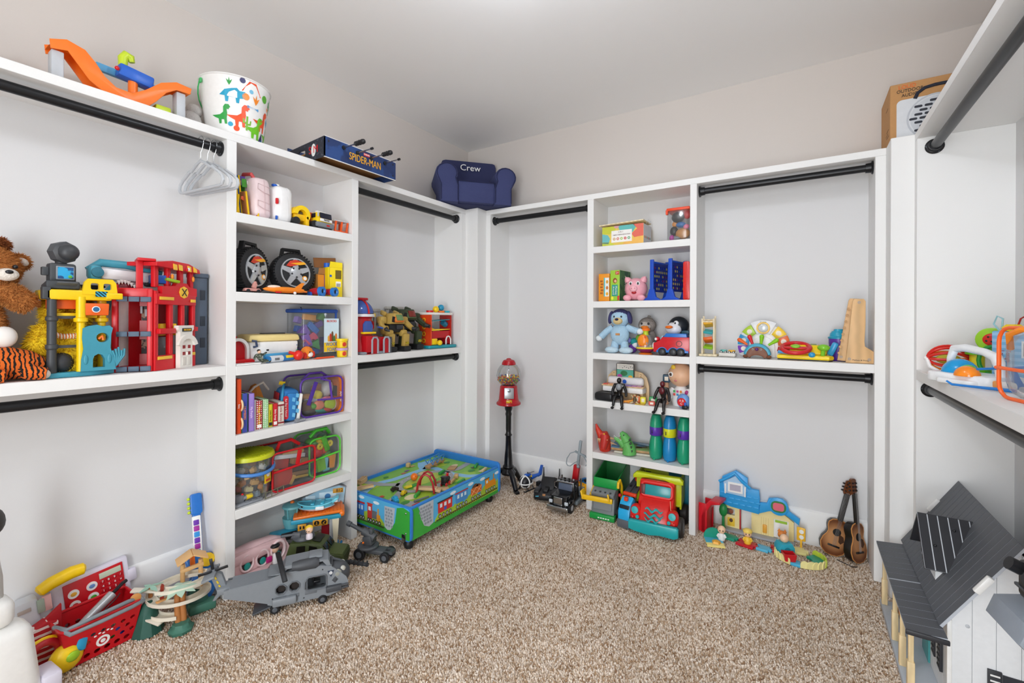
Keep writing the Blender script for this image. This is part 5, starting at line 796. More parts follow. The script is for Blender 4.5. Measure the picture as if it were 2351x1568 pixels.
bx(t,'body',ww,(.0,.0,.14),(.19,.15,.28),.035,seg=3,taper=(.72,.8));bx(t,'hood',ww,(-.02,.02,.325),(.11,.12,.09),.03,seg=3);obj('neck',G().tube([(-.02,.03,.34),(-.018,.03,.43),(-.02,.03,.57)],[.04,.036,.02],14),M('bdbab5',.5),t);sp(t,'knob',M('3a3634',.5),(-.016,.03,.615),(.04,.04,.05));bx(t,'lower_rack',wv,(.11,-.02,.05),(.05,.10,.06),.01)
# marble run
t=thing('dino_track','cream spiral toy race track with jungle rocks, palm and hut','toy track',(-2.225,.82,0),RL-.25);gr=M('24564a',.6);cr=M('e3dccb',.45)
la(t,'rock_base',gr,[(0,0),(.055,0),(.05,.02),(.04,.05),(.03,.10),(.015,.12),(0,.12)],(-.085,-.01,0),9);la(t,'rock_base',M('3f7362',.6),[(0,0),(.042,0),(.045,.012),(.034,.02),(.03,.035),(.0,.037)],(.015,-.095,0),8);bx(t,'rock_base',gr,(.09,.05,.04),(.09,.12,.08),.015,taper=(.6,.7));bx(t,'rock_step',M('3f7362',.6),(.10,.0,.02),(.10,.05,.04),.01)
pts=[]
for i in range(61):
    a=-2.4+i*2*PI*2.1/60;r=.085-.0*i;pts.append((.02+(.102-.0002*i)*math.cos(a),.0+.082*math.sin(a),.165-.0019*i))
g=G()
for side_,off,hh in ((0,0,.0),(1,.028,.0)):pass
k=len(pts);vs=[];
for i,p in enumerate(pts):
    a=-2.4+i*2*PI*2.1/60;n_=Vector((math.cos(a),math.sin(a),0));p=Vector(p)
    vs+=[p+n_*.019+Vector((0,0,.014)),p+n_*.019,p-n_*.019,p-n_*.019+Vector((0,0,.014)),p-n_*.016+Vector((0,0,.014)),p-n_*.016+Vector((0,0,.003)),p+n_*.016+Vector((0,0,.003)),p+n_*.016+Vector((0,0,.014))]
fs=[(i*8+j,i*8+(j+1)%8,i*8+8+(j+1)%8,i*8+8+j)for i in range(k-1)for j in range(8)]+[tuple(range(8)),tuple(range((k-1)*8+7,(k-1)*8-1,-1))]
obj('spiral_track',g.add(vs,fs),cr,t);bx(t,'exit_track',cr,(-.075,-.045,.06),(.03,.09,.008),.002,(.25,0,.7));bx(t,'start_track',cr,(-.09,.02,.155),(.10,.03,.008),.002,(0,.15,-.5));obj('sun_gear',G().lathe([(0,0),(.012,0),(.018,.002),(.012,.004),(0,.004)],(-.125,-.035,.165),12,(PI/2,0,0)),M('c88a48',.5),t)
for dx in (-.008,.010):obj('palm_trunk',G().tube([(.015+dx,-.085,.03),(.012+dx,-.08,.09),(.012+dx,-.07,.165)],[.012,.011,.010],10),M('b0713a',.6),t)
for i in range(8):
    a=i*2*PI/8;P2('palm_leaf',t,M('b6d2be',.6),[(0,-.006),(.02,-.016),(.045,-.013),(.07,0),(.045,.013),(.02,.016),(0,.006)],-.0015,.0015,'xy',loc=(.012,-.07,.172),rot=(0,.25,a))
for i in range(4):a=i*PI/2+.4;P2('palm_leaf',t,M('9cc4b0',.6),[(0,-.004),(.02,-.010),(.05,0),(.02,.010),(0,.004)],-.0012,.0012,'xy',loc=(-.075,.02,.168),rot=(0,.2,a))
la(t,'small_trunk',M('b0713a',.6),[(0,.12),(.008,.12),(.007,.168),(0,.168)],(-.075,.02,0),8);wd=M('dcae74',.55)
for x in (.035,.10):cy(t,'hut_post',wd,(x,.04,.06),(x,.04,.21),.009,n=10)
bx(t,'hut_beam',wd,(.068,.035,.185),(.085,.012,.016),.002,(0,-.1,0))
for s in (-1,1):obj('hut_roof',G().box((s*.028,0,0),(.062,.075,.006),.001,(0,s*.5,0)),wd,t,loc=(.068,.04,.235))
P2('dino',t,M('8a2a18',.5),[(-.006,0),(.008,0),(.006,.03),(.008,.055),(0,.062),(-.004,.05)],-.004,.004,loc=(-.045,-.055,.135));bx(t,'dino_stand',M('d8a060',.5),(-.04,-.06,.133),(.05,.016,.006),.002,(0,0,.3))
t=thing('toy_guitar','bright blue toy electric guitar with purple keys leaning in the corner','toy guitar',(-2.27,.945,.005),rot=(-.30,0,RL-.2));gb=M('1b6ec4',.25)
P2('body',t,gb,[(0,0),(.035,.005),(.052,.03),(.05,.065),(.038,.095),(.042,.13),(.052,.16),(.045,.19),(.02,.20),(-.02,.20),(-.045,.215),(-.06,.20),(-.05,.16),(-.038,.11),(-.05,.07),(-.052,.03),(-.035,.005)],-.02,.025,bev=.012);bx(t,'neck',gb,(.0,.01,.28),(.034,.024,.22),.008);bx(t,'fretboard','white',(-.004,-.006,.265),(.034,.01,.20),.004)
for i in range(7):bx(t,'key',[M('6a2fa8',.25),M('2f8fd8',.25),M('a02a98',.25)][i%3],(-.006,-.013,.18+.026*i),(.022,.006,.023),.003)
P2('headstock',t,gb,rrect(-.022,.37,.024,.465,.012),-.004,.022,bev=.005)
for i in range(4):sp(t,'tuning_peg','lime',(-.028,.005,.385+.02*i),.007,8)
la(t,'pickguard',M('f2c818',.4),[(0,0),(.03,0),(.028,.008),(0,.01)],(.026,-.02,.165),12,(PI/2,0,0));bx(t,'strum_bar','orange',(-.03,-.022,.18),(.02,.008,.04),.004)
# ================================================================ left wall, far bay shelf
t=thing('rescue_tower','red toy rescue tower playset with blue domed windows','playset',(-2.29,1.815,ZMID),RL);rt=M('b8101c',.35);bg=clear('4a6fc8',.6);
la(t,'tower',rt,[(0,0),(.085,0),(.085,.05),(.072,.10),(.07,.215),(.078,.225),(0,.226)],n=28);la(t,'balcony',M('e4e4e8',.4),[(0,.226),(.088,.226),(.088,.242),(0,.242)],n=28);bx(t,'balcony_clip','yellow',(.085,-.02,.236),(.02,.03,.022),.004)
sp(t,'dome',bg,(0,0,.245),(.082,.082,.085),24,zcut=0);tb(t,'dome_frame',rt,[(.085*math.cos(a),-.0,.243+.088*math.sin(a))for a in [i*PI/14 for i in range(15)]],.007,8);tb(t,'dome_frame',rt,[(0,-.085*math.cos(a),.243+.088*math.sin(a))for a in [i*PI/14 for i in range(15)]],.006,8);bx(t,'roof_cap',rt,(-.0,0,.335),(.09,.05,.016),.005)
la(t,'inner_column',M('5a78b8',.4),[(0,.243),(.02,.243),(.03,.30),(0,.30)],n=14)
P2('front_window',t,bg,[(-.035,.13),(.03,.13),(.035,.17),(.02,.20),(-.02,.20),(-.035,.18)],-.082,-.07,bev=.003);bx(t,'front_ledge','yellow',(.0,-.082,.128),(.095,.03,.012),.003);o=bx(t,'garage',rt,(.0,-.09,.055),(.085,.05,.11),.004)
for x in (.02,.11):tb(t,'gate_frame',M('9aa0aa',.4),[(x-.022,-.118,.004),(x-.022,-.118,.085),(x-.012,-.118,.10),(x+.012,-.118,.10),(x+.022,-.118,.085),(x+.022,-.118,.004)],.006,8)
for x in (.02,.11):bx(t,'gate_door',rt,(x,-.113,.045),(.035,.006,.085),.002)
bx(t,'side_wing',rt,(.10,-.04,.05),(.08,.12,.10),.004);tb(t,'side_loop',rt,[(.065,0,.21),(.098,0,.19),(.10,0,.16),(.072,0,.13)],.010,8);bx(t,'slide',M('3a62b8',.35),(.135,-.06,.15),(.085,.03,.008),.003,(0,.3,0));bx(t,'plinth',M('8a8f98',.45),(.03,-.03,.008),(.19,.17,.014),.004);bx(t,'side_door',M('4a4e58',.45),(.155,-.06,.05),(.02,.09,.10),.003)
def dinobot(label,x,y,rz,s,c,c2,glass):
    t=thing('dino_robot',label,'toy vehicle',(x,y,ZMID),rz);t.scale=(s,s,s);m=M(c,.5);k=M('191a1c',.55)
    for sx in (-.055,.055):
        bx(t,'foot',k,(sx,-.04,.018),(.055,.11,.034),.008);bx(t,'shin',m,(sx*1.05,-.062,.07),(.046,.035,.095),.010,(.12,0,0));bx(t,'knee',m,(sx*1.0,-.04,.12),(.05,.04,.045),.012);bx(t,'hazard_sticker',banded('1a1a1a','e8d020',60,'wave',0,.5,'DIAGONAL'),(sx*1.05,-.083,.055),(.026,.003,.016),0,(.12,0,0));bx(t,'thigh',m,(sx*.95,.0,.14),(.045,.07,.06),.012)
    bx(t,'torso',k,(0,-.0,.155),(.11,.09,.06),.012);bx(t,'chest_plate',M('2e3034',.5),(0.02,-.05,.16),(.05,.012,.03),.004);P2('cockpit',t,m,[(-.06,.18),(.06,.18),(.05,.215),(.03,.25),(-.03,.25),(-.055,.215)],-.06,.05,bev=.008);bx(t,'cockpit_trim',M(c2,.45),(0.005,-.055,.218),(.07,.02,.06),.006,(-.45,0,0));bx(t,'canopy',M(glass,.15),(.008,-.066,.222),(.05,.008,.042),.003,(-.45,0,0));P2('side_window',t,'black',[(-.05,.195),(-.03,.19),(-.025,.225),(-.045,.23)],-.064,-.06)
    for sx in (-1,1):
        bx(t,'shoulder',m,(sx*.085,.0,.205),(.05,.06,.05),.014);tb(t,'arm',m,[(sx*.095,-.01,.195),(sx*.11,-.04,.165),(sx*.105,-.075,.15)],[.02,.018,.016],8);tb(t,'claw',k,[(sx*.105,-.075,.15),(sx*.12,-.10,.145),(sx*.105,-.115,.135)],[.014,.010,.004],8);bx(t,'spike',m,(sx*.05,.03,.25),(.02,.05,.03),.006,(.3,0,0))
    tb(t,'tail',m,[(0,.05,.15),(0,.075,.12),(0,.082,.07)],[.03,.022,.012],10)
    return t
dinobot('sand-yellow armoured toy dinosaur robot with orange cockpit',-2.275,2.065,RL-.1,1.0,'b3954a','d8742a','6a8a58')
dinobot('dark green armoured toy dinosaur robot with red canopy behind the sand one',-2.345,2.235,RL-.1,1.12,'36402a','4a5a38','7a2a22')
t=thing('toy_fort','grey toy ruin wall behind the two dinosaur robots','toy',(-2.42,2.06,ZMID),RL);st_=M('b8b5ae',.7)
P2('wall_block',t,st_,rect(-.06,0,.24,.21),0,.02);bx(t,'tower',st_,(-.02,.008,.13),(.075,.03,.26),.004);bx(t,'tower_cap',st_,(-.02,.008,.27),(.085,.036,.024),.004);bx(t,'lintel',st_,(.16,.008,.29),(.16,.03,.02),.004)
for x in (.10,.16,.22):bx(t,'pier',st_,(x,.01,.245),(.014,.02,.07),.002)
for x in (-.035,-.01):P2('slot',t,M('6a6862',.7),rect(x-.006,.17,x+.006,.225),-.009,-.005)
t=thing('ball_drop','orange-sided toy ball drop tower with coloured ramps on a teal base','toy',(-2.30,2.51,ZMID),RL-.05);tb_=M('1a96a4',.35)
P2('base',t,tb_,rrect(-.145,-.085,.145,.08,.02),0,.022,'xy',bev=.005);P2('side_panel',t,M('e4471c',.35),rrect(-.07,.022,.06,.245,.006),-.118,-.108,plane='yz');pr_=clear('e0281c',.55);P2('side_panel',t,pr_,rrect(-.06,.022,.06,.245,.006),.10,.106,plane='yz');bx(t,'roof',M('efe9e2',.4),(-.005,.0,.252),(.235,.135,.018),.005)
for i,c in enumerate(('f0d01c','e06a20')):pass
for i in range(4):la(t,'side_print',M('f0c020',.4),[(.010,0),(.017,0),(.017,.002),(.010,.002)],(-.1185,-.0,.055+.05*i),12,(0,-PI/2,0))
P2('ramp',t,tb_,[(-.105,.195),(.10,.208),(.10,.213),(-.08,.20),(-.105,.215)],-.05,.04);tb(t,'chute',clear('2a8ab0',.6),[(.05,-.02,.19),(.085,-.02,.17)],.022,12);P2('ramp',t,M('f0c818',.35),[(-.105,.125),(.10,.135),(.10,.139),(-.06,.139),(-.105,.155)],-.05,.04)
P2('tunnel',t,clear('d81820',.7),[(-.105,.03),(-.07,.03),(-.06,.06),(-.03,.075),(.05,.075),(.06,.03),(.10,.03),(.10,.125),(-.08,.125),(-.105,.10)],-.05,.045);bx(t,'stopper','yellow',(-.075,-.05,.048),(.06,.03,.045),.004);la(t,'arch_gate','white',[(.0,0)],(0,0,0))if 0 else tb(t,'arch_gate','white',[(.045,-.062,.024),(.045,-.062,.06),(.055,-.062,.08),(.07,-.062,.085),(.085,-.062,.08),(.095,-.062,.06),(.095,-.062,.024)],.005,8)
for x,c,h in ((-.08,'red',.014),(.035,'orange',.012),(.09,'teal',.014)):la(t,'cup',c,[(0,0),(.026,0),(.027,h),(0,h)],(x,-.02,.262),20)
for x,c,n_,dz in ((-.022,'f2cc10','yellow',.261),(.035,'1c8fb8','turquoise',.274)):
    tag(obj('play_ball',G().ell((0,0,.024),.024,18),M(c,.3),loc=(-2.28+.0,2.51+x,ZMID+dz)),'%s ball on top of the ball drop tower'%n_,'ball','balls of the drop tower')
tag(obj('play_ball',G().ell((0,0,.018),.02,16,zcut=-.9),M('f2cc10',.3),loc=(-2.215,2.46,ZMID+.0225)),'yellow ball at the foot of the ball drop tower','ball','balls of the drop tower')
# ================================================================ train table
TX,TY=-1.79,1.755;TL_,TD=.865,.61
t=thing('train_table','blue-rimmed wooden train table printed with trains, on black casters','table',(TX,TY,0),RL);bl=M('2f7fd0',.4);sk=M('57b4e4',.45);gn=M('3aa83c',.5);lg=M('a8c83a',.5)
P2('front_panel',t,sk,rect(.018,.06,TL_-.02,.235),.002,.016);tb(t,'top_rim',bl,[(.01,.009,.238),(TL_-.015,.009,.238)],.009,8);bx(t,'rear_panel',bl,(TL_/2,TD-.01,.15),(TL_-.03,.016,.18),.004)
for x0,h in ((0,.245),(TL_-.018,.27)):P2('end_panel',t,bl,rrect(-.008,.055,TD,h,.03),x0,x0+.018,plane='yz',bev=.003)
P2('end_print',t,sk,rrect(.002,.065,TD-.02,.238,.02),-.0015,-.0005,plane='yz')
P2('ground_print',t,gn,[(.018,.061),(TL_-.02,.061),(TL_-.02,.082),(.22,.095),(.02,.13)],.0005,.0018);P2('hill_print',t,lg,[(.20,.095)]+[(.20+(TL_-.222)*i/12,.105+.055*abs(math.sin(i*1.2)))for i in range(13)]+[(TL_-.02,.082)],.0008,.0019)
P2('hill_print',t,gn,[(.018,.08),(.13,.085),(.10,.13),(.075,.2),(.06,.232),(.018,.232)],-.0002,.0006)
P2('tunnel_print',t,M('b9bfc6',.5),[(.07,.225),(.085,.16),(.11,.11),(.15,.09),(.185,.10),(.185,.232),(.075,.232)],-.0004,.0002)
for r in range(6):
    for c in range(5):
        x0=.078+c*.022+(r%2)*.008+max(0,(3-r))*.014;zz=.118+r*.019
        if x0<.172:bx(t,'stone_print',M('8f969e',.5),(x0,-.0006,zz),(.017,.0008,.013))
bx(t,'track_print',M('4a2c18',.5),((.20+TL_-.02)/2,.0002,.098),(TL_-.24,.001,.005))
g=G()
for i in range(36):g.box((.205+i*.0177,0,.093),(.007,.001,.006))
obj('sleeper_print',g,M('5a3a20',.5),t)
def traincar(x,w,body,roof,kind,n):
    zz=.135
    if kind=='engine':
        P2('train_print',t,M(body,.5),[(x,zz-.005),(x+w,zz-.005),(x+w*1.06,zz-.02),(x+w,zz+.035),(x+w*.85,zz+.038),(x+w*.85,zz+.075),(x+w*.78,zz+.075),(x+w*.78,zz+.038),(x+w*.38,zz+.038),(x+w*.38,zz+.06),(x,zz+.06)],-.0012,-.0004);bx(t,'train_print',M(roof,.5),(x+w*.19,-.0006,zz+.062),(w*.46,.001,.006));bx(t,'window_print',M('d8ecf4',.4),(x+w*.18,-.0014,zz+.04),(w*.16,.0006,.018))
    elif kind=='wagon':
        P2('load_print',t,M('6a4a34',.6),arcpts((x+w*.4,zz+.03),.038,0,PI,10,lambda a,b:(a,b)),-.0012,-.0006);P2('load_print',t,M('7a563a',.6),arcpts((x+w*.68,zz+.03),.03,0,PI,10,lambda a,b:(a,b)),-.0012,-.0006);P2('train_print',t,M(body,.5),[(x,zz),(x+w,zz),(x+w,zz+.045),(x,zz+.045)],-.0018,-.0012)
        for a,b in ((x,x+w/2),(x+w/2,x+w)):
            for s in (0,1):tb(t,'brace_print',M('f0c89a',.5),[(a,-.002,zz+.043*s+.001),(b,-.002,zz+.043*(1-s)+.001)],.0012,4)
    else:
        bx(t,'train_print',M(body,.5),(x+w/2,-.0008,zz+.03),(w,.001,.06));bx(t,'roof_print',M(roof,.5),(x+w/2,-.001,zz+.063),(w*1.1,.001,.007))
        for i in range(3):bx(t,'window_print',M('d8ecf4',.4),(x+w*(.2+.3*i),-.0016,zz+.04),(w*.16,.0006,.022))
        if body=='d83028':bx(t,'door_print',M('3a62b8',.4),(x+w*.5,-.0016,zz+.014),(w*.18,.0006,.02))
    for i in range(n):
        xx=x+w*(i+.5)/n;la(t,'wheel_print','black',[(0,0),(.0115,0),(.0115,.0008),(0,.0008)],(xx,-.0006,zz-.02),14,(PI/2,0,0));la(t,'wheel_print','lgrey',[(.003,0),(.0075,0),(.0075,.0006),(.003,.0006)],(xx,-.0015,zz-.02),12,(PI/2,0,0))
traincar(.225,.125,'d83028','2a2420','coach',4);traincar(.385,.115,'4a90d0','c02c2c','coach',4);traincar(.535,.115,'d8722a','d8722a','wagon',4);traincar(.69,.12,'e8941c','6a4a20','engine',4)
for x,q in ((.36,.215),(.535,.215),(.66,.21),(.83,.205)):P2('cloud_print',t,M('e8f0f4',.5),circ(x,q,.028,12,.010),-.0006,.0002)
# print on the end panel (faces the camera side)
def EP(name,m,pts,k=0):return obj(name,G().prism([(y,q)for y,q in pts],-.0022-k*.0006,-.0016-k*.0006,plane='yz'),m,t)
EP('hill_print',gn,[(.0,.066),(.56,.066),(.56,.085),(.2,.1),(.14,.105),(.115,.14),(.10,.225),(.05,.238),(.0,.225)]);EP('hill_print',lg,[(.19,.10),(.56,.088),(.56,.12),(.47,.16),(.4,.135),(.3,.165),(.22,.13)],.3);EP('tunnel_print',M('b9bfc6',.5),[(.115,.22),(.125,.13),(.15,.09),(.175,.085),(.2,.098),(.2,.215)],.6)
for r in range(6):
    for c in range(3):EP('stone_print',M('8f969e',.5),rect(.132+c*.021+(r%2)*.006,.105+r*.018,.132+c*.021+(r%2)*.006+.014,.105+r*.018+.012),1.4)
EP('train_print',M('e0982a',.5),[(.235,.115),(.265,.115),(.265,.15),(.258,.15),(.258,.185),(.248,.185),(.248,.15),(.235,.15)],1);EP('train_print',M('6a6e74',.5),rect(.265,.12,.305,.165),1);EP('train_print',M('c8362c',.5),rect(.305,.115,.345,.195),1);EP('roof_print',M('c8362c',.5),rect(.3,.195,.35,.202),1);EP('window_print',M('d8ecf4',.4),rect(.315,.16,.336,.182),1.8);EP('train_print',M('3a78c8',.5),rect(.375,.115,.46,.185),1);EP('roof_print',M('c02c2c',.5),rect(.37,.185,.47,.195),1)
for y in (.385,.41,.435):EP('window_print',M('d8ecf4',.4),rect(y,.15,y+.014,.175),1.8)
for y in (.24,.265,.29,.315,.335,.38,.40,.425,.448):EP('wheel_print',M('black',.5),circ(y,.105,.0115,12),1.6);EP('wheel_print',M('lgrey',.5),circ(y,.105,.006,10),2.4)
for y,q in ((.27,.215),(.40,.222),(.5,.21)):EP('cloud_print',M('e8f0f4',.5),circ(y,q,.026,12,.009),.4)
EP('track_print',M('4a2c18',.5),rect(.2,.086,.56,.092),1)
for x,y in ((.04,.05),(.04,TD-.05),(TL_-.06,.05),(TL_-.06,TD-.05)):
    c=la(t,'caster',M('17181a',.5),[(0,.006),(.022,.004),(.027,.018),(.026,.034),(.018,.046),(0,.048)],(x,y,0),18);cy(c,'caster_stem',chrome(),(x,y,.045),(x,y,.06),.008,n=10)
bx(t,'caster_plate',chrome(),(-.002,.045,.075),(.004,.03,.035),.001);sp(t,'screw',chrome(),(-.001,.03,.21),.006,8);sp(t,'screw',chrome(),(-.001,.03,.1),.006,8)
# play board with landscape print
ZBd=.217;BZ=ZBd+.004
bx(t,'play_board',M('82bd46',.5),(TL_/2,TD/2,ZBd),(TL_-.04,TD-.03,.008))
def patch(name,m,pts,k=0):return obj(name,G().prism(pts,BZ+.0004+k*.0006,BZ+.0009+k*.0006,plane='xy'),m,t)
def ribbon(name,m,pts,w,k):
    P=[Vector(p)for p in pts];L_,R_=[],[]
    for i,p in enumerate(P):
        d=(P[min(i+1,len(P)-1)]-P[max(i-1,0)]).normalized();nn=Vector((-d.y,d.x));L_.append(tuple(p+nn*w/2));R_.append(tuple(p-nn*w/2))
    zz=BZ+.0004+k*.0006;vs=[(x,y,zz)for x,y in L_]+[(x,y,zz)for x,y in R_];n=len(L_);fs=[(i,i+1,n+i+1,n+i)for i in range(n-1)];return obj(name,G().add(vs,fs),m,t)
gy=M('a3a6a8',.55);wt=M('8cc4ea',.45)
for x,y,rx,ry,m in ((.2,.12,.1,.05,lg),(.42,.3,.15,.07,M('b4cc4a',.5)),(.7,.45,.1,.08,lg),(.6,.12,.12,.06,M('9cc844',.5)),(.15,.5,.1,.06,lg)):patch('meadow_print',m,circ(x,y,rx,20,ry),0)
ribbon('river_print',wt,[(.02,.43),(.10,.47),(.18,.50),(.3,.46),(.42,.45),(.55,.44),(.60,.50),(.66,.56)],.05,1);ribbon('river_print',wt,[(.58,.46),(.62,.38),(.6,.30),(.60,.2),(.62,.10),(.68,.03)],.055,1);patch('lake_print',wt,circ(.66,.5,.075,18,.06),1)
ring=[(.40+.20*math.cos(a),.27+.125*math.sin(a))for a in [i*2*PI/36 for i in range(37)]]
ribbon('road_print',gy,ring,.045,2);ribbon('road_print',gy,[(.02,.2),(.10,.22),(.2,.27)],.05,2);ribbon('road_print',gy,[(.26,.36),(.2,.45),(.17,.58)],.05,2);ribbon('road_print',gy,[(.60,.27),(.7,.24),(.84,.26)],.045,2);ribbon('road_print',gy,[(.32,.16),(.30,.08),(.29,.02)],.05,2);ribbon('road_print',gy,[(.02,.06),(.12,.09)],.06,2)
g=G()
for i in range(0,36,2):g.box((.40+.20*math.cos(i*2*PI/36),.27+.125*math.sin(i*2*PI/36),BZ+.0024),(.012,.003,.0004),0,(0,0,i*2*PI/36+PI/2))
obj('lane_marking',g,'white',t)
for x,y,r,c in ((.08,.12,.03,'3f8f3a'),(.72,.14,.03,'3f8f3a'),(.76,.4,.028,'3f8f3a'),(.80,.5,.024,'3f8f3a'),(.3,.53,.02,'3f8f3a'),(.48,.08,.02,'5aa03a'),(.8,.1,.035,'4a9a3a'),(.74,.31,.03,'e0d0a8'),(.5,.38,.045,'dccb9a'),(.16,.15,.05,'e6d8ac'),(.44,.18,.025,'b85a40')):patch('bush_print',M(c,.5),circ(x,y,r,14,r*.7),3)
for x,y,c in ((.1,.54,'d8b08a'),(.42,.49,'b86a5a'),(.47,.51,'7a5a9a'),(.56,.55,'c8a06a'),(.75,.08,'ead8b8'),(.78,.17,'5a5a5a'),(.81,.17,'e8e8e8'),(.06,.3,'c83a2a')):patch('house_print',M(c,.5),rect(x-.018,y-.012,x+.018,y+.012),3)
patch('barn_print',M('c01c24',.4),rect(.07,.02,.13,.06),4);patch('crossing_print',M('f0f0ee',.5),rect(.295,.028,.33,.036),4);patch('crossing_print',M('f0f0ee',.5),rect(.295,.042,.33,.050),4)
# things on the train table (local table coordinates to world)
ZT0=BZ+.0036
def tw(x,y,q=0):return (TX-y,TY+x,ZT0+q)
def curve_track(label,x,y,rz,r,a,lift=0,n=10):
    g=G();out=[(r*1.0*math.cos(q)-r,r*math.sin(q))for q in [a*i/n for i in range(n+1)]];inn=[((r-.034)*math.cos(q)-r,(r-.034)*math.sin(q))for q in [a*i/n for i in range(n+1)]]
    g.prism(out+inn[::-1],0,.012,plane='xy');o=obj('track_piece',g,wood('d9b68a',14),loc=tw(x,y,lift),rot=(0,0,rz));tag(o,label,'train track','wooden train tracks')
    for k in (.009,.022):
        gg=G();A=[((r-k)*math.cos(q)-r,(r-k)*math.sin(q))for q in [a*i/n for i in range(n+1)]];B_=[((r-k-.004)*math.cos(q)-r,(r-k-.004)*math.sin(q))for q in [a*i/n for i in range(n+1)]];gg.prism(A+B_[::-1],.0121,.0126,plane='xy');obj('groove',gg,wood('b08a5c',14),o)
curve_track('curved wooden train track leaning over the divider end of the table',.13,.46,-.45+PI,.30,.75,.012);curve_track('short wooden train track lying flat near the wall',.11,.55,.2,.22,.45,0);curve_track('short wooden train track stacked on the one near the wall',.12,.555,.25,.22,.42,.0127);curve_track('long curved wooden train track in the middle of the table',.245,.22,-1.35,.36,.62,0)
t2=thing('play_ball','small orange ball on the train table','ball',tw(.36,.33));sp(t2,'ball',M('f0781c',.35),(0,0,.024),.0235);sp(t2,'valve_dot',M('c85a10',.5),(.02,-.008,.034),.003,6)
t2=thing('arch_bridge','red arched toy bridge carrying a wooden track on the train table','toy bridge',tw(.265,.13),RL+.5);t2.scale=(1.2,1.2,1.2);bx(t2,'track_deck',wood('d9b68a',14),(0,0,.018),(.036,.11,.012),.002);bx(t2,'track_ramp',wood('d9b68a',14),(0,-.06,.01),(.036,.03,.012),.002,(.2,0,0))
for x in (-.024,.024):tb(t2,'arch',M('a81c22',.35),[(x,-.045,.0),(x,-.038,.05),(x,-.02,.085),(x,0,.095),(x,.02,.085),(x,.038,.05),(x,.045,0)],.0055,8)
for y,q in ((-.022,.083),(.022,.083)):cy(t2,'cross_bar',M('a81c22',.35),(-.024,y,q),(.024,y,q),.004,n=8)
t2=thing('toy_locomotive','small black toy steam engine with red wheels on the train table','toy train',tw(.405,.10),RL+.25);t2.scale=(1.15,1.15,1.15);bx(t2,'chassis','black',(0,0,.018),(.062,.026,.012),.002);cy(t2,'boiler','black',(-.004,0,.033),(.033,0,.033),.012,n=14);bx(t2,'cab','black',(-.018,0,.036),(.024,.028,.03),.003);bx(t2,'cab_roof','black',(-.018,0,.053),(.03,.032,.004),.001);la(t2,'funnel','red',[(0,.044),(.005,.044),(.007,.062),(0,.062)],(.022,0,0),12);sp(t2,'dome','red',(.008,0,.046),.006,8)
for x in (-.018,.018):
    for y in (-.015,.015):wheel(t2,(x,y,.011),.011,.006,'red','grey','y',.3)
for lb,c,x,y,rz,sz in (('yellow toy car beside the black one on the train table','d8b81c',.155,.21,.3,(.05,.022,.016)),('black and gold toy car on the train table','2a2218',.165,.30,-.3,(.05,.024,.016)),('red toy car by the river print on the train table','b8141c',.485,.165,.5,(.055,.024,.018)),('turquoise toy car at the near corner of the train table','2a98c0',.05,.17,1.2,(.06,.026,.022))):
    t2=thing('toy_car',lb,'toy car',tw(x,y),RL+rz,'toy cars on the train table');bx(t2,'car_body',M(c,.35),(0,0,.004+sz[2]/2),sz,.005);bx(t2,'car_cabin',M(c,.35),(-.004,0,.004+sz[2]*1.15),(sz[0]*.5,sz[1]*.85,sz[2]*.7),.004)
    for a in (-.3,.3):
        for b in (-.5,.5):wheel(t2,(sz[0]*a,sz[1]*b,.005),.005,.004,'black',None,'y')
for lb,c,x,y,rz,k in (('yellow wooden tree by the middle track','e8d018',.245,.295,.2,0),('green wooden tree beside the yellow tree','3aa03c',.275,.27,.8,0),('green wooden tree lying near the red bridge','3aa03c',.185,.13,.4,1),('green wooden block near the long track end','2f9a44',.40,.19,.6,1),('green wooden block by the truss bridge','2f9a44',.56,.27,.2,1),('green wooden block beside the front panel','2f9a44',.50,.05,.1,1),('small green block at the far corner of the train table','2f9a44',.80,.16,.4,1),('pale wooden block at the far corner of the train table','dcc49a',.76,.06,.2,1),('flat square wooden tile on the train table','b98e5c',.68,.28,.4,2),('small tan wooden block beside the river','c9a06a',.545,.13,.5,3),('tan wooden sign piece beside the red toy car','c9a06a',.47,.10,.3,1),('grey toy screwdriver shaft by the red bridge','6a7278',.155,.065,-.2,4),('grey toy stick by the front panel of the table','6a7278',.47,.035,.15,4),('small tan house block at the far wall corner','c8a878',.53,.56,.3,3)):
    g=G()
    if k==0:g.prism([(-.012,0),(.012,0),(.022,.025),(0,.055),(-.022,.025)],-.006,.006)
    elif k==1:g.box((0,0,.009),(.07,.018,.018),.004)
    elif k==2:g.box((0,0,.003),(.075,.055,.006),.001)
    elif k==3:g.box((0,0,.014),(.03,.026,.028),.003)
    else:g.cyl((-.05,0,.007),(.05,0,.007),.007,.005,n=10)
    tag(obj('wooden_block' if k<4 else 'toy_tool',g,M(c,.5),loc=tw(x,y),rot=(0 if k else PI/2.4,0,RL+rz)),lb,'wooden toy' if k<4 else 'toy tool')
t2=thing('truss_bridge','blue truss toy bridge with wooden deck on the train table','toy bridge',tw(.655,.42),RL+.12);bx(t2,'deck',wood('b88c60',14),(0,0,.02),(.19,.04,.01),.002)
for y in (-.022,.022):
    bx(t2,'top_chord',M('3f86c8',.4),(0,y,.062),(.17,.005,.006),.001)
    for i in range(6):tb(t2,'brace',M('3f86c8',.4),[(-.085+.028*i,y,.026 if i%2 else .06),(-.057+.028*i,y,.06 if i%2 else .026)],.003,6)
for x in (-.08,0,.08):bx(t2,'pier',wood('b88c60',14),(x,0,.0075),(.012,.036,.015),.001)
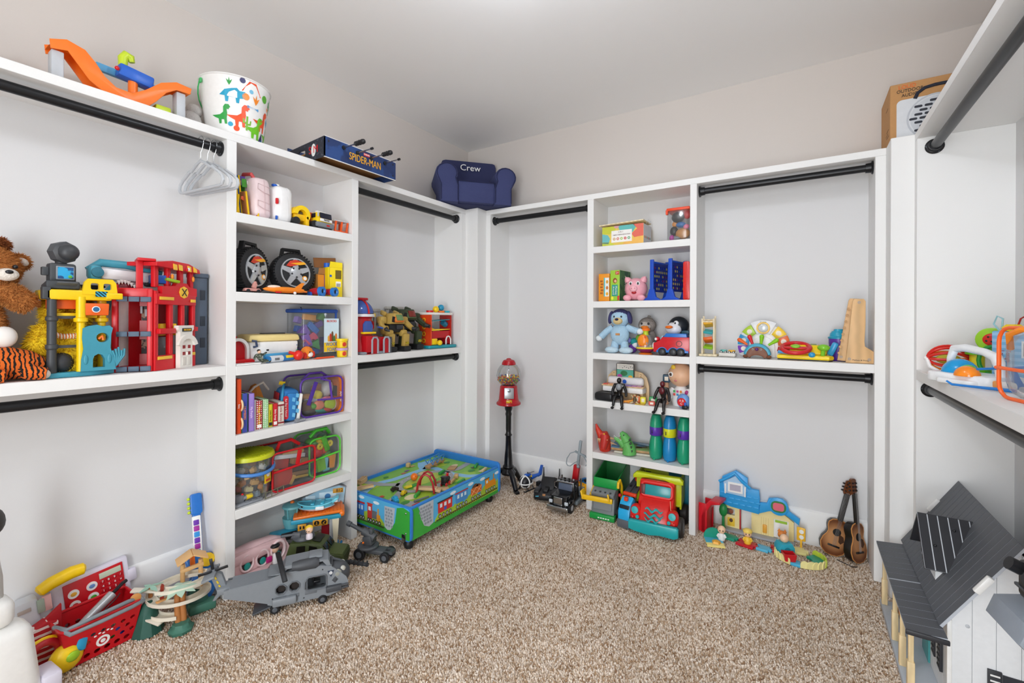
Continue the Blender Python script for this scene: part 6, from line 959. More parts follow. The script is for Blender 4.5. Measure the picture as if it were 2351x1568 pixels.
# ================================================================ by the corner: gumball machine
t=thing('gumball_machine','red gumball machine with glass globe on a black stand','gumball machine',(-1.885,2.875,0),.62);t.scale=(.97,.97,.955);bk=M('121214',.28)
la(t,'stand_column',bk,[(0,.10),(.055,.10),(.06,.115),(.048,.13),(.038,.145),(.045,.16),(.034,.175),(.03,.25),(.025,.30),(.022,.40),(.03,.412),(.022,.425),(.02,.44),(.022,.46),(.022,.56),(.026,.58),(.022,.60),(.03,.62),(.032,.64),(.04,.655),(0,.655)],n=24)
for a in (-PI/2+.35,-PI/2+.35+2.09,-PI/2+.35+4.19):
    u=Vector((math.cos(a),math.sin(a),0));obj('stand_leg',G().tube([u*.03+Vector((0,0,.13)),u*.07+Vector((0,0,.12)),u*.11+Vector((0,0,.07)),u*.15+Vector((0,0,.018))],[.022,.022,.020,.017],12),bk,t);bx(t,'foot',bk,(u.x*.165,u.y*.165,.01),(.05,.035,.02),.006,(0,0,a))
la(t,'body',M('b01420',.22),[(0,.655),(.092,.655),(.097,.66),(.096,.672),(.083,.685),(.078,.70),(.068,.80),(.062,.81),(0,.81)],n=28)
bx(t,'coin_plate',M('a8acb0',.35,.7),(.0,-.073,.755),(.075,.010,.085),.004,(-.08,0,0));la(t,'coin_knob',M('8a8e92',.3,.8),[(0,0),(.014,0),(.014,.012),(0,.014)],(0,-.075,.778),16,(PI/2,0,0));bx(t,'chute',M('c8a020',.3),(0.0,-.082,.69),(.045,.016,.028),.005);bx(t,'chute_lip',M('b01420',.22),(0,-.088,.676),(.055,.025,.012),.004)
la(t,'globe',clear('f4f6f6',.03,.16),[(.05,.81),(.072,.828),(.092,.86),(.097,.89),(.088,.935),(.068,.968),(.05,.98)],n=32);la(t,'lid',M('b01420',.2),[(.052,.972),(.056,.975),(.054,.99),(.042,1.01),(.02,1.018),(.02,1.02),(.012,1.026),(0,1.027)],n=28);cy(t,'centre_rod',chrome(),(0,0,.81),(0,0,.98),.003,n=8);bx(t,'rod_tag','lgrey',(-.012,-.005,.955),(.03,.002,.008))
random.seed(2);gum={c:G()for c in ('e8b818','d8501c','2a6fb0','c83a2a','58a83a','e0d030')}
for i in range(330):
    for _ in range(30):
        a,r_,q=random.uniform(0,2*PI),.088*math.sqrt(random.random()),random.uniform(.822,.886)
        lim=.06+(q-.81)*.8 if q<.86 else .092
        if r_<lim-.008:break
    random.choice(list(gum.values())).ell((r_*math.cos(a),r_*math.sin(a),q),.0065,8)
cn={'e8b818':'orange','d8501c':'red-orange','2a6fb0':'blue','c83a2a':'red','58a83a':'green','e0d030':'yellow'}
for c,g in gum.items():stuff(obj('gumballs',g,M(c,.25),t))
for i,c in enumerate(('e8b818','e0d030','d8501c')):sp(t,'loose_gumball',M(c,.25),(-.012+.012*i,-.09,.688),.0065,8)
# ---------------------------------------------------------------- vehicles in the corner
t=thing('toy_helicopter','small white, black and blue toy helicopter near the gumball stand','toy helicopter',(-1.735,2.912,0),-.15);sp(t,'cabin','black',(0,-.02,.06),(.045,.055,.042))
for x in (-.0,):tb(t,'cabin_frame','white',[(0,-.02+.057*math.cos(a),.06+.044*math.sin(a))for a in [i*2*PI/20 for i in range(20)]],.006,6,True)
for s in (-1,1):tb(t,'cabin_frame','white',[(s*.046*math.cos(a),-.02+.02*math.sin(a)*0-.01,.06+.043*math.sin(a))for a in [i*PI/8-PI/2 for i in range(9)]],.005,6)
tb(t,'cabin_frame','white',[(.046*math.cos(a),-.02+.056*math.sin(a),.052)for a in [i*2*PI/20 for i in range(20)]],.005,6,True);obj('tail_boom',G().tube([(0,.03,.075),(.01,.08,.08),(.02,.13,.085)],[.02,.014,.008],10),'blue',t);P2('tail_fin',t,'blue',[(.10,.07),(.14,.075),(.16,.145),(.14,.15)],.015,.025,plane='yz');bx(t,'rotor_mast','blue',(0,.0,.105),(.03,.05,.018),.006);bx(t,'rotor_blade','dgrey',(.02,.01,.125),(.06,.012,.004),.001,(0,-.4,.3));cy(t,'rotor_shaft','dgrey',(0,.0,.105),(0,.0,.125),.005)
for s in (-1,1):
    tb(t,'skid','black',[(s*.04,-.09,.012),(s*.04,-.075,.005),(s*.04,.04,.005)],.0045,6)
    for y in (-.05,.02):cy(t,'skid_strut','black',(s*.03,y,.03),(s*.04,y,.005),.004,n=6)
bx(t,'tail_wheel_box','black',(.03,.10,.02),(.03,.04,.035),.006);sp(t,'yellow_light','yellow',(.012,.03,.09),.007,8)
t=thing('toy_car','matte black winged toy car with blue headlights beside the tow truck','toy car',(-1.545,2.895,0),.28);bm=M('17181b',.5)
P2('body',t,bm,[(-.075,-.15),(-.035,-.165),(.035,-.165),(.075,-.15),(.08,-.05),(.075,.12),(-.075,.12),(-.08,-.05)],.018,.062,'xy',bev=.012);P2('cockpit',t,bm,[(-.06,.06),(.09,.055),(.08,.1),(.02,.125),(-.02,.11)],-.05,.05,plane='yz',bev=.008);bx(t,'hood_fin',bm,(0,-.08,.068),(.035,.08,.02),.006)
for s in (-1,1):
    P2('tail_fin',t,bm,[(.02,.07),(.12,.07),(.10,.165),(.085,.12)],s*.06-.004,s*.06+.004,plane='yz');bx(t,'headlight',M('58b8d8',.3),(s*.048,-.163,.046),(.026,.006,.006),.001,(0,s*.25,s*.3));bx(t,'fender',bm,(s*.06,-.10,.065),(.04,.09,.022),.008)
bx(t,'nose_badge',M('b07a4a',.5),(0.0,-.158,.058),(.022,.012,.014),.003)
for x in (-.07,.07):
    for y in (-.10,.08):wheel(t,(x,y,.028),.028,.025,'black','char','x')
t=thing('tow_truck','black toy tow truck with chrome bumper and raised red crane arm','toy truck',(-1.345,2.81,0),.02);bk2=M('101114',.2)
P2('hood',t,bk2,[(-.165,.05),(-.045,.045),(-.045,.125),(-.155,.112)],-.058,.058,plane='yz',bev=.008);bx(t,'cab',bk2,(0,-.01,.115),(.13,.09,.13),.012,taper=(.93,.88));bx(t,'windscreen',M('5a6478',.1),(0,-.054,.142),(.1,.008,.05),.003,(-.1,0,0));bx(t,'sun_visor',chrome(),(0,-.055,.176),(.125,.02,.010),.003);bx(t,'grille',chrome(),(0,-.168,.085),(.062,.008,.052),.003);bx(t,'bumper',chrome(),(0,-.18,.042),(.15,.02,.03),.006)
for i in range(4):cy(t,'roof_horn',chrome()if i in (0,3)else bk2,(-.05+.033*i,-.02,.188),(-.05+.033*i,-.03,.192),.007,n=8)
for s in (-1,1):
    bx(t,'headlight',M('c8d0d8',.15),(s*.056,-.16,.075),(.026,.012,.022),.005);bx(t,'fender',bk2,(s*.066,-.11,.075),(.03,.085,.03),.010);bx(t,'side_window',M('2a3038',.1),(s*.0625,-.005,.14),(.004,.05,.045),.002);cy(t,'exhaust_stack',chrome(),(s*.072,.045,.05),(s*.072,.045,.185),.006,n=10);tb(t,'mirror_frame',chrome(),[(s*.068,-.045,.12),(s*.082,-.05,.13),(s*.082,-.05,.16),(s*.068,-.045,.165)],.003,6);bx(t,'side_step',M('7c868c',.4),(s*.06,.03,.035),(.03,.11,.025),.004)
for x in (-.062,.062):
    for y in (-.11,.13):wheel(t,(x,y,.036),.036,.028,'black','lgrey','x')
bx(t,'chassis',M('70787e',.4),(0,.08,.045),(.10,.25,.02),.004);bx(t,'tool_box',M('8a949a',.4),(.05,.10,.08),(.04,.07,.05),.004)
bx(t,'bed',M('f0b418',.4),(.01,.16,.085),(.12,.10,.05),.005)
obj('crane_arm',G().box((0,0,.07),(.042,.035,.17),.006),M('b8141e',.35),t,loc=(0,.10,.10),rot=(.0,.12,0));la(t,'crane_pivot','lgrey',[(0,0),(.018,0),(.016,.01),(0,.012)],(-.005,.072,.115),16,(PI/2,0,0));gs=M('8f9aa0',.4);obj('crane_mast',G().box((0,0,.08),(.018,.018,.20),.003),gs,t,loc=(.024,.10,.25),rot=(0,.12,0));bx(t,'crane_crossbar',gs,(.042,.10,.335),(.085,.02,.012),.004,(0,.3,0));sp(t,'pulley',gs,(.035,.08,.25),.012,10)
for pts in ([(.005,.10,.345),(-.03,.09,.33),(-.055,.09,.29),(-.06,.09,.255),(-.05,.09,.24),(-.03,.09,.24),(.0,.09,.265),(.035,.09,.29)],[(.075,.10,.325),(.10,.10,.31),(.115,.10,.285),(.11,.10,.265),(.10,.10,.26)],[(.06,.10,.33),(.085,.095,.30),(.095,.095,.275),(.085,.095,.258)]):tb(t,'hook_wire',gs,pts,.0035,6)
t=thing('flatbed_truck','yellow toy flatbed trailer carrying a blue car, by the cubby divider','toy truck',(-1.305,3.0,0),-.35);bx(t,'bed',M('f0b020',.4),(0,0,.07),(.11,.09,.02),.004);bx(t,'bed_front',M('f0b020',.4),(.0,-.045,.085),(.12,.008,.07),.003)
for x in (-.045,.045):
    for y in (-.03,.03):wheel(t,(x,y,.024),.024,.02,'black','yellow','x')
bx(t,'bed_post',M('f0b020',.4),(0,0,.045),(.06,.06,.04),.004)
t=thing('toy_car','blue convertible toy car riding on the yellow flatbed','toy car',(-1.305,3.0,.0815),-.35);cb=M('2a78b8',.3);P2('body',t,cb,[(-.05,.008),(.05,.008),(.05,.03),(.02,.036),(-.03,.038),(-.05,.03)],-.03,.03,bev=.005);bx(t,'windscreen','black',(.015,0,.045),(.004,.05,.02),.001,(0,-.5,0));bx(t,'roll_bar',cb,(-.02,0,.045),(.02,.055,.012),.004)
for x in (-.03,.03):
    for y in (-.03,.03):wheel(t,(x,y,.011),.011,.010,'black','lgrey','y')
# ================================================================ back wall cubbies
z=ZA+.001
t=thing('toy_box','pastel printed carton for an object permanence box with wooden lid board','box',(-1.13,2.865,z),-.04);bx(t,'carton',M('e4c85a',.55),(.14,.075,.065),(.28,.15,.13),.002,seg=1)
def fp(nm,c,out,k=0,y=-.0006):return P2(nm,t,M(c,.5),out,y-.0005-k*.0006,y-k*.0006)
fp('print','cdd44a',[(0,.0),(.10,.0),(.06,.025),(0,.03)]);fp('print','6ab8bc',[(0,.02),(.045,.015),(.055,.05),(.04,.075),(0,.085)]);fp('print','c4c83a',[(0,.085),(.05,.08),(.09,.1),(.1,.13),(0,.13)]);fp('print','5fb8b4',[(.11,.13),(.12,.1),(.16,.07),(.21,.08),(.23,.11),(.22,.13)]);fp('print','e06a58',[(.21,.13),(.24,.1),(.2,.07),(.22,.045),(.28,.05),(.28,.13)]);fp('print','ecb85a',[(.14,0),(.28,0),(.28,.05),(.24,.048),(.19,.03),(.15,.02)]);fp('print','d8a0a8',[(.08,.13),(.12,.13),(.11,.115),(.09,.115)],1)
o=fp('label_panel','f0eeea',rect(.065,.022,.205,.10),2);tx(o,'2 IN 1',.013,(.13,-.0026,.088),'6a4a3a');tx(o,'OBJECT PERMANENCE BOX',.0105,(.135,-.0026,.07),'5a2a2a',sx=.92)
for i,c in enumerate(('c89a58','d06a58','a8c85a','c83a3a','4a9a6a')):la(o,'icon',c,[(.004,0),(.009,0),(.009,.0008),(.004,.0008)],(.085+.025*i,-.0022,.045),14,(PI/2,0,0))
bx(t,'side_panel',M('d8dce0',.5),(.2805,.075,.065),(.001,.145,.125))
for i in range(5):la(t,'icon',['c89a58','d06a58','4a9a6a','c83a3a','3a8a7a'][i],[(.004,0),(.008,0),(.008,.0008),(.004,.0008)],(.2812,.02+.026*i,.045),12,(0,PI/2,0))
obj('lid_board',G().box((.13,.075,.0),(.30,.17,.008),.002),wood('e8d8b4',10),t,loc=(0,0,.143),rot=(0,-.03,.03));tb(t,'string_loop','lgrey',[(.27,.08,.14),(.285,.08,.165),(.30,.08,.15),(.29,.08,.138)],.002,6)
t=bag('clear zip bag of potato toy parts with orange zipper',(-.645,2.875,z),0,.135,.13,.205,M('e8481c',.4),r=.02,trims=False);bx(t,'zip_band',M('e8481c',.45),(0,.065,.198),(.14,.135,.018),.006);bx(t,'zip_tab',M('e8481c',.45),(-.066,.005,.182),(.014,.02,.03),.004)
for n_,c,x,y,q,r in (('tan potato body','c88a4a',.02,.05,.045,(.045,.03,.035)),('black hat','1c1c1e',-.01,.05,.15,(.04,.03,.035)),('dark shoe','2a2a2e',-.035,.05,.065,(.025,.02,.03)),('blue shoe','2a6fb0',.01,.04,.10,(.03,.02,.018)),('pink ear','e87a9a',.045,.035,.085,(.018,.01,.015)),('magenta mouth','b02a90',-.045,.03,.02,(.015,.01,.02)),('grey foil','8a8e94',-.02,.04,.018,(.03,.015,.014)),('red nose','c82a2a',.045,.06,.165,(.025,.02,.03)),('orange ear','d88a3a',-.03,.06,.11,(.02,.015,.02))):
    tag(obj('potato_part',G().ell((0,0,0),r,12),M(c,.35),loc=(-.645+x*.95,2.875+y,z+q+.005)),'%s inside the orange-zipped clear bag'%n_,'toy part','parts in the orange-zipped bag')
z=ZB_+.001
t=thing('toy_box','orange toy carton with white side label beside the green one','box',(-1.155,2.865,z),0);bx(t,'carton',M('e8941c',.5),(.038,.08,.0925),(.076,.16,.185),.001);bx(t,'label_panel',M('e8ece8',.5),(.056,-.0006,.095),(.034,.001,.125));bx(t,'label_edge',M('3ab0b8',.5),(.041,-.001,.095),(.008,.001,.125))
for i in range(3):sp(t,'print',['e8a82a','c87a3a','d8a03a'][i],(.06,-.0012,.05+.04*i),(.009,.0006,.012),8)
for i in range(5):bx(t,'print',M('a85a10',.5),(.02+.004*(i%2),-.0006,.055+.02*i),(.018,.001,.012),.0003)
t=thing('toy_box','lime green game carton lettered Monkey Around beside the pink pig','box',(-1.072,2.862,z),-.10);bx(t,'carton',M('9cc83c',.5),(.033,.085,.102),(.066,.17,.204),.001);bx(t,'side_panel',banded('4a7a4a','2f5a40',25,'noise',thr=.5),(.0665,.085,.102),(.001,.165,.2));bx(t,'age_badge',M('c8342c',.5),(.05,-.0006,.185),(.026,.001,.022));tx(t,'2+',.018,(.05,-.0016,.185),'white');bx(t,'title_panel',M('2a9a8a',.5),(.033,-.0006,.07),(.042,.001,.075),.0003);tx(t,'Monkey\nAround',.018,(.033,-.0018,.07),'white',(PI/2,PI/2,0));sp(t,'print',M('8a4a20',.6),(.034,-.001,.135),(.016,.0008,.018),10);sp(t,'print',M('e0b088',.6),(.037,-.002,.132),(.009,.0006,.010),8);sp(t,'print',M('e8e03a',.6),(.015,-.001,.02),(.009,.0008,.013),8);bx(t,'print',M('c8342c',.5),(.058,-.0006,.02),(.014,.001,.03));tx(t,'MONKEY',.03,(.0672,.085,.11),'e8e0c8',(PI/2,PI/2,PI/2))
t=thing('piggy_toy','round pink pig toy with open red mouth','toy',(-.912,2.905,z),.05);pg=M('efa9b6',.3);sp(t,'body',pg,(0,0,.08),(.074,.066,.074),24)
sp(t,'snout',M('f2b4be',.3),(.0,-.066,.078),(.026,.014,.021));sp(t,'mouth',M('b01c28',.3),(.002,-.062,.053),(.016,.010,.010))
for s in (-1,1):
    sp(t,'eye_white','white',(s*.024+.002,-.052,.112),(.013,.008,.016),12);sp(t,'pupil','black',(s*.024+.003,-.0595,.112),(.006,.004,.009),10);sp(t,'nostril',M('d07a8a',.4),(s*.010,-.0795,.08),(.004,.002,.004),8);la(t,'ear',pg,[(0,0),(.025,0),(.018,.02),(0,.034)],(s*.05,-.005,.134),10,(.3,s*.55,0));sp(t,'foot',pg,(s*.045,-.05,.02),(.028,.026,.021));sp(t,'foot',pg,(s*.045,.04,.02),(.026,.026,.021))
t.scale=(.98,.98,.98)
def connect(label,x,y,rz):
    t=thing('grid_game',label,'game',(x,y,z),rz,'blue upright counter games');bl_=M('1c4fc0',.35);holes=[circ(.02+.0245*i,.075+.0265*j,.0095,10)for i in range(7)for j in range(6)]
    P2('grid_panel',t,M('162f8c',.35),rect(0,.055,.185,.235),-.008,.008,plane='yz',holes=holes);bx(t,'front_post',bl_,(0,-.004,.14),(.024,.014,.235),.003);bx(t,'rear_post',bl_,(0,.188,.14),(.024,.014,.235),.003);bx(t,'top_rail',bl_,(0,.092,.24),(.022,.2,.012),.003)
    for yy in (-.004,.188):P2('foot',t,bl_,[(-.07,0),(.07,0),(.03,.02),(.016,.07),(-.016,.07),(-.03,.02)],yy-.008,yy+.008,bev=.002)
    random.seed(int(x*-1000))
    for i in range(7):
        for j in range(6):
            c=random.choice(['e8d83a','e8d83a','8a1c38',None])
            if c:la(t,'counter',M(c,.4),[(0,-.005),(.0105,-.005),(.0105,.005),(0,.005)],(0,.02+.0245*i,.075+.0265*j),10,(0,PI/2,0))
connect('blue upright counter game standing nearer the pink pig',-.795,2.862,-.25);connect('blue upright counter game standing nearer the red tube',-.682,2.862,-.25)
tag(obj('tube_box',G().prism(rrect(-.02,0,.02,.235,.012),0,.09,bev=.004).box((0,-.002,.12),(.006,.004,.22),.001),M('d8241c',.3),loc=(-.592,2.868,z)),'tall thin red plastic tube case at the divider','case')
z=ZS+.001
t=thing('plush_dog','pale blue plush puppy with floppy navy ears, arms spread, standing on the shelf','plush toy',(-1.012,2.885,z),.0);lb_=fuzzy('a9cbe2');nv_=fuzzy('3b3c6c')
sp(t,'body',lb_,(0,.0,.125),(.064,.045,.072));bx(t,'belly_badge',cloth('c08a58'),(0.0,-.046,.125),(.028,.006,.014),.001);sp(t,'head',lb_,(0,.0,.228),(.062,.052,.058),20);sp(t,'cap_patch',nv_,(0,.008,.25),(.06,.05,.042),18);sp(t,'muzzle',fuzzy('d8c08a'),(0,-.044,.212),(.032,.024,.024));sp(t,'nose',fuzzy('2c2848'),(0,-.067,.222),(.012,.008,.008))
for s in (-1,1):
    sp(t,'eye','black',(s*.024,-.047,.24),(.006,.005,.007),8);sp(t,'ear',nv_,(s*.064,.0,.235),(.016,.024,.044),rot=(0,s*-.2,0));obj('arm',G().tube([(s*.05,0,.17),(s*.09,-.01,.155 if s>0 else .14),(s*.125,-.015,.145 if s>0 else .105)],[.022,.022,.022],12),lb_,t);sp(t,'paw',fuzzy('e4ecf0'),(s*.138,-.018,.145 if s>0 else .095),(.022,.02,.02));obj('leg',G().tube([(s*.03,0,.075),(s*.035,-.005,.03)],[.025,.027],12),lb_,t);sp(t,'foot',fuzzy('c4dcea'),(s*.048,-.02,.021),(.047,.04,.022))
t=thing('toy_caterpillar','teal and purple soft baby caterpillar toy behind the plush dog','plush toy',(-.945,2.94,z),.1)
for i,(c,x,q,r)in enumerate((('6a3a9a',.0,.03,.03),('2a9a9a',.012,.075,.026),('8ac03a',.045,.10,.024),('8a8ad0',-.03,.085,.024),('e8e8ea',.02,.055,.022),('b8c8d8',-.10,.07,.026))):sp(t,'segment',fuzzy(c),(x,-.002*i,q),r)
t=thing('plush_duck','fluffy grey plush duckling with orange beak','plush toy',(-.858,2.985,z),.0);gd=fuzzy('8d8680');sp(t,'body',gd,(0,0,.085),(.06,.05,.085));sp(t,'head',gd,(0,-.012,.185),(.058,.05,.052));sp(t,'face',fuzzy('b4aca4'),(-.005,-.05,.178),(.038,.015,.032));sp(t,'beak',M('e8801c',.5),(.0,-.07,.172),(.026,.02,.010))
for s in (-1,1):sp(t,'eye','black',(s*.022,-.062,.195),(.007,.005,.008),8)
tb(t,'crest',gd,[(0,-.01,.23),(.008,-.012,.245),(.02,-.012,.24)],.007,6)
t=thing('push_toy','clear-domed orange pop-up push toy with magenta base','toy',(-.842,2.885,z),0);la(t,'foot',M('e87a1c',.3),[(0,0),(.042,0),(.044,.006),(.03,.012),(0,.012)],n=24);la(t,'base_cone',M('8a1c5a',.3),[(0,.012),(.03,.012),(.056,.032),(.058,.036),(0,.036)],n=28);la(t,'base_ring',M('e8d028',.3),[(0,.036),(.06,.036),(.061,.041),(.058,.046),(0,.046)],n=28);la(t,'dome',clear('f0f2f2',.12),[(.056,.046),(.054,.08),(.045,.11),(.028,.125)],n=28)
sp(t,'leaf_panel',M('f08a1e',.3),(-.005,-.04,.085),(.036,.02,.044));la(t,'stem','lime',[(0,.12),(.02,.12),(.016,.14),(.02,.15),(0,.15)],n=18);la(t,'push_cap','orange',[(0,.15),(.026,.15),(.028,.158),(.02,.168),(0,.17)],n=20)
for i,(x,q)in enumerate(((-.018,.10),(.012,.11),(.0,.085),(-.014,.06),(.018,.075))):la(t,'dot',['d83a2a','d83a2a','5a8fa8','d83a2a','7a98b0'][i],[(.003,0),(.007,0),(.007,.001),(.003,.001)],(x,-.0575+abs(x)*.25,q),10,(PI/2,0,0))
for i,c in enumerate(('e8a020','6a7a8a','c85a2a','e8d8b0')):sp(t,'bead',c,(-.035+.024*i,-.022,.054),.007,8)
t=thing('toy_penguin','black and white toy penguin head with orange beak behind the red van','toy',(-.672,2.975,z),-.1);la(t,'body',M('eceaee',.4),[(0,0),(.05,0),(.052,.10),(.03,.13),(0,.14)],n=20);sp(t,'head',M('20262e',.4),(0.01,.01,.185),(.062,.055,.058),20);sp(t,'face',M('e6e6ea',.4),(-.01,-.026,.165),(.052,.036,.042));sp(t,'eye_patch',M('f0f0f2',.4),(.012,-.044,.20),(.016,.008,.016));sp(t,'eye','black',(.008,-.052,.2),.006,8);sp(t,'eye','black',(-.036,-.042,.192),.006,8);sp(t,'beak','orange',(-.024,-.07,.175),(.024,.018,.010));bx(t,'perch',M('2a5a68',.4),(.06,-.0,.14),(.05,.05,.03),.008)
t=thing('toy_van','red and blue toy van with six black wheels','toy vehicle',(-.783,2.843,z),.02);rv=M('c81824',.25);P2('body',t,rv,[(.0,.02),(.215,.02),(.215,.115),(.055,.115),(.04,.095),(.0,.075)],.0,.085,bev=.006);P2('roof',t,M('1f6fc4',.3),[(.06,.113),(.2,.113),(.195,.137),(.075,.137)],.004,.08,bev=.004);sp(t,'beacon',rv,(.02,.03,.10),.015);sp(t,'beacon_light','white',(.012,.017,.1),(.008,.004,.009),8);bx(t,'windscreen',M('8ac0d8',.15),(.048,.042,.108),(.008,.06,.03),.002,(0,.5,0));la(t,'emblem_ring',M('30141a',.4),[(.015,0),(.018,0),(.018,.002),(.015,.002)],(.155,.0008,.075),18,(PI/2,0,0));sp(t,'headlamp','white',(.0,.018,.058),(.010,.008,.022));bx(t,'skirt',M('1f6fc4',.3),(.115,-.001,.026),(.19,.006,.014),.002)
for x in (.055,.12,.165):
    a=P2('wheel_arch',t,M('1f6fc4',.3),arcpts((x,.02),.032,0,PI,10,lambda a,b:(a,b)),-.0015,.002)
    wheel(t,(x,.003,.024),.0235,.022,'black','char','y');wheel(t,(x,.082,.024),.0235,.022,'black','char','y')
z=ZD+.001
t=thing('toy_piano','wooden toy piano with coloured keys and a frog music card','toy piano',(-1.0,2.905,z),-.05);wb=wood('dcbd92',8)
P2('back_board',t,wb,[(-.15,0),(.15,0),(.15,.10),(.135,.155),(.105,.185),(.06,.195),(-.06,.195),(-.105,.185),(-.135,.155),(-.15,.10)],.08,.092,bev=.002);bx(t,'case',M('ecebea',.4),(0,.03,.075),(.28,.08,.04),.010);bx(t,'music_ledge',M('e4e3e4',.4),(0,.055,.125),(.25,.04,.06),.02,seg=3);bx(t,'key_bed',wb,(0,.01,.098),(.29,.05,.010),.004)
for i in range(8):bx(t,'key',[M('d8584a',.35),M('e09a6a',.35),M('c8a890',.35),M('b8a0b0',.35),M('9a80b8',.35),M('8a6ab0',.35),M('b87ab0',.35),M('c890a0',.35)][i],(-.115+.033*i,.004,.106),(.03,.045,.006),.001)
o=P2('music_card',t,'black',rrect(-.065,.13,.06,.245,.008),.05,.054);bx(o,'card_upper',M('ece8e0',.5),(-.0025,.0492,.222),(.115,.001,.038));bx(o,'card_lower',M('58b09a',.5),(-.0025,.0492,.172),(.115,.001,.058));sp(o,'frog_print',M('2f7a4a',.5),(-.01,.0485,.178),(.026,.0008,.018),10);sp(o,'print',M('b04a9a',.5),(-.04,.0483,.16),(.018,.0008,.012),8);sp(o,'print',M('e8b02a',.5),(.035,.0483,.155),(.016,.0008,.012),8)
for i in range(4):bx(o,'staff_line',M('5a5650',.5),(0,.0484,.212+.007*i),(.10,.0006,.001))
for i in range(6):sp(o,'note',M('2a2a2a',.5),(-.02+.014*i,.0482,.214+.005*((i*5)%3)),(.003,.0006,.003),6)
for s in (-1,1):tx(t,'\u00b0' if s<0 else '2',.03,(s*.095,.0795,.165),'8a6a44')
la(t,'round_knob','blue',[(0,0),(.014,0),(.013,.004),(0,.005)],(.0,.034,.125),14,(PI/2,0,0))
for x in (-.12,.12):bx(t,'leg',wb,(x,.05,.028),(.02,.06,.056),.003)
tag(obj('game_case',G().box((0,0,.027),(.13,.10,.052),.016,seg=3).box((-.058,0,.026),(.012,.085,.04),.006),M('15161a',.4),loc=(-1.105,2.885,z),rot=(0,0,-.1)),'black rounded carrying pouch on the shelf left of the piano','case')
def action(label,x,y,rz,main,top_,pose):
    t=thing('action_figure',label,'figure',(x,y,z+.014),rz);m=M(main,.25)
    v=[(0,.03,.012),(0,.025,.04),(0,.015,.085),(0,.012,.108),(-.02,-.005,.03),(-.024,-.024,-.01 if pose else .012),(-.03,-.034,-.042 if pose else -.035),(.02,-.005,.03),(.024,-.026,-.004),(.03,-.034,-.04),(-.03,.015,.098),(-.042,.0,.06),(-.045 if pose else -.03,-.015,.03),(.03,.015,.098),(.046,.004,.06),(.05,-.01,.026)]
    e=[(0,1),(1,2),(2,3),(0,4),(4,5),(5,6),(0,7),(7,8),(8,9),(2,10),(10,11),(11,12),(2,13),(13,14),(14,15)];r=[.018,.016,.021,.010,.014,.011,.009,.014,.011,.009,.012,.010,.009,.012,.010,.009]
    skin(t,'body',m,v,e,r);sp(t,'head',M(top_,.25),(0,.008,.128),(.015,.016,.019));sp(t,'chest_plate',M(top_ if top_!=main else '8a8e94',.3),(0,-.004,.088),(.019,.010,.022));
    for s in (-1,1):sp(t,'boot',m,(s*.031,-.044,-.042 if s<0 or not pose else -.04),(.011,.019,.009),10)
    return t
action('plain black jointed action figure sitting on the shelf edge before the piano',-1.0,2.832,.1,'141416','141416',0);action('dark maroon and black jointed action figure sitting on the shelf edge by the doll',-.725,2.83,-.2,'1a1416','5a1620',1)
t=thing('baby_doll','large-headed baby doll in white bib beside the maroon figure','doll',(-.638,2.955,z),-.1);sk_=M('e3b592',.45);sp(t,'head',sk_,(.0,-.01,.195),(.075,.065,.075),24);sp(t,'hair_curl',M('e8c030',.5),(-.03,-.06,.245),(.014,.006,.014));la(t,'body',M('ececec',.6),[(0,0),(.05,0),(.056,.04),(.05,.09),(.025,.13),(0,.13)],n=20);sp(t,'mouth',M('c8747a',.5),(-.012,-.071,.163),(.010,.004,.005),8);sp(t,'nose',sk_,(-.012,-.074,.18),.006,8)
for s in (-1,1):sp(t,'eye_white','white',(-.012+s*.03,-.066+.004*(s>0),.20),(.016,.006,.016),12);sp(t,'pupil',M('3a2418',.3),(-.012+s*.03,-.072+.004*(s>0),.2),(.009,.003,.010),10);obj('arm',G().tube([(s*.045,-.01,.10),(s*.062,-.03,.075),(s*.05,-.05,.055)],[.018,.017,.016],10),M('ececec',.6),t)
for i in range(6):bx(t,'bib_print',['d8443a','3a8fc0','e8c030','4aa85a','c84a8a','e8842a'][i],(-.025+.02*(i%3),-.0535,.075+.02*(i//3)),(.014,.003,.014),.002);
sp(t,'balloon_print',M('b0307a',.4),(.045,-.035,.085),(.012,.012,.02),8)
t=thing('letter_drum','blue spinning drum toy marked A B C at the cubby end','toy',(-.606,2.868,z),-.1);sp(t,'shell',M('6a96d0',.3),(0,0,.045),(.04,.022,.045));la(t,'red_disc','red',[(0,0),(.026,0),(.024,.004),(0,.004)],(-.004,-.0205,.04),20,(PI/2,0,0));tx(t,'A B\nC',.018,(-.004,-.0252,.04),'white');bx(t,'base_block','black',(.015,-.022,.012),(.03,.02,.022),.005);bx(t,'clip','blue',(.02,-.028,.032),(.012,.01,.02),.003)
for lb,c,x,y,sz,nm in (('orange toy cube under the black figure arm','e8743a',-.905,2.90,(.05,.03,.045),'toy_cube'),('yellow toy cube beside the orange one','e8dc3a',-.86,2.895,(.036,.03,.042),'toy_cube'),('green dinosaur-shaped toy block by the maroon figure','2f9a5a',-.80,2.91,(.05,.03,.048),'toy_block'),('navy picture cube beside the doll head','2f5068',-.728,2.955,(.045,.045,.05),'toy_cube'),('red-capped toy roll before the green block','d8584a',-.795,2.862,(.04,.024,.026),'toy_block')):
    zz=.14 if 'navy' in lb else 0
    o=thing(nm,lb,'toy block',(x,y,z),.2);bx(o,'block',M(c,.4),(0,0,sz[2]/2+zz),sz,.006);bx(o,'face_print',M('f0e8d8',.5),(0,-sz[1]/2-.0004,sz[2]/2+zz),(sz[0]*.5,.001,sz[2]*.5),.0004)
    if zz:cy(o,'stand',M('e0b090',.5),(0,0,0),(0,0,zz),.014)
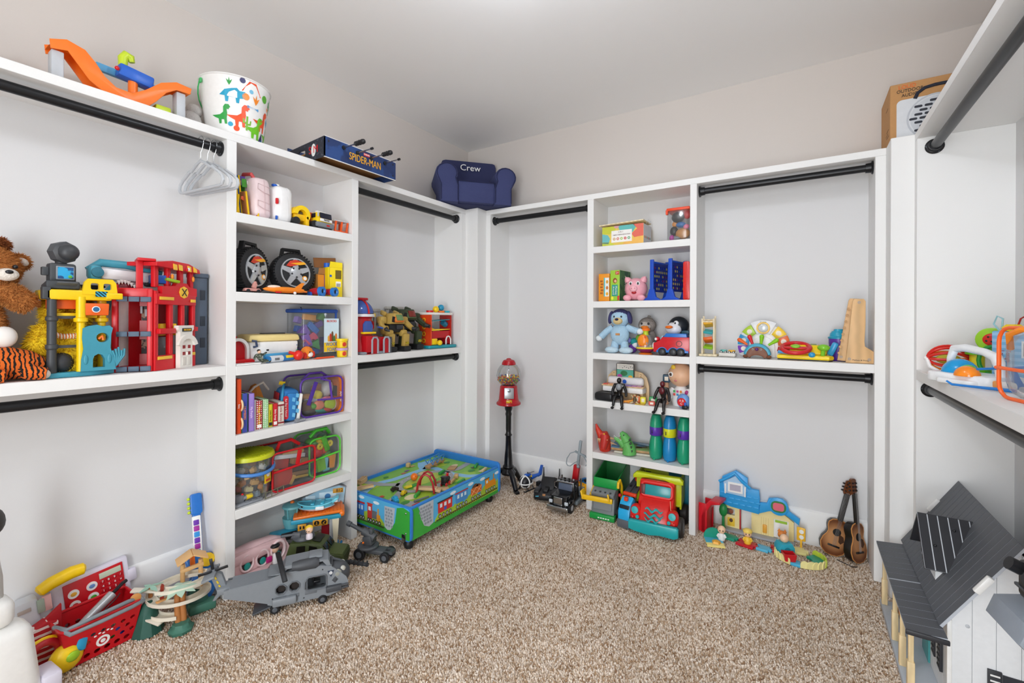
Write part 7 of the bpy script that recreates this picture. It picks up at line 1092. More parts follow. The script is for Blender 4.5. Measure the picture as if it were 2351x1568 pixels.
tag(obj('flash_card',G().box((0,0,.0015),(.06,.045,.003)),M('e0b83a',.5),loc=(-.865,2.85,z),rot=(0,0,.1)),'yellow flash card lying flat near the shelf edge','card')
t=thing('toy_giraffe','small orange toy giraffe lying on the shelf between figure and cubes','figure',(-.945,2.857,z),.3);obj('body',G().tube([(-.03,0,.008),(0,0,.010),(.02,0,.014),(.045,0,.022)],[.006,.009,.007,.006],8),M('e8962a',.5),t)
for x in (-.022,.008):obj('leg',G().tube([(x,0,.008),(x-.006,-.018,.004)],.003,6),M('e8962a',.5),t)
t=thing('toy_figure','tiny beige winged toy figure on the shelf edge','figure',(-.9,2.85,z),0);la(t,'body',M('5a4a30',.5),[(0,.012),(.012,.012),(.010,.04),(0,.05)],n=10);sp(t,'head',M('b8a078',.5),(0,0,.055),.008,8)
for s in (-1,1):obj('wing',G().tube([(s*.008,0,.036),(s*.022,0,.052),(s*.03,0,.046)],[.004,.005,.002],6),M('c8b48a',.5),t);obj('leg',G().tube([(s*.006,0,.014),(s*.022,-.01,.006),(s*.03,-.016,.004)],[.006,.005,.003],6),M('c8b48a',.5),t)
z=ZE+.001
def beast(label,x,y,rz,c,c2,up):
    t=thing('puppet_head',label,'puppet',(x,y,z+.008),rz);m=M(c,.5,0,.5,90)
    if up:
        obj('head',G().tube([(0,.01,.0),(.0,.0,.04),(-.005,-.01,.09),(-.01,-.01,.12)],[.038,.042,.04,.03],14),m,t);obj('upper_jaw',G().tube([(-.02,-.02,.10),(-.04,-.03,.14),(-.05,-.035,.175)],[.026,.016,.005],10),m,t);obj('lower_jaw',G().tube([(.01,-.03,.10),(.012,-.05,.06),(.005,-.055,.02)],[.034,.026,.02],10),M('b8261c',.5,0,.5,90),t)
        for i in range(6):la(t,'tooth',M(c2,.5),[(0,.03),(.006,0),(0,0)],(-.03+.012*i,-.052-.004*(i%2),.085),7,(PI,0,.1*i))
        for s in (-1,1):la(t,'horn',M('c8a078',.5),[(0,.06),(.010,0),(0,0)],(.03,.01,.05+.03*(s>0)),8,(0,1.7,s*.2))
        sp(t,'eye',M('e8c030',.2),(.008,-.045,.115),.006,8)
    else:
        obj('neck',G().tube([(.03,.01,.0),(.028,.008,.04),(.01,.0,.08)],[.045,.042,.034],14),m,t);obj('upper_jaw',G().tube([(.015,0,.085),(-.005,-.008,.12),(-.02,-.012,.138)],[.034,.026,.013],12),m,t);obj('lower_jaw',G().tube([(-.0,-.005,.055),(-.035,-.012,.085),(-.062,-.016,.098)],[.026,.018,.010],12),m,t);sp(t,'mouth',M('b05a58',.4),(-.022,-.01,.09),(.018,.012,.014))
        for i in range(7):la(t,'tooth','white',[(0,.010),(.003,0),(0,0)],(-.062+.009*i,-.022,.107-.004*i),6);
        for i in range(4):la(t,'tooth','white',[(0,.009),(.003,0),(0,0)],(-.026+.006*i,-.024,.132-.009*i),6,(PI,.4,0))
        for i in range(4):bx(t,'stripe',M('2f4a34',.6),(.042+.004*i,-.02,.10-.024*i),(.012,.012,.016),.003,(0,.4,0))
        sp(t,'eye',M('201c14',.2),(.004,-.028,.125),.005,8)
beast('red rubber dragon head puppet with ivory fangs',-1.115,2.885,.1,'c8321e','e0c494',1);beast('green rubber dinosaur head puppet with open jaws',-.975,2.875,.0,'5fae58','ffffff',0)
t=thing('picture_book','landscape picture book lying flat behind the dinosaur head','book',(-.95,2.975,z),.15);bx(t,'lower_board',M('c8c4b4',.6),(.02,0,.008),(.26,.17,.014),.004);bx(t,'pages',wood('b08a5c',6),(0,0,.026),(.26,.16,.016),.003);bx(t,'cover',banded('5a86a8','7a9a58',12,'noise',thr=.5),(0,0,.037),(.265,.165,.005),.002)
for x,y in ((.06,-.02),(.03,-.04),(-.05,.02)):bx(t,'cover_print',M('5a4a28',.6),(x,y,.0405),(.07,.03,.001),.0004,(0,0,.3))
tag(obj('toy_sword',G().cyl((-.1,0,.009),(.05,0,.009),.007,n=10).box((.075,0,.009),(.07,.02,.016),.005),M('6a7a88',.4),loc=(-.96,3.015,z+.0405),rot=(0,0,-.05)),'grey-blue toy wand lying on the picture book','toy')
def bottle(label,x,c,c2):
    t=thing('bowling_case',label,'case',(x,2.868,z),0);m=M(c,.3)
    for i,(prof,nm)in enumerate((([(0,0),(.026,0),(.036,.008),(.041,.03),(.042,.07),(.039,.11),(.033,.138),(.032,.145)],'lower_shell'),([(.032,.145),(.036,.158),(.0385,.185),(.038,.22),(.034,.25),(.025,.278),(0,.287)],'upper_shell'))):
        g=G().lathe(prof,(0,.05,0),24)
        for k,v in enumerate(g.v):g.v[k]=(v[0],.05+(v[1]-.05)*1.35,v[2])
        obj(nm,g,m,t)
    g=G().lathe([(.0375,.152),(.0392,.156),(.0398,.200),(.0385,.205)],(0,.05,0),24);g.v=[(v[0],.05+(v[1]-.05)*1.35,v[2])for v in g.v];obj('label_band',g,M(c2,.35),t);bx(t,'slot','black',(-.012,-.0015,.178),(.005,.006,.022),.001);tb(t,'seam',m,[(0,-.003,.03),(0,-.0045,.09),(0,.004,.14),(0,.003,.2),(0,.012,.265)],.0016,6);sp(t,'latch',m,(0,.0,.006),(.008,.01,.006),8)
bottle('green peanut-shaped plastic case with purple band nearest the picture book',-.782,'1c9a72','5a2fa8');bottle('blue peanut-shaped plastic case with yellow band',-.697,'1d86c4','d8dc1c');bottle('green peanut-shaped plastic case with purple band at the divider',-.611,'1c9a72','5a2fa8')
# ---------------------------------------------------------------- trucks on the floor
t=thing('garbage_truck','green and grey toy garbage truck with yellow lifting forks','toy truck',(-1.066,2.73,0),.05);gm=M('787d80',.45);gg=M('189a44',.4);yy=M('f0c018',.4)
bx(t,'bumper',gg,(0,0,.022),(.165,.05,.036),.005);P2('cab',t,gm,[(-.005,.04),(.095,.04),(.095,.185),(.03,.185),(.005,.15)],-.075,.075,plane='yz',bev=.006);bx(t,'windscreen',M('8a8f94',.15),(-.0,-.004,.10),(.12,.006,.07),.003,(-.12,0,0));bx(t,'cab_visor',gm,(0,.015,.165),(.15,.06,.03),.005,(.4,0,0))
for i in range(4):bx(t,'vent',M('3a3d40',.5),(-.05+.033*i,-.0,.175),(.012,.012,.006),.001,(.4,0,0))
for s in (-1,1):P2('hopper_side',t,M('148038',.45),[(.05,.19),(.33,.06),(.33,.26),(.30,.30),(.06,.245)],s*.078-.003,s*.078+.003,plane='yz')
bx(t,'hopper_front',gg,(0,.052,.215),(.16,.006,.06),.002);bx(t,'hopper_back',M('0f6a2e',.5),(0,.31,.18),(.155,.006,.23),.002);bx(t,'hopper_floor',M('0f6a2e',.5),(0,.19,.15),(.15,.26,.006),.002,(-.3,0,0))
obj('fork_arm',G().tube([(.088,.12,.09),(.092,.10,.20),(.09,.07,.245),(.085,.05,.235),(.085,.045,.20)],.009,8),yy,t);obj('fork_arm',G().tube([(-.088,.12,.09),(-.092,.10,.17),(-.09,.02,.13)],.009,8),yy,t);bx(t,'fork_bar',yy,(-.03,-.03,.135),(.20,.02,.03),.005,(0,.0,.06));bx(t,'fork_tine',yy,(-.125,-.02,.15),(.012,.06,.05),.004,(0,-.3,0));bx(t,'fork_tine',yy,(.05,-.042,.16),(.010,.012,.045),.003,(0,-.2,0));sp(t,'pivot','red',(.09,.07,.15),.012,10);[bx(t,'print','white',(-.02+.016*i,-.0255,.018),(.011,.001,.007))for i in range(5)]
for x in (-.075,.075):
    for y in (.07,.25):wheel(t,(x,y,.036),.036,.03,'black','dgrey','x')
bx(t,'chassis',M('3a3d40',.5),(0,.17,.05),(.10,.3,.03),.004)
t=thing('car_transporter','bright blue toy car transporter with dark grey folding ramps','toy truck',(-.912,2.70,0),-.10);cb_=M('22a8e0',.3);dk=M('3c3f46',.45)
bx(t,'bumper',M('5a5e66',.5),(0,-.0,.03),(.082,.05,.05),.006);P2('cab',t,cb_,[(-.02,.05),(.08,.05),(.085,.14),(.05,.175),(.01,.15),(-.02,.10)],-.038,.038,plane='yz',bev=.008);bx(t,'windscreen',M('14202a',.15),(0,-.006,.128),(.064,.006,.024),.003,(-.5,0,0));bx(t,'roof_horn','e0401c',(-.0,.02,.17),(.024,.02,.024),.004);bx(t,'light_bar',M('e0401c',.4),(0,.075,.182),(.085,.02,.022),.005)
for x in (-.02,.02):obj('ramp',G().box((x,.13,0),(.036,.26,.012),.003),dk,t,loc=(0,.08,.19),rot=(.28,0,0));
for i in range(2):
    for x in (-.02,.02):obj('ramp_slot',G().box((x,.06+.12*i,.0066),(.014,.02,.001)),'black',t,loc=(0,.08,.19),rot=(.28,0,0))
tb(t,'tow_hook',M('e0401c',.4),[(.0,.18,.24),(.0,.16,.28),(.015,.17,.30),(.03,.18,.28),(.03,.19,.24)],.009,8);bx(t,'lower_deck',dk,(0,.2,.06),(.08,.26,.02),.004)
for x in (-.042,.042):
    for y in (.02,.28):wheel(t,(x,y,.026),.026,.018,'black','e0401c','x')
for s in (-1,1):bx(t,'ramp_post',dk,(s*.034,.20,.14),(.010,.03,.16),.002)
t=thing('dump_truck','big red toy dump truck with lime tipping bed and teal bumper','toy truck',(-.742,2.765,0),.08);rr=M('d8201c',.28);tq2=M('1fa8ac',.35);lm=M('c3d01c',.35)
P2('cab',t,rr,[(-.02,.055),(.15,.055),(.155,.20),(.14,.275),(.05,.285),(.035,.27),(.02,.195),(-.015,.17)],-.105,.105,plane='yz',bev=.016);P2('hood',t,rr,[(-.09,.05),(.0,.05),(.005,.185),(-.03,.17),(-.075,.13)],-.085,.085,plane='yz',bev=.014)
tb(t,'windscreen_frame',rr,[(x,.022+(q-.2)*.25,q)for x,q in rrect(-.09,.195,.09,.272,.02)],.012,10,True);bx(t,'windscreen',M('1f9298',.25),(.012,.024,.232),(.16,.008,.062),.003,(-.24,0,0));bx(t,'side_window_shade',M('5a0f12',.4),(-.082,.022,.232),(.03,.008,.06),.003,(-.24,0,0))
P2('bumper',t,tq2,[(-.14,.03),(-.10,.02),(-.02,.012),(.04,.022),(.12,.018),(.145,.03),(.145,.075),(.135,.085),(-.13,.085),(-.14,.075)],-.115,-.08,bev=.008)
for s in (-1,1):
    bx(t,'fender',rr,(s*.105,-.045,.115),(.075,.09,.085),.025,seg=3,taper=(.8,.75));la(t,'headlight',tq2,[(0,0),(.021,0),(.020,.004),(0,.005)],(s*.107,-.083,.135),20,(PI/2-.2,0,0));la(t,'fog_light',tq2,[(0,0),(.011,0),(.010,.004),(0,.005)],(s*.09,-.09,.10),16,(PI/2,0,0));sp(t,'bolt',rr,(s*.118,-.088,.095),.010,8)
for k,(x0,zz,w_)in enumerate(((-.045,.158,.10),(-.05,.128,.11),(-.045,.104,.09))):
    pts=[(x0+w_*i/10,zz+.010*math.sin(i*1.25+k))for i in range(11)];P2('flame_print',t,tq2,pts+[(x,q-.006-.008*(1-abs(i-5)/5))for i,(x,q)in reversed(list(enumerate(pts)))],-.094+(zz-.13)*.25-.003,-.094+(zz-.13)*.25+.006)
P2('bed_front',t,lm,[(-.15,.255),(-.13,.275),(.0,.272),(.13,.275),(.15,.255),(.15,.235),(.1,.232),(.03,.25),(-.04,.252),(-.11,.24),(-.15,.235)],.03,.075,bev=.008).location=(0,.02,.045)
for s in (-1,1):P2('bed_side',t,lm,[(.09,.12),(.27,.14),(.28,.30),(.09,.30)],s*.13-.005,s*.13+.005,plane='yz')
bx(t,'bed_floor',lm,(0,.18,.14),(.26,.19,.008),.002);bx(t,'bed_back',lm,(0,.272,.21),(.26,.008,.14),.003);bx(t,'bed_bulkhead',lm,(0,.095,.21),(.26,.008,.16),.003)
for x in (-.122,.138):
    for y in (-.02,.19):wheel(t,(x,y,.058),.058,.05,'2a2422','char','x')
tb(t,'paper_tie',M('e0b890',.7),[(.085,-.005,.195),(.095,-.05,.15),(.105,-.08,.11),(.11,-.09,.095)],.0018,6)
t=thing('toy_bucket','dark teal toy bucket with rolled rim behind the dump truck','bucket',(-.665,3.045,0),0);bx(t,'pail',M('1d6f84',.35),(0,-.0,.16),(.12,.04,.32),.014,taper=(1.15,1.0));tb(t,'rim',M('1f7f98',.3),[(-.085,-.025,.305),(-.06,-.03,.298),(.06,-.03,.298),(.085,-.025,.305)],.013,10)
# ================================================================ back wall, right-hand bay shelf
z=ZM+.001
t=thing('ramp_racer','wooden toy car ramp tower with coloured plastic slides','toy',(-.47,2.885,z),.0);bw=wood('e6d6b4',12);bx(t,'base',bw,(0,.02,.006),(.10,.075,.012),.002)
for x in (-.032,.032):
    for y in (-.004,.045):bx(t,'post',bw,(x,y,.118 if y<0 else .125),(.009,.009,.212 if y<0 else .226),.001)
for i,(c,q,s)in enumerate((('e8b028',.185,-1),('3aa8b0',.145,1),('e0641c',.09,-1),('8ac02a',.055,1))):obj('slide',G().box((0,0,0),(.05,.05,.008),.002).box((0,-.026,.006),(.05,.004,.016),.001),M(c,.35),t,loc=(0,.02,q),rot=(.45*s,.15*s,0))
for q in (.205,.215):cy(t,'crossbar',bw,(-.032,.045 if q>.21 else -.004,q),(.032,.045 if q>.21 else -.004,q),.005,n=8)
t=thing('car_tray','small off-white tray holding toy cars on the shelf','tray',(-.368,2.885,z),-.1);bx(t,'tray',M('d8d4cc',.5),(0,.02,.012),(.09,.05,.022),.005)
for i,(c,x)in enumerate((('5ab0a8',-.022),('e8b030',.022))):
    o=bx(t,'toy_car_body',M(c,.4),(x,.02,.034),(.036,.022,.014),.005)
    for a in (-.011,.011):wheel(o,(x+a,.008,.028),.007,.004,'black','white','y')
t=thing('light_fan','fan-shaped musical baby panel with coloured animal wedges','toy',(-.19,2.985,z),0);wf2=M('eeeeee',.35)
P2('back_panel',t,wf2,arcpts((0,.06),.135,-.35,PI+.35,26,lambda a,b:(a,b))+[(-.10,.0),(.10,.0)],.02,.035,bev=.004)
for i,c in enumerate(('e0641c','f0c818',None,'a8cc2a','2a9ad0','7a3ab0','c82a2a')):
    if c is None:continue
    a0=[-.02,.50,0,2.07,2.66,3.2,-.42][i];a1=a0+(.48 if i not in (5,6)else .34);P2('wedge',t,M(c,.3),arcpts((0,.07),.134,a0,a1,6,lambda a,b:(a,b))+arcpts((0,.07),.075,a1,a0,6,lambda a,b:(a,b)),.008,.022,bev=.003);am=(a0+a1)/2;sp(t,'animal_print',M('f0e8dc',.5),(.105*math.cos(am),.0075,.07+.105*math.sin(am)),(.014,.001,.014),8)
P2('crown_panel',t,M('e2e4e8',.35),arcpts((0,.07),.145,1.08,2.06,10,lambda a,b:(a,b))+arcpts((0,.07),.07,2.06,1.08,8,lambda a,b:(a,b)),.004,.022,bev=.004);la(t,'light_ring',M('f0c030',.35),[(.026,0),(.035,0),(.033,.006),(.027,.006)],(0,.003,.17),24,(PI/2,0,0));sp(t,'light_lens',M('cfd6d8',.12),(0,.004,.17),(.028,.006,.024))
P2('centre_panel',t,M('f4f4f4',.35),arcpts((0,.06),.06,0,PI,14,lambda a,b:(a,b))+[(-.06,.0),(.06,0)],.006,.02,bev=.003);la(t,'print','grey',[(.003,0),(.005,0),(.005,.001),(.003,.001)],(-.012,.004,.205),12,(PI/2,0,0));bx(t,'print','grey',(.006,.0035,.205),(.02,.001,.003))
t=thing('hedgehog_toy','teal and brown hedgehog baby toy with coloured spike levers','toy',(-.213,2.885,z),0);P2('shell',t,M('2a9ab8',.35),arcpts((0,.02),.068,.05,PI-.05,16,lambda a,b:(a,b*.95))+arcpts((0,.01),.05,PI-.1,.1,14,lambda a,b:(a,b*.95)),-.01,.05,bev=.004);P2('face',t,M('7a4a32',.5),arcpts((0,.012),.055,0,PI,14,lambda a,b:(a,b))+arcpts((0,.0),.035,PI,0,10,lambda a,b:(a,b*.5)),-.018,.02,bev=.004);sp(t,'nose',M('5a2a78',.3),(0,-.022,.052),.009,10)
for s in (-1,1):sp(t,'eye','white',(s*.02,-.018,.05),.005,8);sp(t,'pupil','black',(s*.02,-.022,.05),.003,8);sp(t,'foot',M('7a4a32',.5),(s*.058,-.01,.010),(.014,.02,.010),10)
for x,c,a in ((-.05,'e8641c',-1.0),(-.022,'d8202c',-.35),(.018,'8acc1c',.1),(.055,'8acc1c',.95)):obj('spike_lever',G().tube([(x,.01,.075),(x+.02*math.sin(a),.01,.075+.02*math.cos(a)),(x+.045*math.sin(a),.01,.075+.045*math.cos(a))],[.006,.008,.012],10).ell((x+.048*math.sin(a),.01,.075+.048*math.cos(a)),.0125,10),M(c,.3),t)
t=thing('driving_toy','yellow toy dashboard with red steering wheel and green gear lever','toy',(.01,2.875,z),-.06);P2('dashboard',t,M('f2d010',.35),[(-.125,-.01),(.11,-.02),(.13,.02),(.10,.07),(.04,.10),(-.06,.10),(-.12,.05)],.004,.03,'xy',bev=.010);P2('under_pad',t,'black',[(-.123,-.008),(.108,-.018),(.125,.02),(-.118,.045)],0,.005,'xy');bx(t,'console_slope',M('f2d010',.35),(.015,.065,.045),(.17,.06,.06),.012,(-.5,0,0));la(t,'steering_column',M('e8a818',.35),[(0,0),(.034,0),(.028,.022),(0,.022)],(-.035,.02,.03),18)
obj('steering_wheel',G().tube([(.066*math.cos(a),.066*math.sin(a),0)for a in [i*2*PI/28 for i in range(28)]],.011,10,True).box((0,0,0),(.12,.022,.012),.004),M('d0202a',.3),t,loc=(-.04,.02,.065),rot=(.38,0,0));obj('wheel_horn',G().ell((0,0,0),(.022,.018,.010),14),M('8acc3a',.3),t,loc=(-.04,.018,.074),rot=(.38,0,0));obj('gear_lever',G().tube([(.082,-.005,.03),(.084,-.006,.06)],.010,8).ell((.086,-.006,.072),(.028,.02,.018),12),M('7cc42a',.3),t);obj('turn_lever',G().tube([(-.05,-.012,.035),(-.09,-.015,.038),(-.12,-.016,.044)],[.006,.006,.009],8),M('4a9ad0',.35),t);obj('phone',G().box((0,0,0),(.03,.02,.075),.010),M('2a98d0',.3),t,loc=(.125,.03,.065),rot=(.1,.4,0));sp(t,'ignition',M('2a98d0',.3),(.035,-.018,.033),(.016,.010,.014));sp(t,'red_knob','red',(-.10,.04,.06),(.008,.008,.02),8)
for i,c in enumerate(('c02a2a','5a4a8a','8a9a6a','d86a3a','a898c0')):obj('picture_key',G().box((0,0,0),(.028,.008,.026),.002),M(c,.35),t,loc=(-.03+.034*i,.075-.006*abs(i-2),.075-.005*max(0,i-2)),rot=(-.5,0,-.12*(i-2)))
t=thing('stacking_cup','purple ribbed cup with turquoise castle lid','cup',(.165,2.975,z),0);la(t,'cup',M('5a32a0',.35),[(0,0),(.036,0),(.037,.004)]+[(.037+.0009*i+.0006*(i%2),.01+.012*i)for i in range(9)]+[(.044,.118),(0,.118)],n=28);la(t,'lid',M('1f98b8',.3),[(0,.118),(.047,.118),(.048,.126),(.040,.13),(.038,.145),(.030,.158),(.012,.158),(0,.156)],n=28);la(t,'lid_turret',M('1f98b8',.3),[(0,0),(.024,0),(.02,.012),(0,.012)],(0,0,.157),10)
def saw(label,x,y,rz,h,lean):
    t=thing('wooden_stand',label,'wooden toy',(x,y,z+(.004 if lean else 0)),rot=(0,lean,rz));P2('board',t,wood('d9b07c',7),[(-.05,0),(.062,0),(.062,.06),(.05,.07),(.028,.085),(.026,.11),(.03,.2),(.03,h-.012),(.022,h),(-.016,h),(-.022,h-.01)],-.008,.008,bev=.002)
    for a,b in ((-.035,.02),(.045,.02),(.004,h-.018)):la(t,'dowel_end',M('9a9490',.4),[(.003,0),(.0065,0),(.0065,.002),(.003,.002)],(a,-.0078,b),12,(PI/2,0,0))
    return t
t=saw('front wooden coaster board lettered along its base, leaning by the divider',.238,2.862,0,.325,0);tx(t,'Melissa & Doug',.0105,(.01,-.0086,.015),'4a3420')
t=saw('rear wooden coaster board with saw-tooth pegs behind the front board',.205,2.9,0,.325,.06)
for i in range(8):cy(t,'peg',wood('c89a64',10),(-.045+.0035*i,-.009,.04+.033*i),(-.045+.0035*i,-.02,.04+.033*i),.007,n=8)
# ================================================================ back wall, right-hand bay floor
tag(obj('toy_slide',G().prism([(.0,0),(.03,.0),(.035,.13),(.06,.175),(.11,.19),(.11,.205),(.05,.20),(.015,.16),(.0,.10)],-.055,.055,bev=.006).box((.012,-.05,.09),(.05,.01,.17),.004).box((.012,.05,.09),(.05,.01,.17),.004),M('d01828',.3),loc=(-.5,2.955,0),rot=(0,0,-.2)),'glossy red toy slide leaning against the divider','toy')
t=thing('toy_tree','small green plastic toy tree beside the red slide','toy',(-.40,3.005,0),0);la(t,'trunk',M('2a9a52',.4),[(0,0),(.02,0),(.008,.03),(.007,.09),(0,.09)],n=12);sp(t,'crown',M('1f8a44',.45),(0,0,.12),(.024,.02,.04),10)
t=thing('village_playset','blue-roofed cream toy village facade against the baseboard','playset',(-.21,3.045,0),-.02);br=M('2f9fe0',.35);cw=M('f0dfa0',.45)
P2('house_wall',t,cw,[(-.20,0),(.0,0),(.0,.17),(-.20,.17)],-.008,.006,holes=[rect(-.10,.012,-.04,.15),rrect(-.185,.085,-.13,.125,.004)]);P2('garage_wall',t,cw,[(.0,0),(.175,0),(.175,.12),(.10,.175),(.0,.155)],-.008,.006,holes=[rect(.075,.012,.15,.12)])
P2('house_roof',t,br,[(-.215,.155),(-.15,.14),(-.08,.135),(.0,.13),(.005,.22),(.0,.27),(-.06,.27),(-.06,.33),(-.125,.365),(-.2,.315),(-.2,.29),(-.215,.29)],-.02,.004,bev=.003);P2('garage_roof',t,br,[(.0,.135),(.05,.16),(.10,.175),(.15,.15),(.2,.115),(.205,.15),(.155,.18),(.14,.23),(.12,.245),(.09,.245),(.05,.235),(.04,.205),(.005,.2)],-.02,.004,bev=.003)
for r in range(4):
    for c in range(6-(r>2)*2):bx(t,'roof_shingle',M('3aa8e6',.35),(-.195+.036*c+.012*(r%2),-.0215,.165+.028*r),(.026,.004,.008),.0015)
P2('dormer_wall',t,M('a8c8e4',.4),[(-.185,.225),(-.075,.22),(-.065,.285),(-.125,.335),(-.19,.29)],-.03,-.018);tb(t,'dormer_eave',br,[(-.215,-.028,.285),(-.17,-.03,.315),(-.128,-.03,.35),(-.09,-.03,.31),(-.045,-.028,.275)],.009,8);P2('dormer_window',t,'white',rect(-.165,.235,-.085,.295),-.034,-.029,holes=[rect(-.155,.245,-.095,.283)]);bx(t,'dormer_pane',M('b8b4c4',.2),(-.125,-.0305,.264),(.06,.001,.038))
for s in (-.18,-.072):bx(t,'dormer_post','white',(s,-.031,.25),(.008,.005,.06),.001)
bx(t,'floor_strip',M('a8aab0',.5),(-.01,-.03,.006),(.38,.06,.012),.003);bx(t,'window_print',M('4a4a4a',.5),(-.165,-.005,.105),(.03,.002,.035));sp(t,'portrait_print',M('8a4a30',.5),(-.15,-.0092,.108),(.012,.001,.014),8);bx(t,'window_print',M('f0c838',.5),(-.15,-.0092,.045),(.04,.002,.05),.001);sp(t,'portrait_print',M('5a3a28',.5),(-.15,-.0105,.055),(.010,.001,.012),8);bx(t,'door_edge',M('b01c24',.4),(-.1,-.009,.075),(.008,.004,.13),.001);P2('garage_door',t,M('f4f4f4',.4),rect(.075,.012,.15,.12),.0,.004);bx(t,'garage_banner',M('9ac83a',.5),(.112,-.0008,.106),(.06,.002,.014));o=bx(t,'wall_niche',M('e8a83a',.4),(.03,-.012,.05),(.022,.008,.05),.005)
P2('round_sign',t,br,circ(.10,.2,.05,24),-.026,-.018,bev=.002);P2('sign_face',t,M('2f7a3a',.4),rrect(.062,.168,.138,.232,.028),-.0275,-.0255);P2('sign_centre',t,M('e0687a',.4),rrect(.072,.178,.128,.222,.014),-.029,-.0272)
for k in range(1,5):bx(t,'wall_groove',M('d8c484',.5),(-.0+.012*k,-.0085,.06),(.002,.001,.11))
t=thing('toy_sign_post','yellow toy traffic sign beside the garage','toy',(.0,2.985,0),-.1);bx(t,'post',M('f0b830',.4),(0,0,.03),(.010,.010,.06),.002);bx(t,'panel',M('f0b830',.4),(0,0,.085),(.042,.008,.075),.004)
for q in (.07,.1):la(t,'lamp','white',[(0,0),(.012,0),(.011,.003),(0,.004)],(0.002,-.0042,q),14,(PI/2,0,0))
def track_tile(label,x,y,rz,c,w=.075,d=.06,h=.014,c2=None):
    t=thing('track_tile',label,'toy track',(x,y,0),rz,'interlocking toy road pieces');P2('tile',t,M(c,.4),[(-w/2,-d/2),(w/2,-d/2),(w/2,-.012),(w/2+.012,-.016),(w/2+.016,0),(w/2+.012,.016),(w/2,.012),(w/2,d/2),(-w/2,d/2),(-w/2,.012),(-w/2+.010,.010),(-w/2+.010,-.010),(-w/2,-.012)],0,h,'xy',bev=.002);return t
T_=track_tile
T_('green toy road piece in front of the slide',-.355,2.905,-.12,'1f9a7a',.07);t=T_('long red toy road piece carrying the hard-hat figure',-.262,2.87,-.22,'c81c2c',.09,.075);T_('light blue toy road piece between the red pieces',-.178,2.865,-.15,'5ab8dc',.06);T_('red toy road piece by the blue car',-.10,2.895,.05,'c01c28',.085,.07);T_('pale yellow toy road piece leading to the loop',-.02,2.94,.15,'eee29a',.08,.07)
def road_arc(label,cx,cy_,r,a0,a1,c,wall=None,w=.06):
    t=thing('track_tile',label,'toy track',(cx,cy_,0),0,'interlocking toy road pieces');n=12;P2('tile',t,M(c,.4),arcpts((0,0),r+w/2,a0,a1,n,lambda a,b:(a,b*.8))+arcpts((0,0),r-w/2,a1,a0,n,lambda a,b:(a,b*.8)),0,.014,'xy',bev=.002)
    if wall:
        for i in range(5):a=a0+(a1-a0)*(i+.5)/5;obj('wall_scallop',G().prism([(-.02,0)]+arcpts((0,.016),.02,0,PI,8,lambda p,q:(p,q))[::-1]+[(.02,0)],-.003,.003),M(wall,.4),t,loc=((r+w/2)*math.cos(a),(r+w/2)*.8*math.sin(a),.004),rot=(0,0,a+PI/2))
    return t
LX,LY=-.025,2.85
road_arc('teal curved toy road piece with scalloped wall at the far side of the loop',LX+.02,LY,.085,-.25,1.0,'1f9a80','c8d84a');road_arc('pale yellow curved toy road piece at the near side of the loop',LX+.02,LY,.085,-1.5,-.30,'f0e294','f4eaa4');road_arc('light blue toy road piece at the bottom of the loop',LX+.02,LY,.085,-1.95,-1.55,'4ab4dc');road_arc('pale yellow scalloped toy road piece under the red cart',LX+.02,LY,.085,-3.2,-2.0,'f0e294','f4eaa4')
t=thing('corner_tile','teal and yellow toy corner piece with star, nearest the divider','toy track',(-.415,2.79,0),.35);P2('tile',t,M('f2e08a',.4),rect(-.05,-.05,.045,.045),0,.012,'xy',bev=.002);P2('water_print',t,M('58b8d8',.4),[(-.05,-.02),(.045,-.01),(.045,.045),(-.05,.045)],.012,.0135,'xy');P2('arch_wall',t,M('1f9a80',.4),arcpts((0,.02),.05,0,PI,12,lambda a,b:(a,b))+[(-.05,0),(.05,0)],.045,.052);la(t,'star',M('f0b03a',.4),[(0,0),(.026,0),(.02,.01),(0,.014)],(.005,-.015,.0135),5)
def figure(nm,label,x,y,zz,rz,shirt,head,hat=None,hatc=None,ears=None):
    t=thing(nm,label,'figure',(x,y,zz),rz);la(t,'body',M(shirt,.4),[(0,0),(.018,0),(.02,.01),(.017,.03),(.009,.04),(0,.04)],n=16);sp(t,'head',M(head,.4),(0,0,.058),(.022,.021,.022),14)
    for s in (-1,1):sp(t,'eye','black',(s*.008,-.0195,.058),(.003,.002,.004),6);obj('arm',G().tube([(s*.014,-.004,.034),(s*.022,-.010,.022),(s*.014,-.018,.018)],.005,8),M(shirt,.4),t)
    if hat:sp(t,'hat',M(hatc,.4),(0,.002,.068),(.025,.024,.016),14)
    if ears:
        for s in (-1,1):la(t,'ear',M(head,.4),[(0,.018),(.009,0),(0,0)],(s*.014,0,.074),8)
    return t
figure('toy_figure','bald baby toy figure in white on the teal corner piece',-.385,2.83,.0145,.1,'e8ecec','f0c8a4');figure('toy_figure','toy builder figure with yellow hard hat on the red road piece',-.255,2.865,.0145,.1,'f0c43a','f0c8a4',1,'f0d060');figure('toy_figure','orange fox toy figure standing by the garage door',-.09,2.95,.0145,.0,'f0e0c8','e88a3a',ears=1)
t=thing('toy_car','turquoise toy car with round speaker grille and bald driver','toy car',(-.075,2.855,.0145),.5);P2('body',t,M('2fa8c0',.35),[(-.04,.005),(.04,.005),(.04,.04),(.028,.06),(-.028,.06),(-.04,.04)],-.03,.035,bev=.006);la(t,'speaker',M('22879c',.4),[(.004,0),(.015,0),(.015,.001),(.004,.001)],(.0,-.0305,.03),16,(PI/2,0,0));sp(t,'driver_head',M('f0c8a4',.4),(0,.005,.078),.022,14)
for x in (-.026,.026):wheel(t,(x,-.03,.010),.010,.008,'black',None,'y')
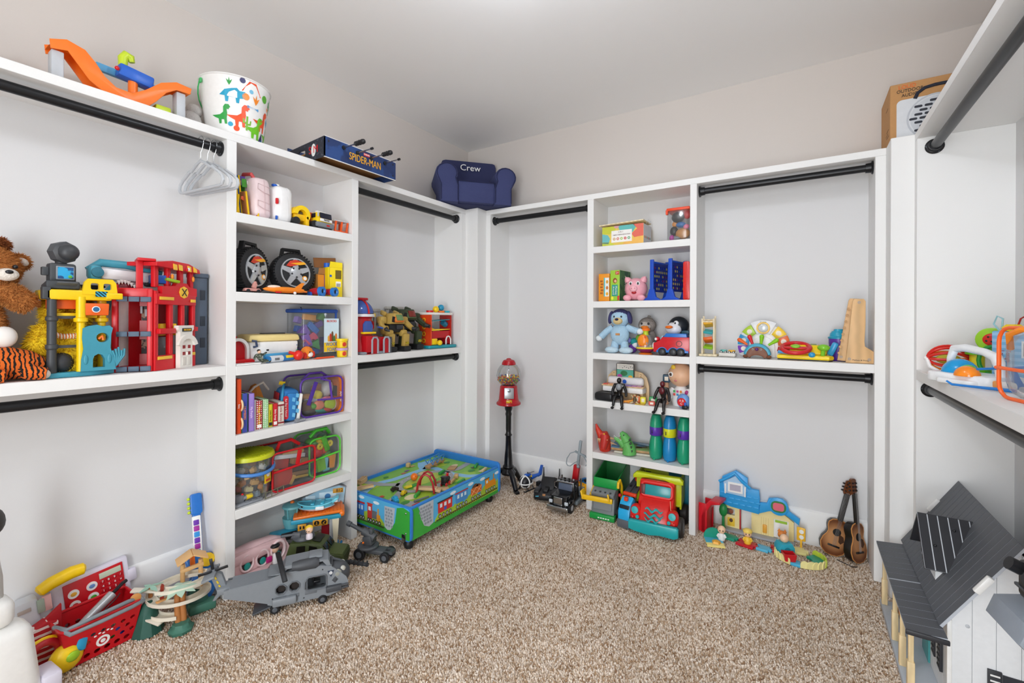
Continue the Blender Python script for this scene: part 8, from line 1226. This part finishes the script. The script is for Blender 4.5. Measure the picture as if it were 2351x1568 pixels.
t=thing('toy_cart','small open red toy cart on the road loop','toy',(-.055,2.79,.0145),.4);g=G();g.prism([(-.024,0),(.024,0),(.03,.036),(.026,.036),(.02,.004),(-.02,.004),(-.026,.036),(-.03,.036)],-.022,.022);obj('tub',g,M('c81c24',.35),t)
for y in (-.022,.022):P2('tub_end',t,M('c81c24',.35),[(-.024,0),(.024,0),(.03,.036),(-.03,.036)],y-.002,y+.002)
def guitar(label,x,y,rot,s):
    t=thing('toy_guitar',label,'toy guitar',(x,y,.01),rot=rot,group='sunburst toy guitars');t.scale=(s,s,s)
    half=[(0,0),(.03,.004),(.056,.025),(.066,.058),(.06,.09),(.046,.115),(.042,.135),(.05,.16),(.05,.182),(.036,.2),(.014,.208)];out=half+[(-a,b)for a,b in reversed(half[1:])]
    P2('back_shell',t,M('17130f',.3),out,.0,.042,bev=.004);sun=bpy.data.materials.get('mat_sunburst')
    if not sun:
        sun=bpy.data.materials.new('mat_sunburst');sun.use_nodes=True;n=sun.node_tree;b=n.nodes['Principled BSDF'];b.inputs['Roughness'].default_value=.3;tc=n.nodes.new('ShaderNodeTexCoord');mp=n.nodes.new('ShaderNodeMapping');mp.inputs['Location'].default_value=(0,0,-1.15);mp.inputs['Scale'].default_value=(13,0,11.0);gr_=n.nodes.new('ShaderNodeTexGradient');gr_.gradient_type='SPHERICAL';r=n.nodes.new('ShaderNodeValToRGB');e=r.color_ramp.elements;e[0].position=.0;e[0].color=(*lin('6a3a1c'),1);e[1].position=.55;e[1].color=(*lin('c08a5a'),1)
        n.links.new(tc.outputs['Object'],mp.inputs[0]);n.links.new(mp.outputs[0],gr_.inputs[0]);n.links.new(gr_.outputs[0],r.inputs[0]);n.links.new(r.outputs[0],b.inputs['Base Color'])
    P2('top',t,sun,out,-.003,.0);tb(t,'binding',M('c88a4a',.4),[(a,-.001,b)for a,b in out],.0028,6,True);P2('sound_hole',t,M('0c0a08',.6),circ(0,.135,.021,20),-.0042,-.0032);bx(t,'bridge','black',(0,-.006,.055),(.06,.008,.010),.002);P2('pickguard',t,M('4a3020',.35),[(.012,.13),(.036,.12),(.045,.095),(.03,.075),(.018,.085),(.016,.105)],-.0046,-.0034)
    bx(t,'neck',M('1c1a18',.35),(0,.0,.285),(.028,.016,.165),.004);P2('headstock',t,sun,[(-.014,.36),(.014,.36),(.022,.375),(.02,.44),(.008,.446),(-.008,.446),(-.02,.44),(-.022,.375)],.0,.012)
    for i in range(3):
        for s_ in (-1,1):sp(t,'tuning_peg','black',(s_*.026,.008,.382+.02*i),(.008,.006,.005),8);cy(t,'string_post','black',(s_*.012,.0,.382+.02*i),(s_*.012,-.008,.382+.02*i),.004,n=8)
    for i in range(4):cy(t,'string',M('c8c8c8',.3,.8),(-.0075+.005*i,-.0095,.055),(-.0075+.005*i,-.0095,.375),.0006,n=5)
guitar('sunburst toy guitar turned face-on, leaning by the divider',.135,2.985,(-.14,.26,.20),.92);guitar('sunburst toy guitar seen edge-on, nearest the divider',.258,2.965,(-.13,.09,.95),.95)
tag(obj('paper_scrap',G().prism(circ(0,0,.02,10,.012),0,.002,plane='xy'),M('e6d8b8',.7),loc=(.08,2.985,.003),rot=(0,0,.3)),'small cream plastic pick lying on the carpet by the guitars','scrap')
tag(obj('guitar_strap',G().tube([(.16,2.955,.004),(.20,2.93,.003),(.225,2.915,.003),(.245,2.925,.004)],.0022,6),'black'),'thin black cord on the carpet between the two guitars','cord')
# ================================================================ right wall: shelf
z=ZM+.001
t=thing('rattle_ball','red and orange ribbed baby rattle ball on the right-hand shelf','toy',(.50,2.50,z),0)
for i in range(12):
    a=i*PI/6;tb(t,'rib',M('d8281e' if 1<(i%12)<8 else 'f08a1c',.35),[(.062*math.cos(b),.048*math.sin(b)*math.cos(a),.06+.054*math.sin(b)*math.sin(a))for b in [k*PI/14 for k in range(15)]],.0055,6)
sp(t,'core',M('c8cc3a',.4),(.0,0,.06),(.04,.02,.02));tb(t,'handle',M('f2f2f2',.3),[(-.066,-.01,.06),(-.06,-.03,.03),(-.03,-.045,.008),(.02,-.045,.006),(.05,-.03,.02)],.007,8);sp(t,'end_cap','white',(-.066,0,.06),.009,8)
tag(obj('toy_disc',G().lathe([(0,.004),(.02,.008),(.042,.004),(.042,0),(0,0)],n=24),M('1f98a8',.35),loc=(.485,2.41,z)),'flat teal toy disc lying under the rattle ball','toy')
t=thing('pop_up_toy','white baby activity tray with handle and blue and orange domes','toy',(.493,2.185,z),-1.0);wp=M('eef0f2',.3)
P2('tray',t,wp,rrect(-.10,-.075,.13,.065,.035),0,.034,'xy',bev=.007);P2('tray_lip',t,wp,rrect(-.03,-.10,.10,-.05,.02),0,.018,'xy',bev=.006);tb(t,'handle',wp,[(-.085,.02,.02),(-.088,.02,.08),(-.075,.02,.115),(-.03,.015,.12),(.05,.0,.11),(.09,-.005,.095),(.105,-.005,.06),(.11,-.005,.02)],[.014,.012,.014,.014,.013,.016,.016,.016],12)
sp(t,'blue_dome',M('1596d4',.2),(-.025,-.01,.03),(.052,.048,.052),20,zcut=0);sp(t,'green_disc',M('6ac83a',.3),(.03,-.035,.036),(.034,.02,.030),16,zcut=-.2);sp(t,'purple_disc',M('a82aa0',.3),(.036,-.046,.036),(.03,.02,.027),16,zcut=-.2);sp(t,'orange_dome',M('f58a1c',.2),(.05,-.06,.03),(.036,.032,.034),20,zcut=0)
tag(obj('toy_stick',G().tube([(-.09,0,.016),(-.075,0,.006),(-.03,0,.006),(.08,0,.007)],[.003,.004,.004,.006],8),M('1c78c8',.35),loc=(.475,1.99,z),rot=(0,0,-.7)),'long blue plastic stick along the shelf edge','toy')
t=thing('clip_gadget','white and orange baby nail clipper beside the blue stick','gadget',(.53,2.0,z),.3);bx(t,'grip',M('f0eeea',.35),(0,0,.014),(.05,.03,.026),.010);bx(t,'clip',M('f0a050',.4),(-.02,.0,.018),(.012,.026,.022),.005);bx(t,'tip',M('9aa0a8',.35),(.02,-.05,.010),(.03,.02,.018),.006)
t=thing('ribbon_scoop','blue plastic scoop leaning on the white activity tray','toy',(.565,2.06,z),.2);P2('scoop',t,M('1c6fc0',.35),[(0,0),(.03,.0),(.015,.03),(.0,.07),(-.015,.07),(-.005,.03)],-.006,.006,bev=.002);tb(t,'scoop_handle',M('1c78c8',.35),[(-.09,0,.06),(-.01,0,.066),(.07,.01,.075)],.004,8)
t=thing('ladybug_toy','lime green baby toy with red ladybird face beside the cloth book','toy',(.575,2.46,z),-.5);la(t,'base',M('6ac020',.35),[(0,0),(.04,0),(.04,.03),(0,.03)],n=20);cy(t,'stem',M('e8d01c',.35),(0,0,.03),(0,0,.085),.022,n=16);la(t,'collar',M('6ac020',.3),[(0,.085),(.034,.085),(.036,.1),(.025,.112),(0,.114)],n=20);P2('face_disc',t,M('9ad02a',.3),circ(.04,.145,.045,24),-.01,.01,bev=.004);sp(t,'ladybird',M('d82a1c',.3),(.045,-.012,.145),(.028,.006,.024),14)
for x,q in ((.035,.155),(.055,.158),(.045,.138),(.03,.14),(.06,.142)):sp(t,'ladybird_spot','black',(x,-.017,q),(.004,.002,.004),6)
tb(t,'green_loop',M('2f9a3a',.35),[(.05+.04*math.cos(a),-.02,.065+.055*math.sin(a))for a in [i*2*PI/18 for i in range(18)]],.007,8,True)
t=thing('cloth_book','blue cloth baby book with loops and photo pocket on the right shelf','book',(.66,2.33,z),-.75);cl=banded('7ab4dc','9cc8e8',14,'wave',.5,.9,'Z')
bx(t,'front_page',cl,(0,-.015,.09),(.15,.016,.18),.006);bx(t,'rear_page',cloth('3f86c0'),(-.01,.012,.088),(.15,.016,.176),.006,(0,0,.12));bx(t,'photo_frame','white',(.04,-.0245,.115),(.06,.003,.06),.001);bx(t,'photo',M('7a4a48',.5),(.04,-.0265,.115),(.046,.002,.046));sp(t,'frog_print',M('4aa83a',.5),(.05,-.028,.095),(.018,.002,.014),8);tx(t,'Tough\nI am !',.018,(-.035,-.0238,.09),'a83a50',(PI/2,PI/2,0));la(t,'yellow_shape','yellow',[(0,0),(.028,0),(.034,.012),(.02,.024),(0,.024)],(-.025,0,.18),6);tb(t,'red_cord',M('a82a22',.5),[(-.015,0,.19),(-.005,0,.225),(.015,0,.24),(.035,0,.225),(.04,0,.18)],.003,6)
for x in (-.06,.068):tb(t,'loop',M('9ac8d0',.5),[(x,0,.175),(x-.02,0,.205),(x-.01,0,.235),(x+.006,0,.225),(x+.004,0,.195),(x,0,.175)],.003,6)
op=M('f0641c',.35);t=bag('clear toy bag with orange piping at the picture edge of the right shelf',(.575,1.70,z),RR+.25,.20,.19,.20,op,r=.05);t.location.x=.488;t.location.y=1.72;tb(t,'piping',op,[(-.10,.0,.085),(0,-.004,.085),(.10,.0,.085)],.005,8);tb(t,'handle',M('f08a1c',.4),[(-.08,.02,.14),(-.05,-.0,.18),(.0,-.0,.195),(.05,.02,.19)],.008,8)
for n_,c,dx,dy,q,r in (('red','d8281e',-.0,.03,.07,(.03,.025,.02)),('grey','9aa4ac',-.01,-.03,.04,(.04,.03,.03)),('yellow','e8c83a',.0,.04,.025,(.025,.02,.018)),('green','3a8a4a',.02,.01,.10,(.03,.02,.02)),('silver','c8ccd0',.02,.02,.14,(.04,.04,.03))):tag(obj('toy_piece',G().ell((0,0,0),r,12),M(c,.3),loc=(.55+dx,1.72+dy,z+q)),'%s toy inside the orange-trimmed clear bag'%n_,'toy','toys in the orange-trimmed bag')
# ================================================================ right wall: dollhouse
t=thing('dollhouse','white wooden dollhouse with slate grey plank roofs and porch','dollhouse',(0,0,0),0);rg=M('54575c',.55);rg2=M('2a2b30',.5);sm=M('b8bec6',.5);hw=M('e6e8ea',.5);pw=wood('e8cfa0',12)
Y0,Y1=1.985,2.612
def plank_quad(name,m,p00,p10,p01,n,th,parent,gap=.0012,along=0):
    """n planks filling the parallelogram p00 + u*(p10-p00) + v*(p01-p00), split along u"""
    a,b,c=Vector(p00),Vector(p10),Vector(p01);U,V=b-a,c-a;N=U.cross(V).normalized()*th;ul=U.length
    for i in range(n):
        u0,u1=i/n+gap/ul/2,(i+1)/n-gap/ul/2;q=[a+U*u0,a+U*u1,a+U*u1+V,a+U*u0+V];obj(name,G().add(q+[p+N for p in q],[(3,2,1,0),(4,5,6,7),(0,1,5,4),(1,2,6,5),(2,3,7,6),(3,0,4,7)]),m,parent)
rf=obj('main_roof',G().prism([(.375,.30),(.56,.60),(.725,.366),(.717,.362),(.56,.587),(.382,.296)],1.961,2.631),sm,t)
plank_quad('roof_plank',rg,(.375,1.96,.30),(.375,2.632,.30),(.56,1.96,.60),17,-.0009,rf,.003);plank_quad('roof_plank',rg,(.56,1.96,.60),(.56,2.632,.60),(.725,1.96,.366),17,-.0009,rf,.003)
for y,s in ((1.955,.53),(2.628,.58)):obj('roof_catch',G().box((0,0,0),(.065,.018,.018),.004),'white',t,loc=(.375+.185*s,y,.30+.3*s+.006),rot=(0,-1.018,0))
pf=obj('porch_roof',G().prism([(.286,.275),(.382,.285),(.382,.295),(.286,.285)],1.9,2.6),sm,t)
for ya,yb_ in ((1.90,2.245),(2.252,2.60)):plank_quad('porch_plank',rg,(.285,ya,.285),(.285,yb_,.285),(.383,ya,.295),7,-.0009,pf,.003)
bx(t,'porch_fascia',rg2,(.335,1.898,.284),(.105,.008,.016),.003);bx(t,'porch_floor',M('b9c0c8',.5),(.35,2.25,.012),(.10,.72,.022),.002)
for y in (2.575,2.31,2.155,2.005):cp_=bx(t,'porch_post',pw,(.312,y,.155),(.014,.014,.26),.001);bx(cp_,'post_base',pw,(.312,y,.078),(.02,.02,.11),.002)
plank_quad('front_plank',hw,(.40,Y0,.0),(.40,Y1,.0),(.40,Y0,.34),10,.006,t)
gw=obj('gable_frame',G().prism([(.402,0),(.725,0),(.725,.35),(.56,.575),(.402,.32)],Y0+.006,Y0+.012,plane='xz'),hw,t)
for i in range(6):
    xa,xb=.402+.054*i,min(.402+.054*(i+1)-.0012,.725);ht=lambda x:(.32+(x-.402)*1.614)if x<.56 else (.575-(x-.56)*1.364);pts=[(xa,0),(xb,0),(xb,ht(xb))]+([(.56,.575)]if xa<.56<xb else [])+[(xa,ht(xa))];P2('gable_plank',gw,hw,pts,Y0,Y0+.006)
P2('far_gable',t,hw,[(.402,0),(.725,0),(.725,.35),(.56,.575),(.402,.32)],Y1-.01,Y1,plane='xz');bx(t,'corner_trim','white',(.402,Y0-.002,.16),(.012,.012,.32),.002);sp(t,'screw','lgrey',(.445,Y0,.31),(.006,.002,.006),8)
w_=bx(t,'gable_window',M('34363c',.3),(.558,Y0-.001,.14),(.07,.004,.10));bx(w_,'window_curtain',M('c8ccd0',.6),(.575,Y0-.004,.15),(.03,.002,.06))
for xs in (.505,.613):
    s_=bx(t,'shutter',rg2,(xs,Y0-.004,.14),(.032,.008,.115),.001)
    for i in range(6):bx(s_,'louvre','white',(xs,Y0-.0085,.098+.017*i),(.022,.002,.005),.0005)
o=bx(t,'front_door',M('4a9a9c',.4),(.397,2.27,.13),(.006,.10,.22),.002);bx(o,'door_pane',M('2f7478',.2),(.393,2.27,.18),(.003,.07,.08))
for y in (2.06,2.14,2.40,2.50):
    s_=bx(t,'shutter',rg2,(.395,y,.17),(.008,.035,.13),.001)
    for i in range(7):bx(s_,'louvre',M('4a4c52',.5),(.390,y,.115+.018*i),(.002,.028,.006),.0005)
for y in (2.10,2.45):bx(t,'front_window',M('d8dce0',.3),(.397,y,.17),(.004,.04,.12),.001)
d=obj('dormer',G().prism([(2.18,.31),(2.40,.31),(2.40,.42),(2.29,.53),(2.18,.42)],.405,.50,plane='yz'),hw,t);e=bx(d,'dormer_sill',rg2,(.398,2.29,.37),(.012,.05,.012),.002);P2('dormer_window',d,M('c8ccd2',.3),rect(2.25,.38,2.33,.45),.401,.4045,plane='yz')
obj('dormer_roof',G().prism([(2.29,.545),(2.425,.395),(2.4235,.3935),(2.29,.5425),(2.1565,.3935),(2.155,.395)],.373,.544,plane='yz'),M('d0d4da',.5),d);obj('dormer_underside',G().prism([(2.29,.542),(2.423,.393),(2.417,.389),(2.29,.531),(2.163,.389),(2.157,.393)],.372,.544,plane='yz'),rg2,d)
plank_quad('dormer_plank',rg2,(.372,2.29,.545),(.545,2.29,.545),(.372,2.155,.395),6,-.0025,d,.0034);plank_quad('dormer_plank',rg2,(.372,2.29,.545),(.545,2.29,.545),(.372,2.425,.395),6,.0025,d,.0034)
for x,y,q in ((.41,2.21,.462),(.47,2.255,.513)):sp(d,'screw','black',(x,y,q),(.005,.004,.004),8)
t=thing('paper_house','black spooky house cutout with orange windows on the dollhouse porch','decoration',(.352,2.50,.0235),0);P2('cutout',t,'black',[(-.05,0),(.05,0),(.045,.09),(.055,.10),(.0,.16),(-.055,.10),(-.045,.09)],-.003,.003,plane='yz')
for y,q in ((-.02,.03),(.02,.03),(0,.08)):P2('lit_window',t,M('e8901c',.5),rect(y-.010,q-.012,y+.010,q+.014),-.0042,-.0032,plane='yz')
P2('bat_print',t,M('d88ab8',.5),[(-.02,.11),(0,.12),(.02,.11),(.0,.135)],-.0042,-.0032,plane='yz')
# toy walker beside the dollhouse, cut by the picture edge
t=thing('toy_walker','grey and black toy mech with boxy black pack at the picture edge','toy',(.515,1.535,0),.15);wk=M('868e98',.45);P2('hull',t,wk,[(-.12,.56),(-.105,.605),(-.02,.625),(.10,.625),(.10,.42),(.03,.44),(-.06,.50)],-.07,.07,bev=.006);bx(t,'cockpit',M('2c3f70',.25),(.0,-.069,.525),(.10,.006,.07),.003,(0,.7,0));bx(t,'power_pack',M('1f2023',.4),(-.015,.0,.665),(.11,.11,.09),.012);bx(t,'pack_lid',M('4a4c50',.4),(-.01,0,.712),(.09,.10,.012),.004)
for q in (.645,.685):bx(t,'pack_band',M('3a3c40',.35),(-.015,0,q),(.116,.116,.008),.003)
for y in (-.035,.035):cy(t,'pack_nozzle','black',(-.07,y,.69),(-.092,y,.70),.016,n=12);bx(t,'leg',wk,(.03,y,.29),(.05,.045,.34),.008);bx(t,'foot',M('5a6068',.45),(.015,y*1.3,.06),(.16,.055,.12),.012)
sp(t,'hull_bolt','black',(-.085,-.05,.515),.012,8)
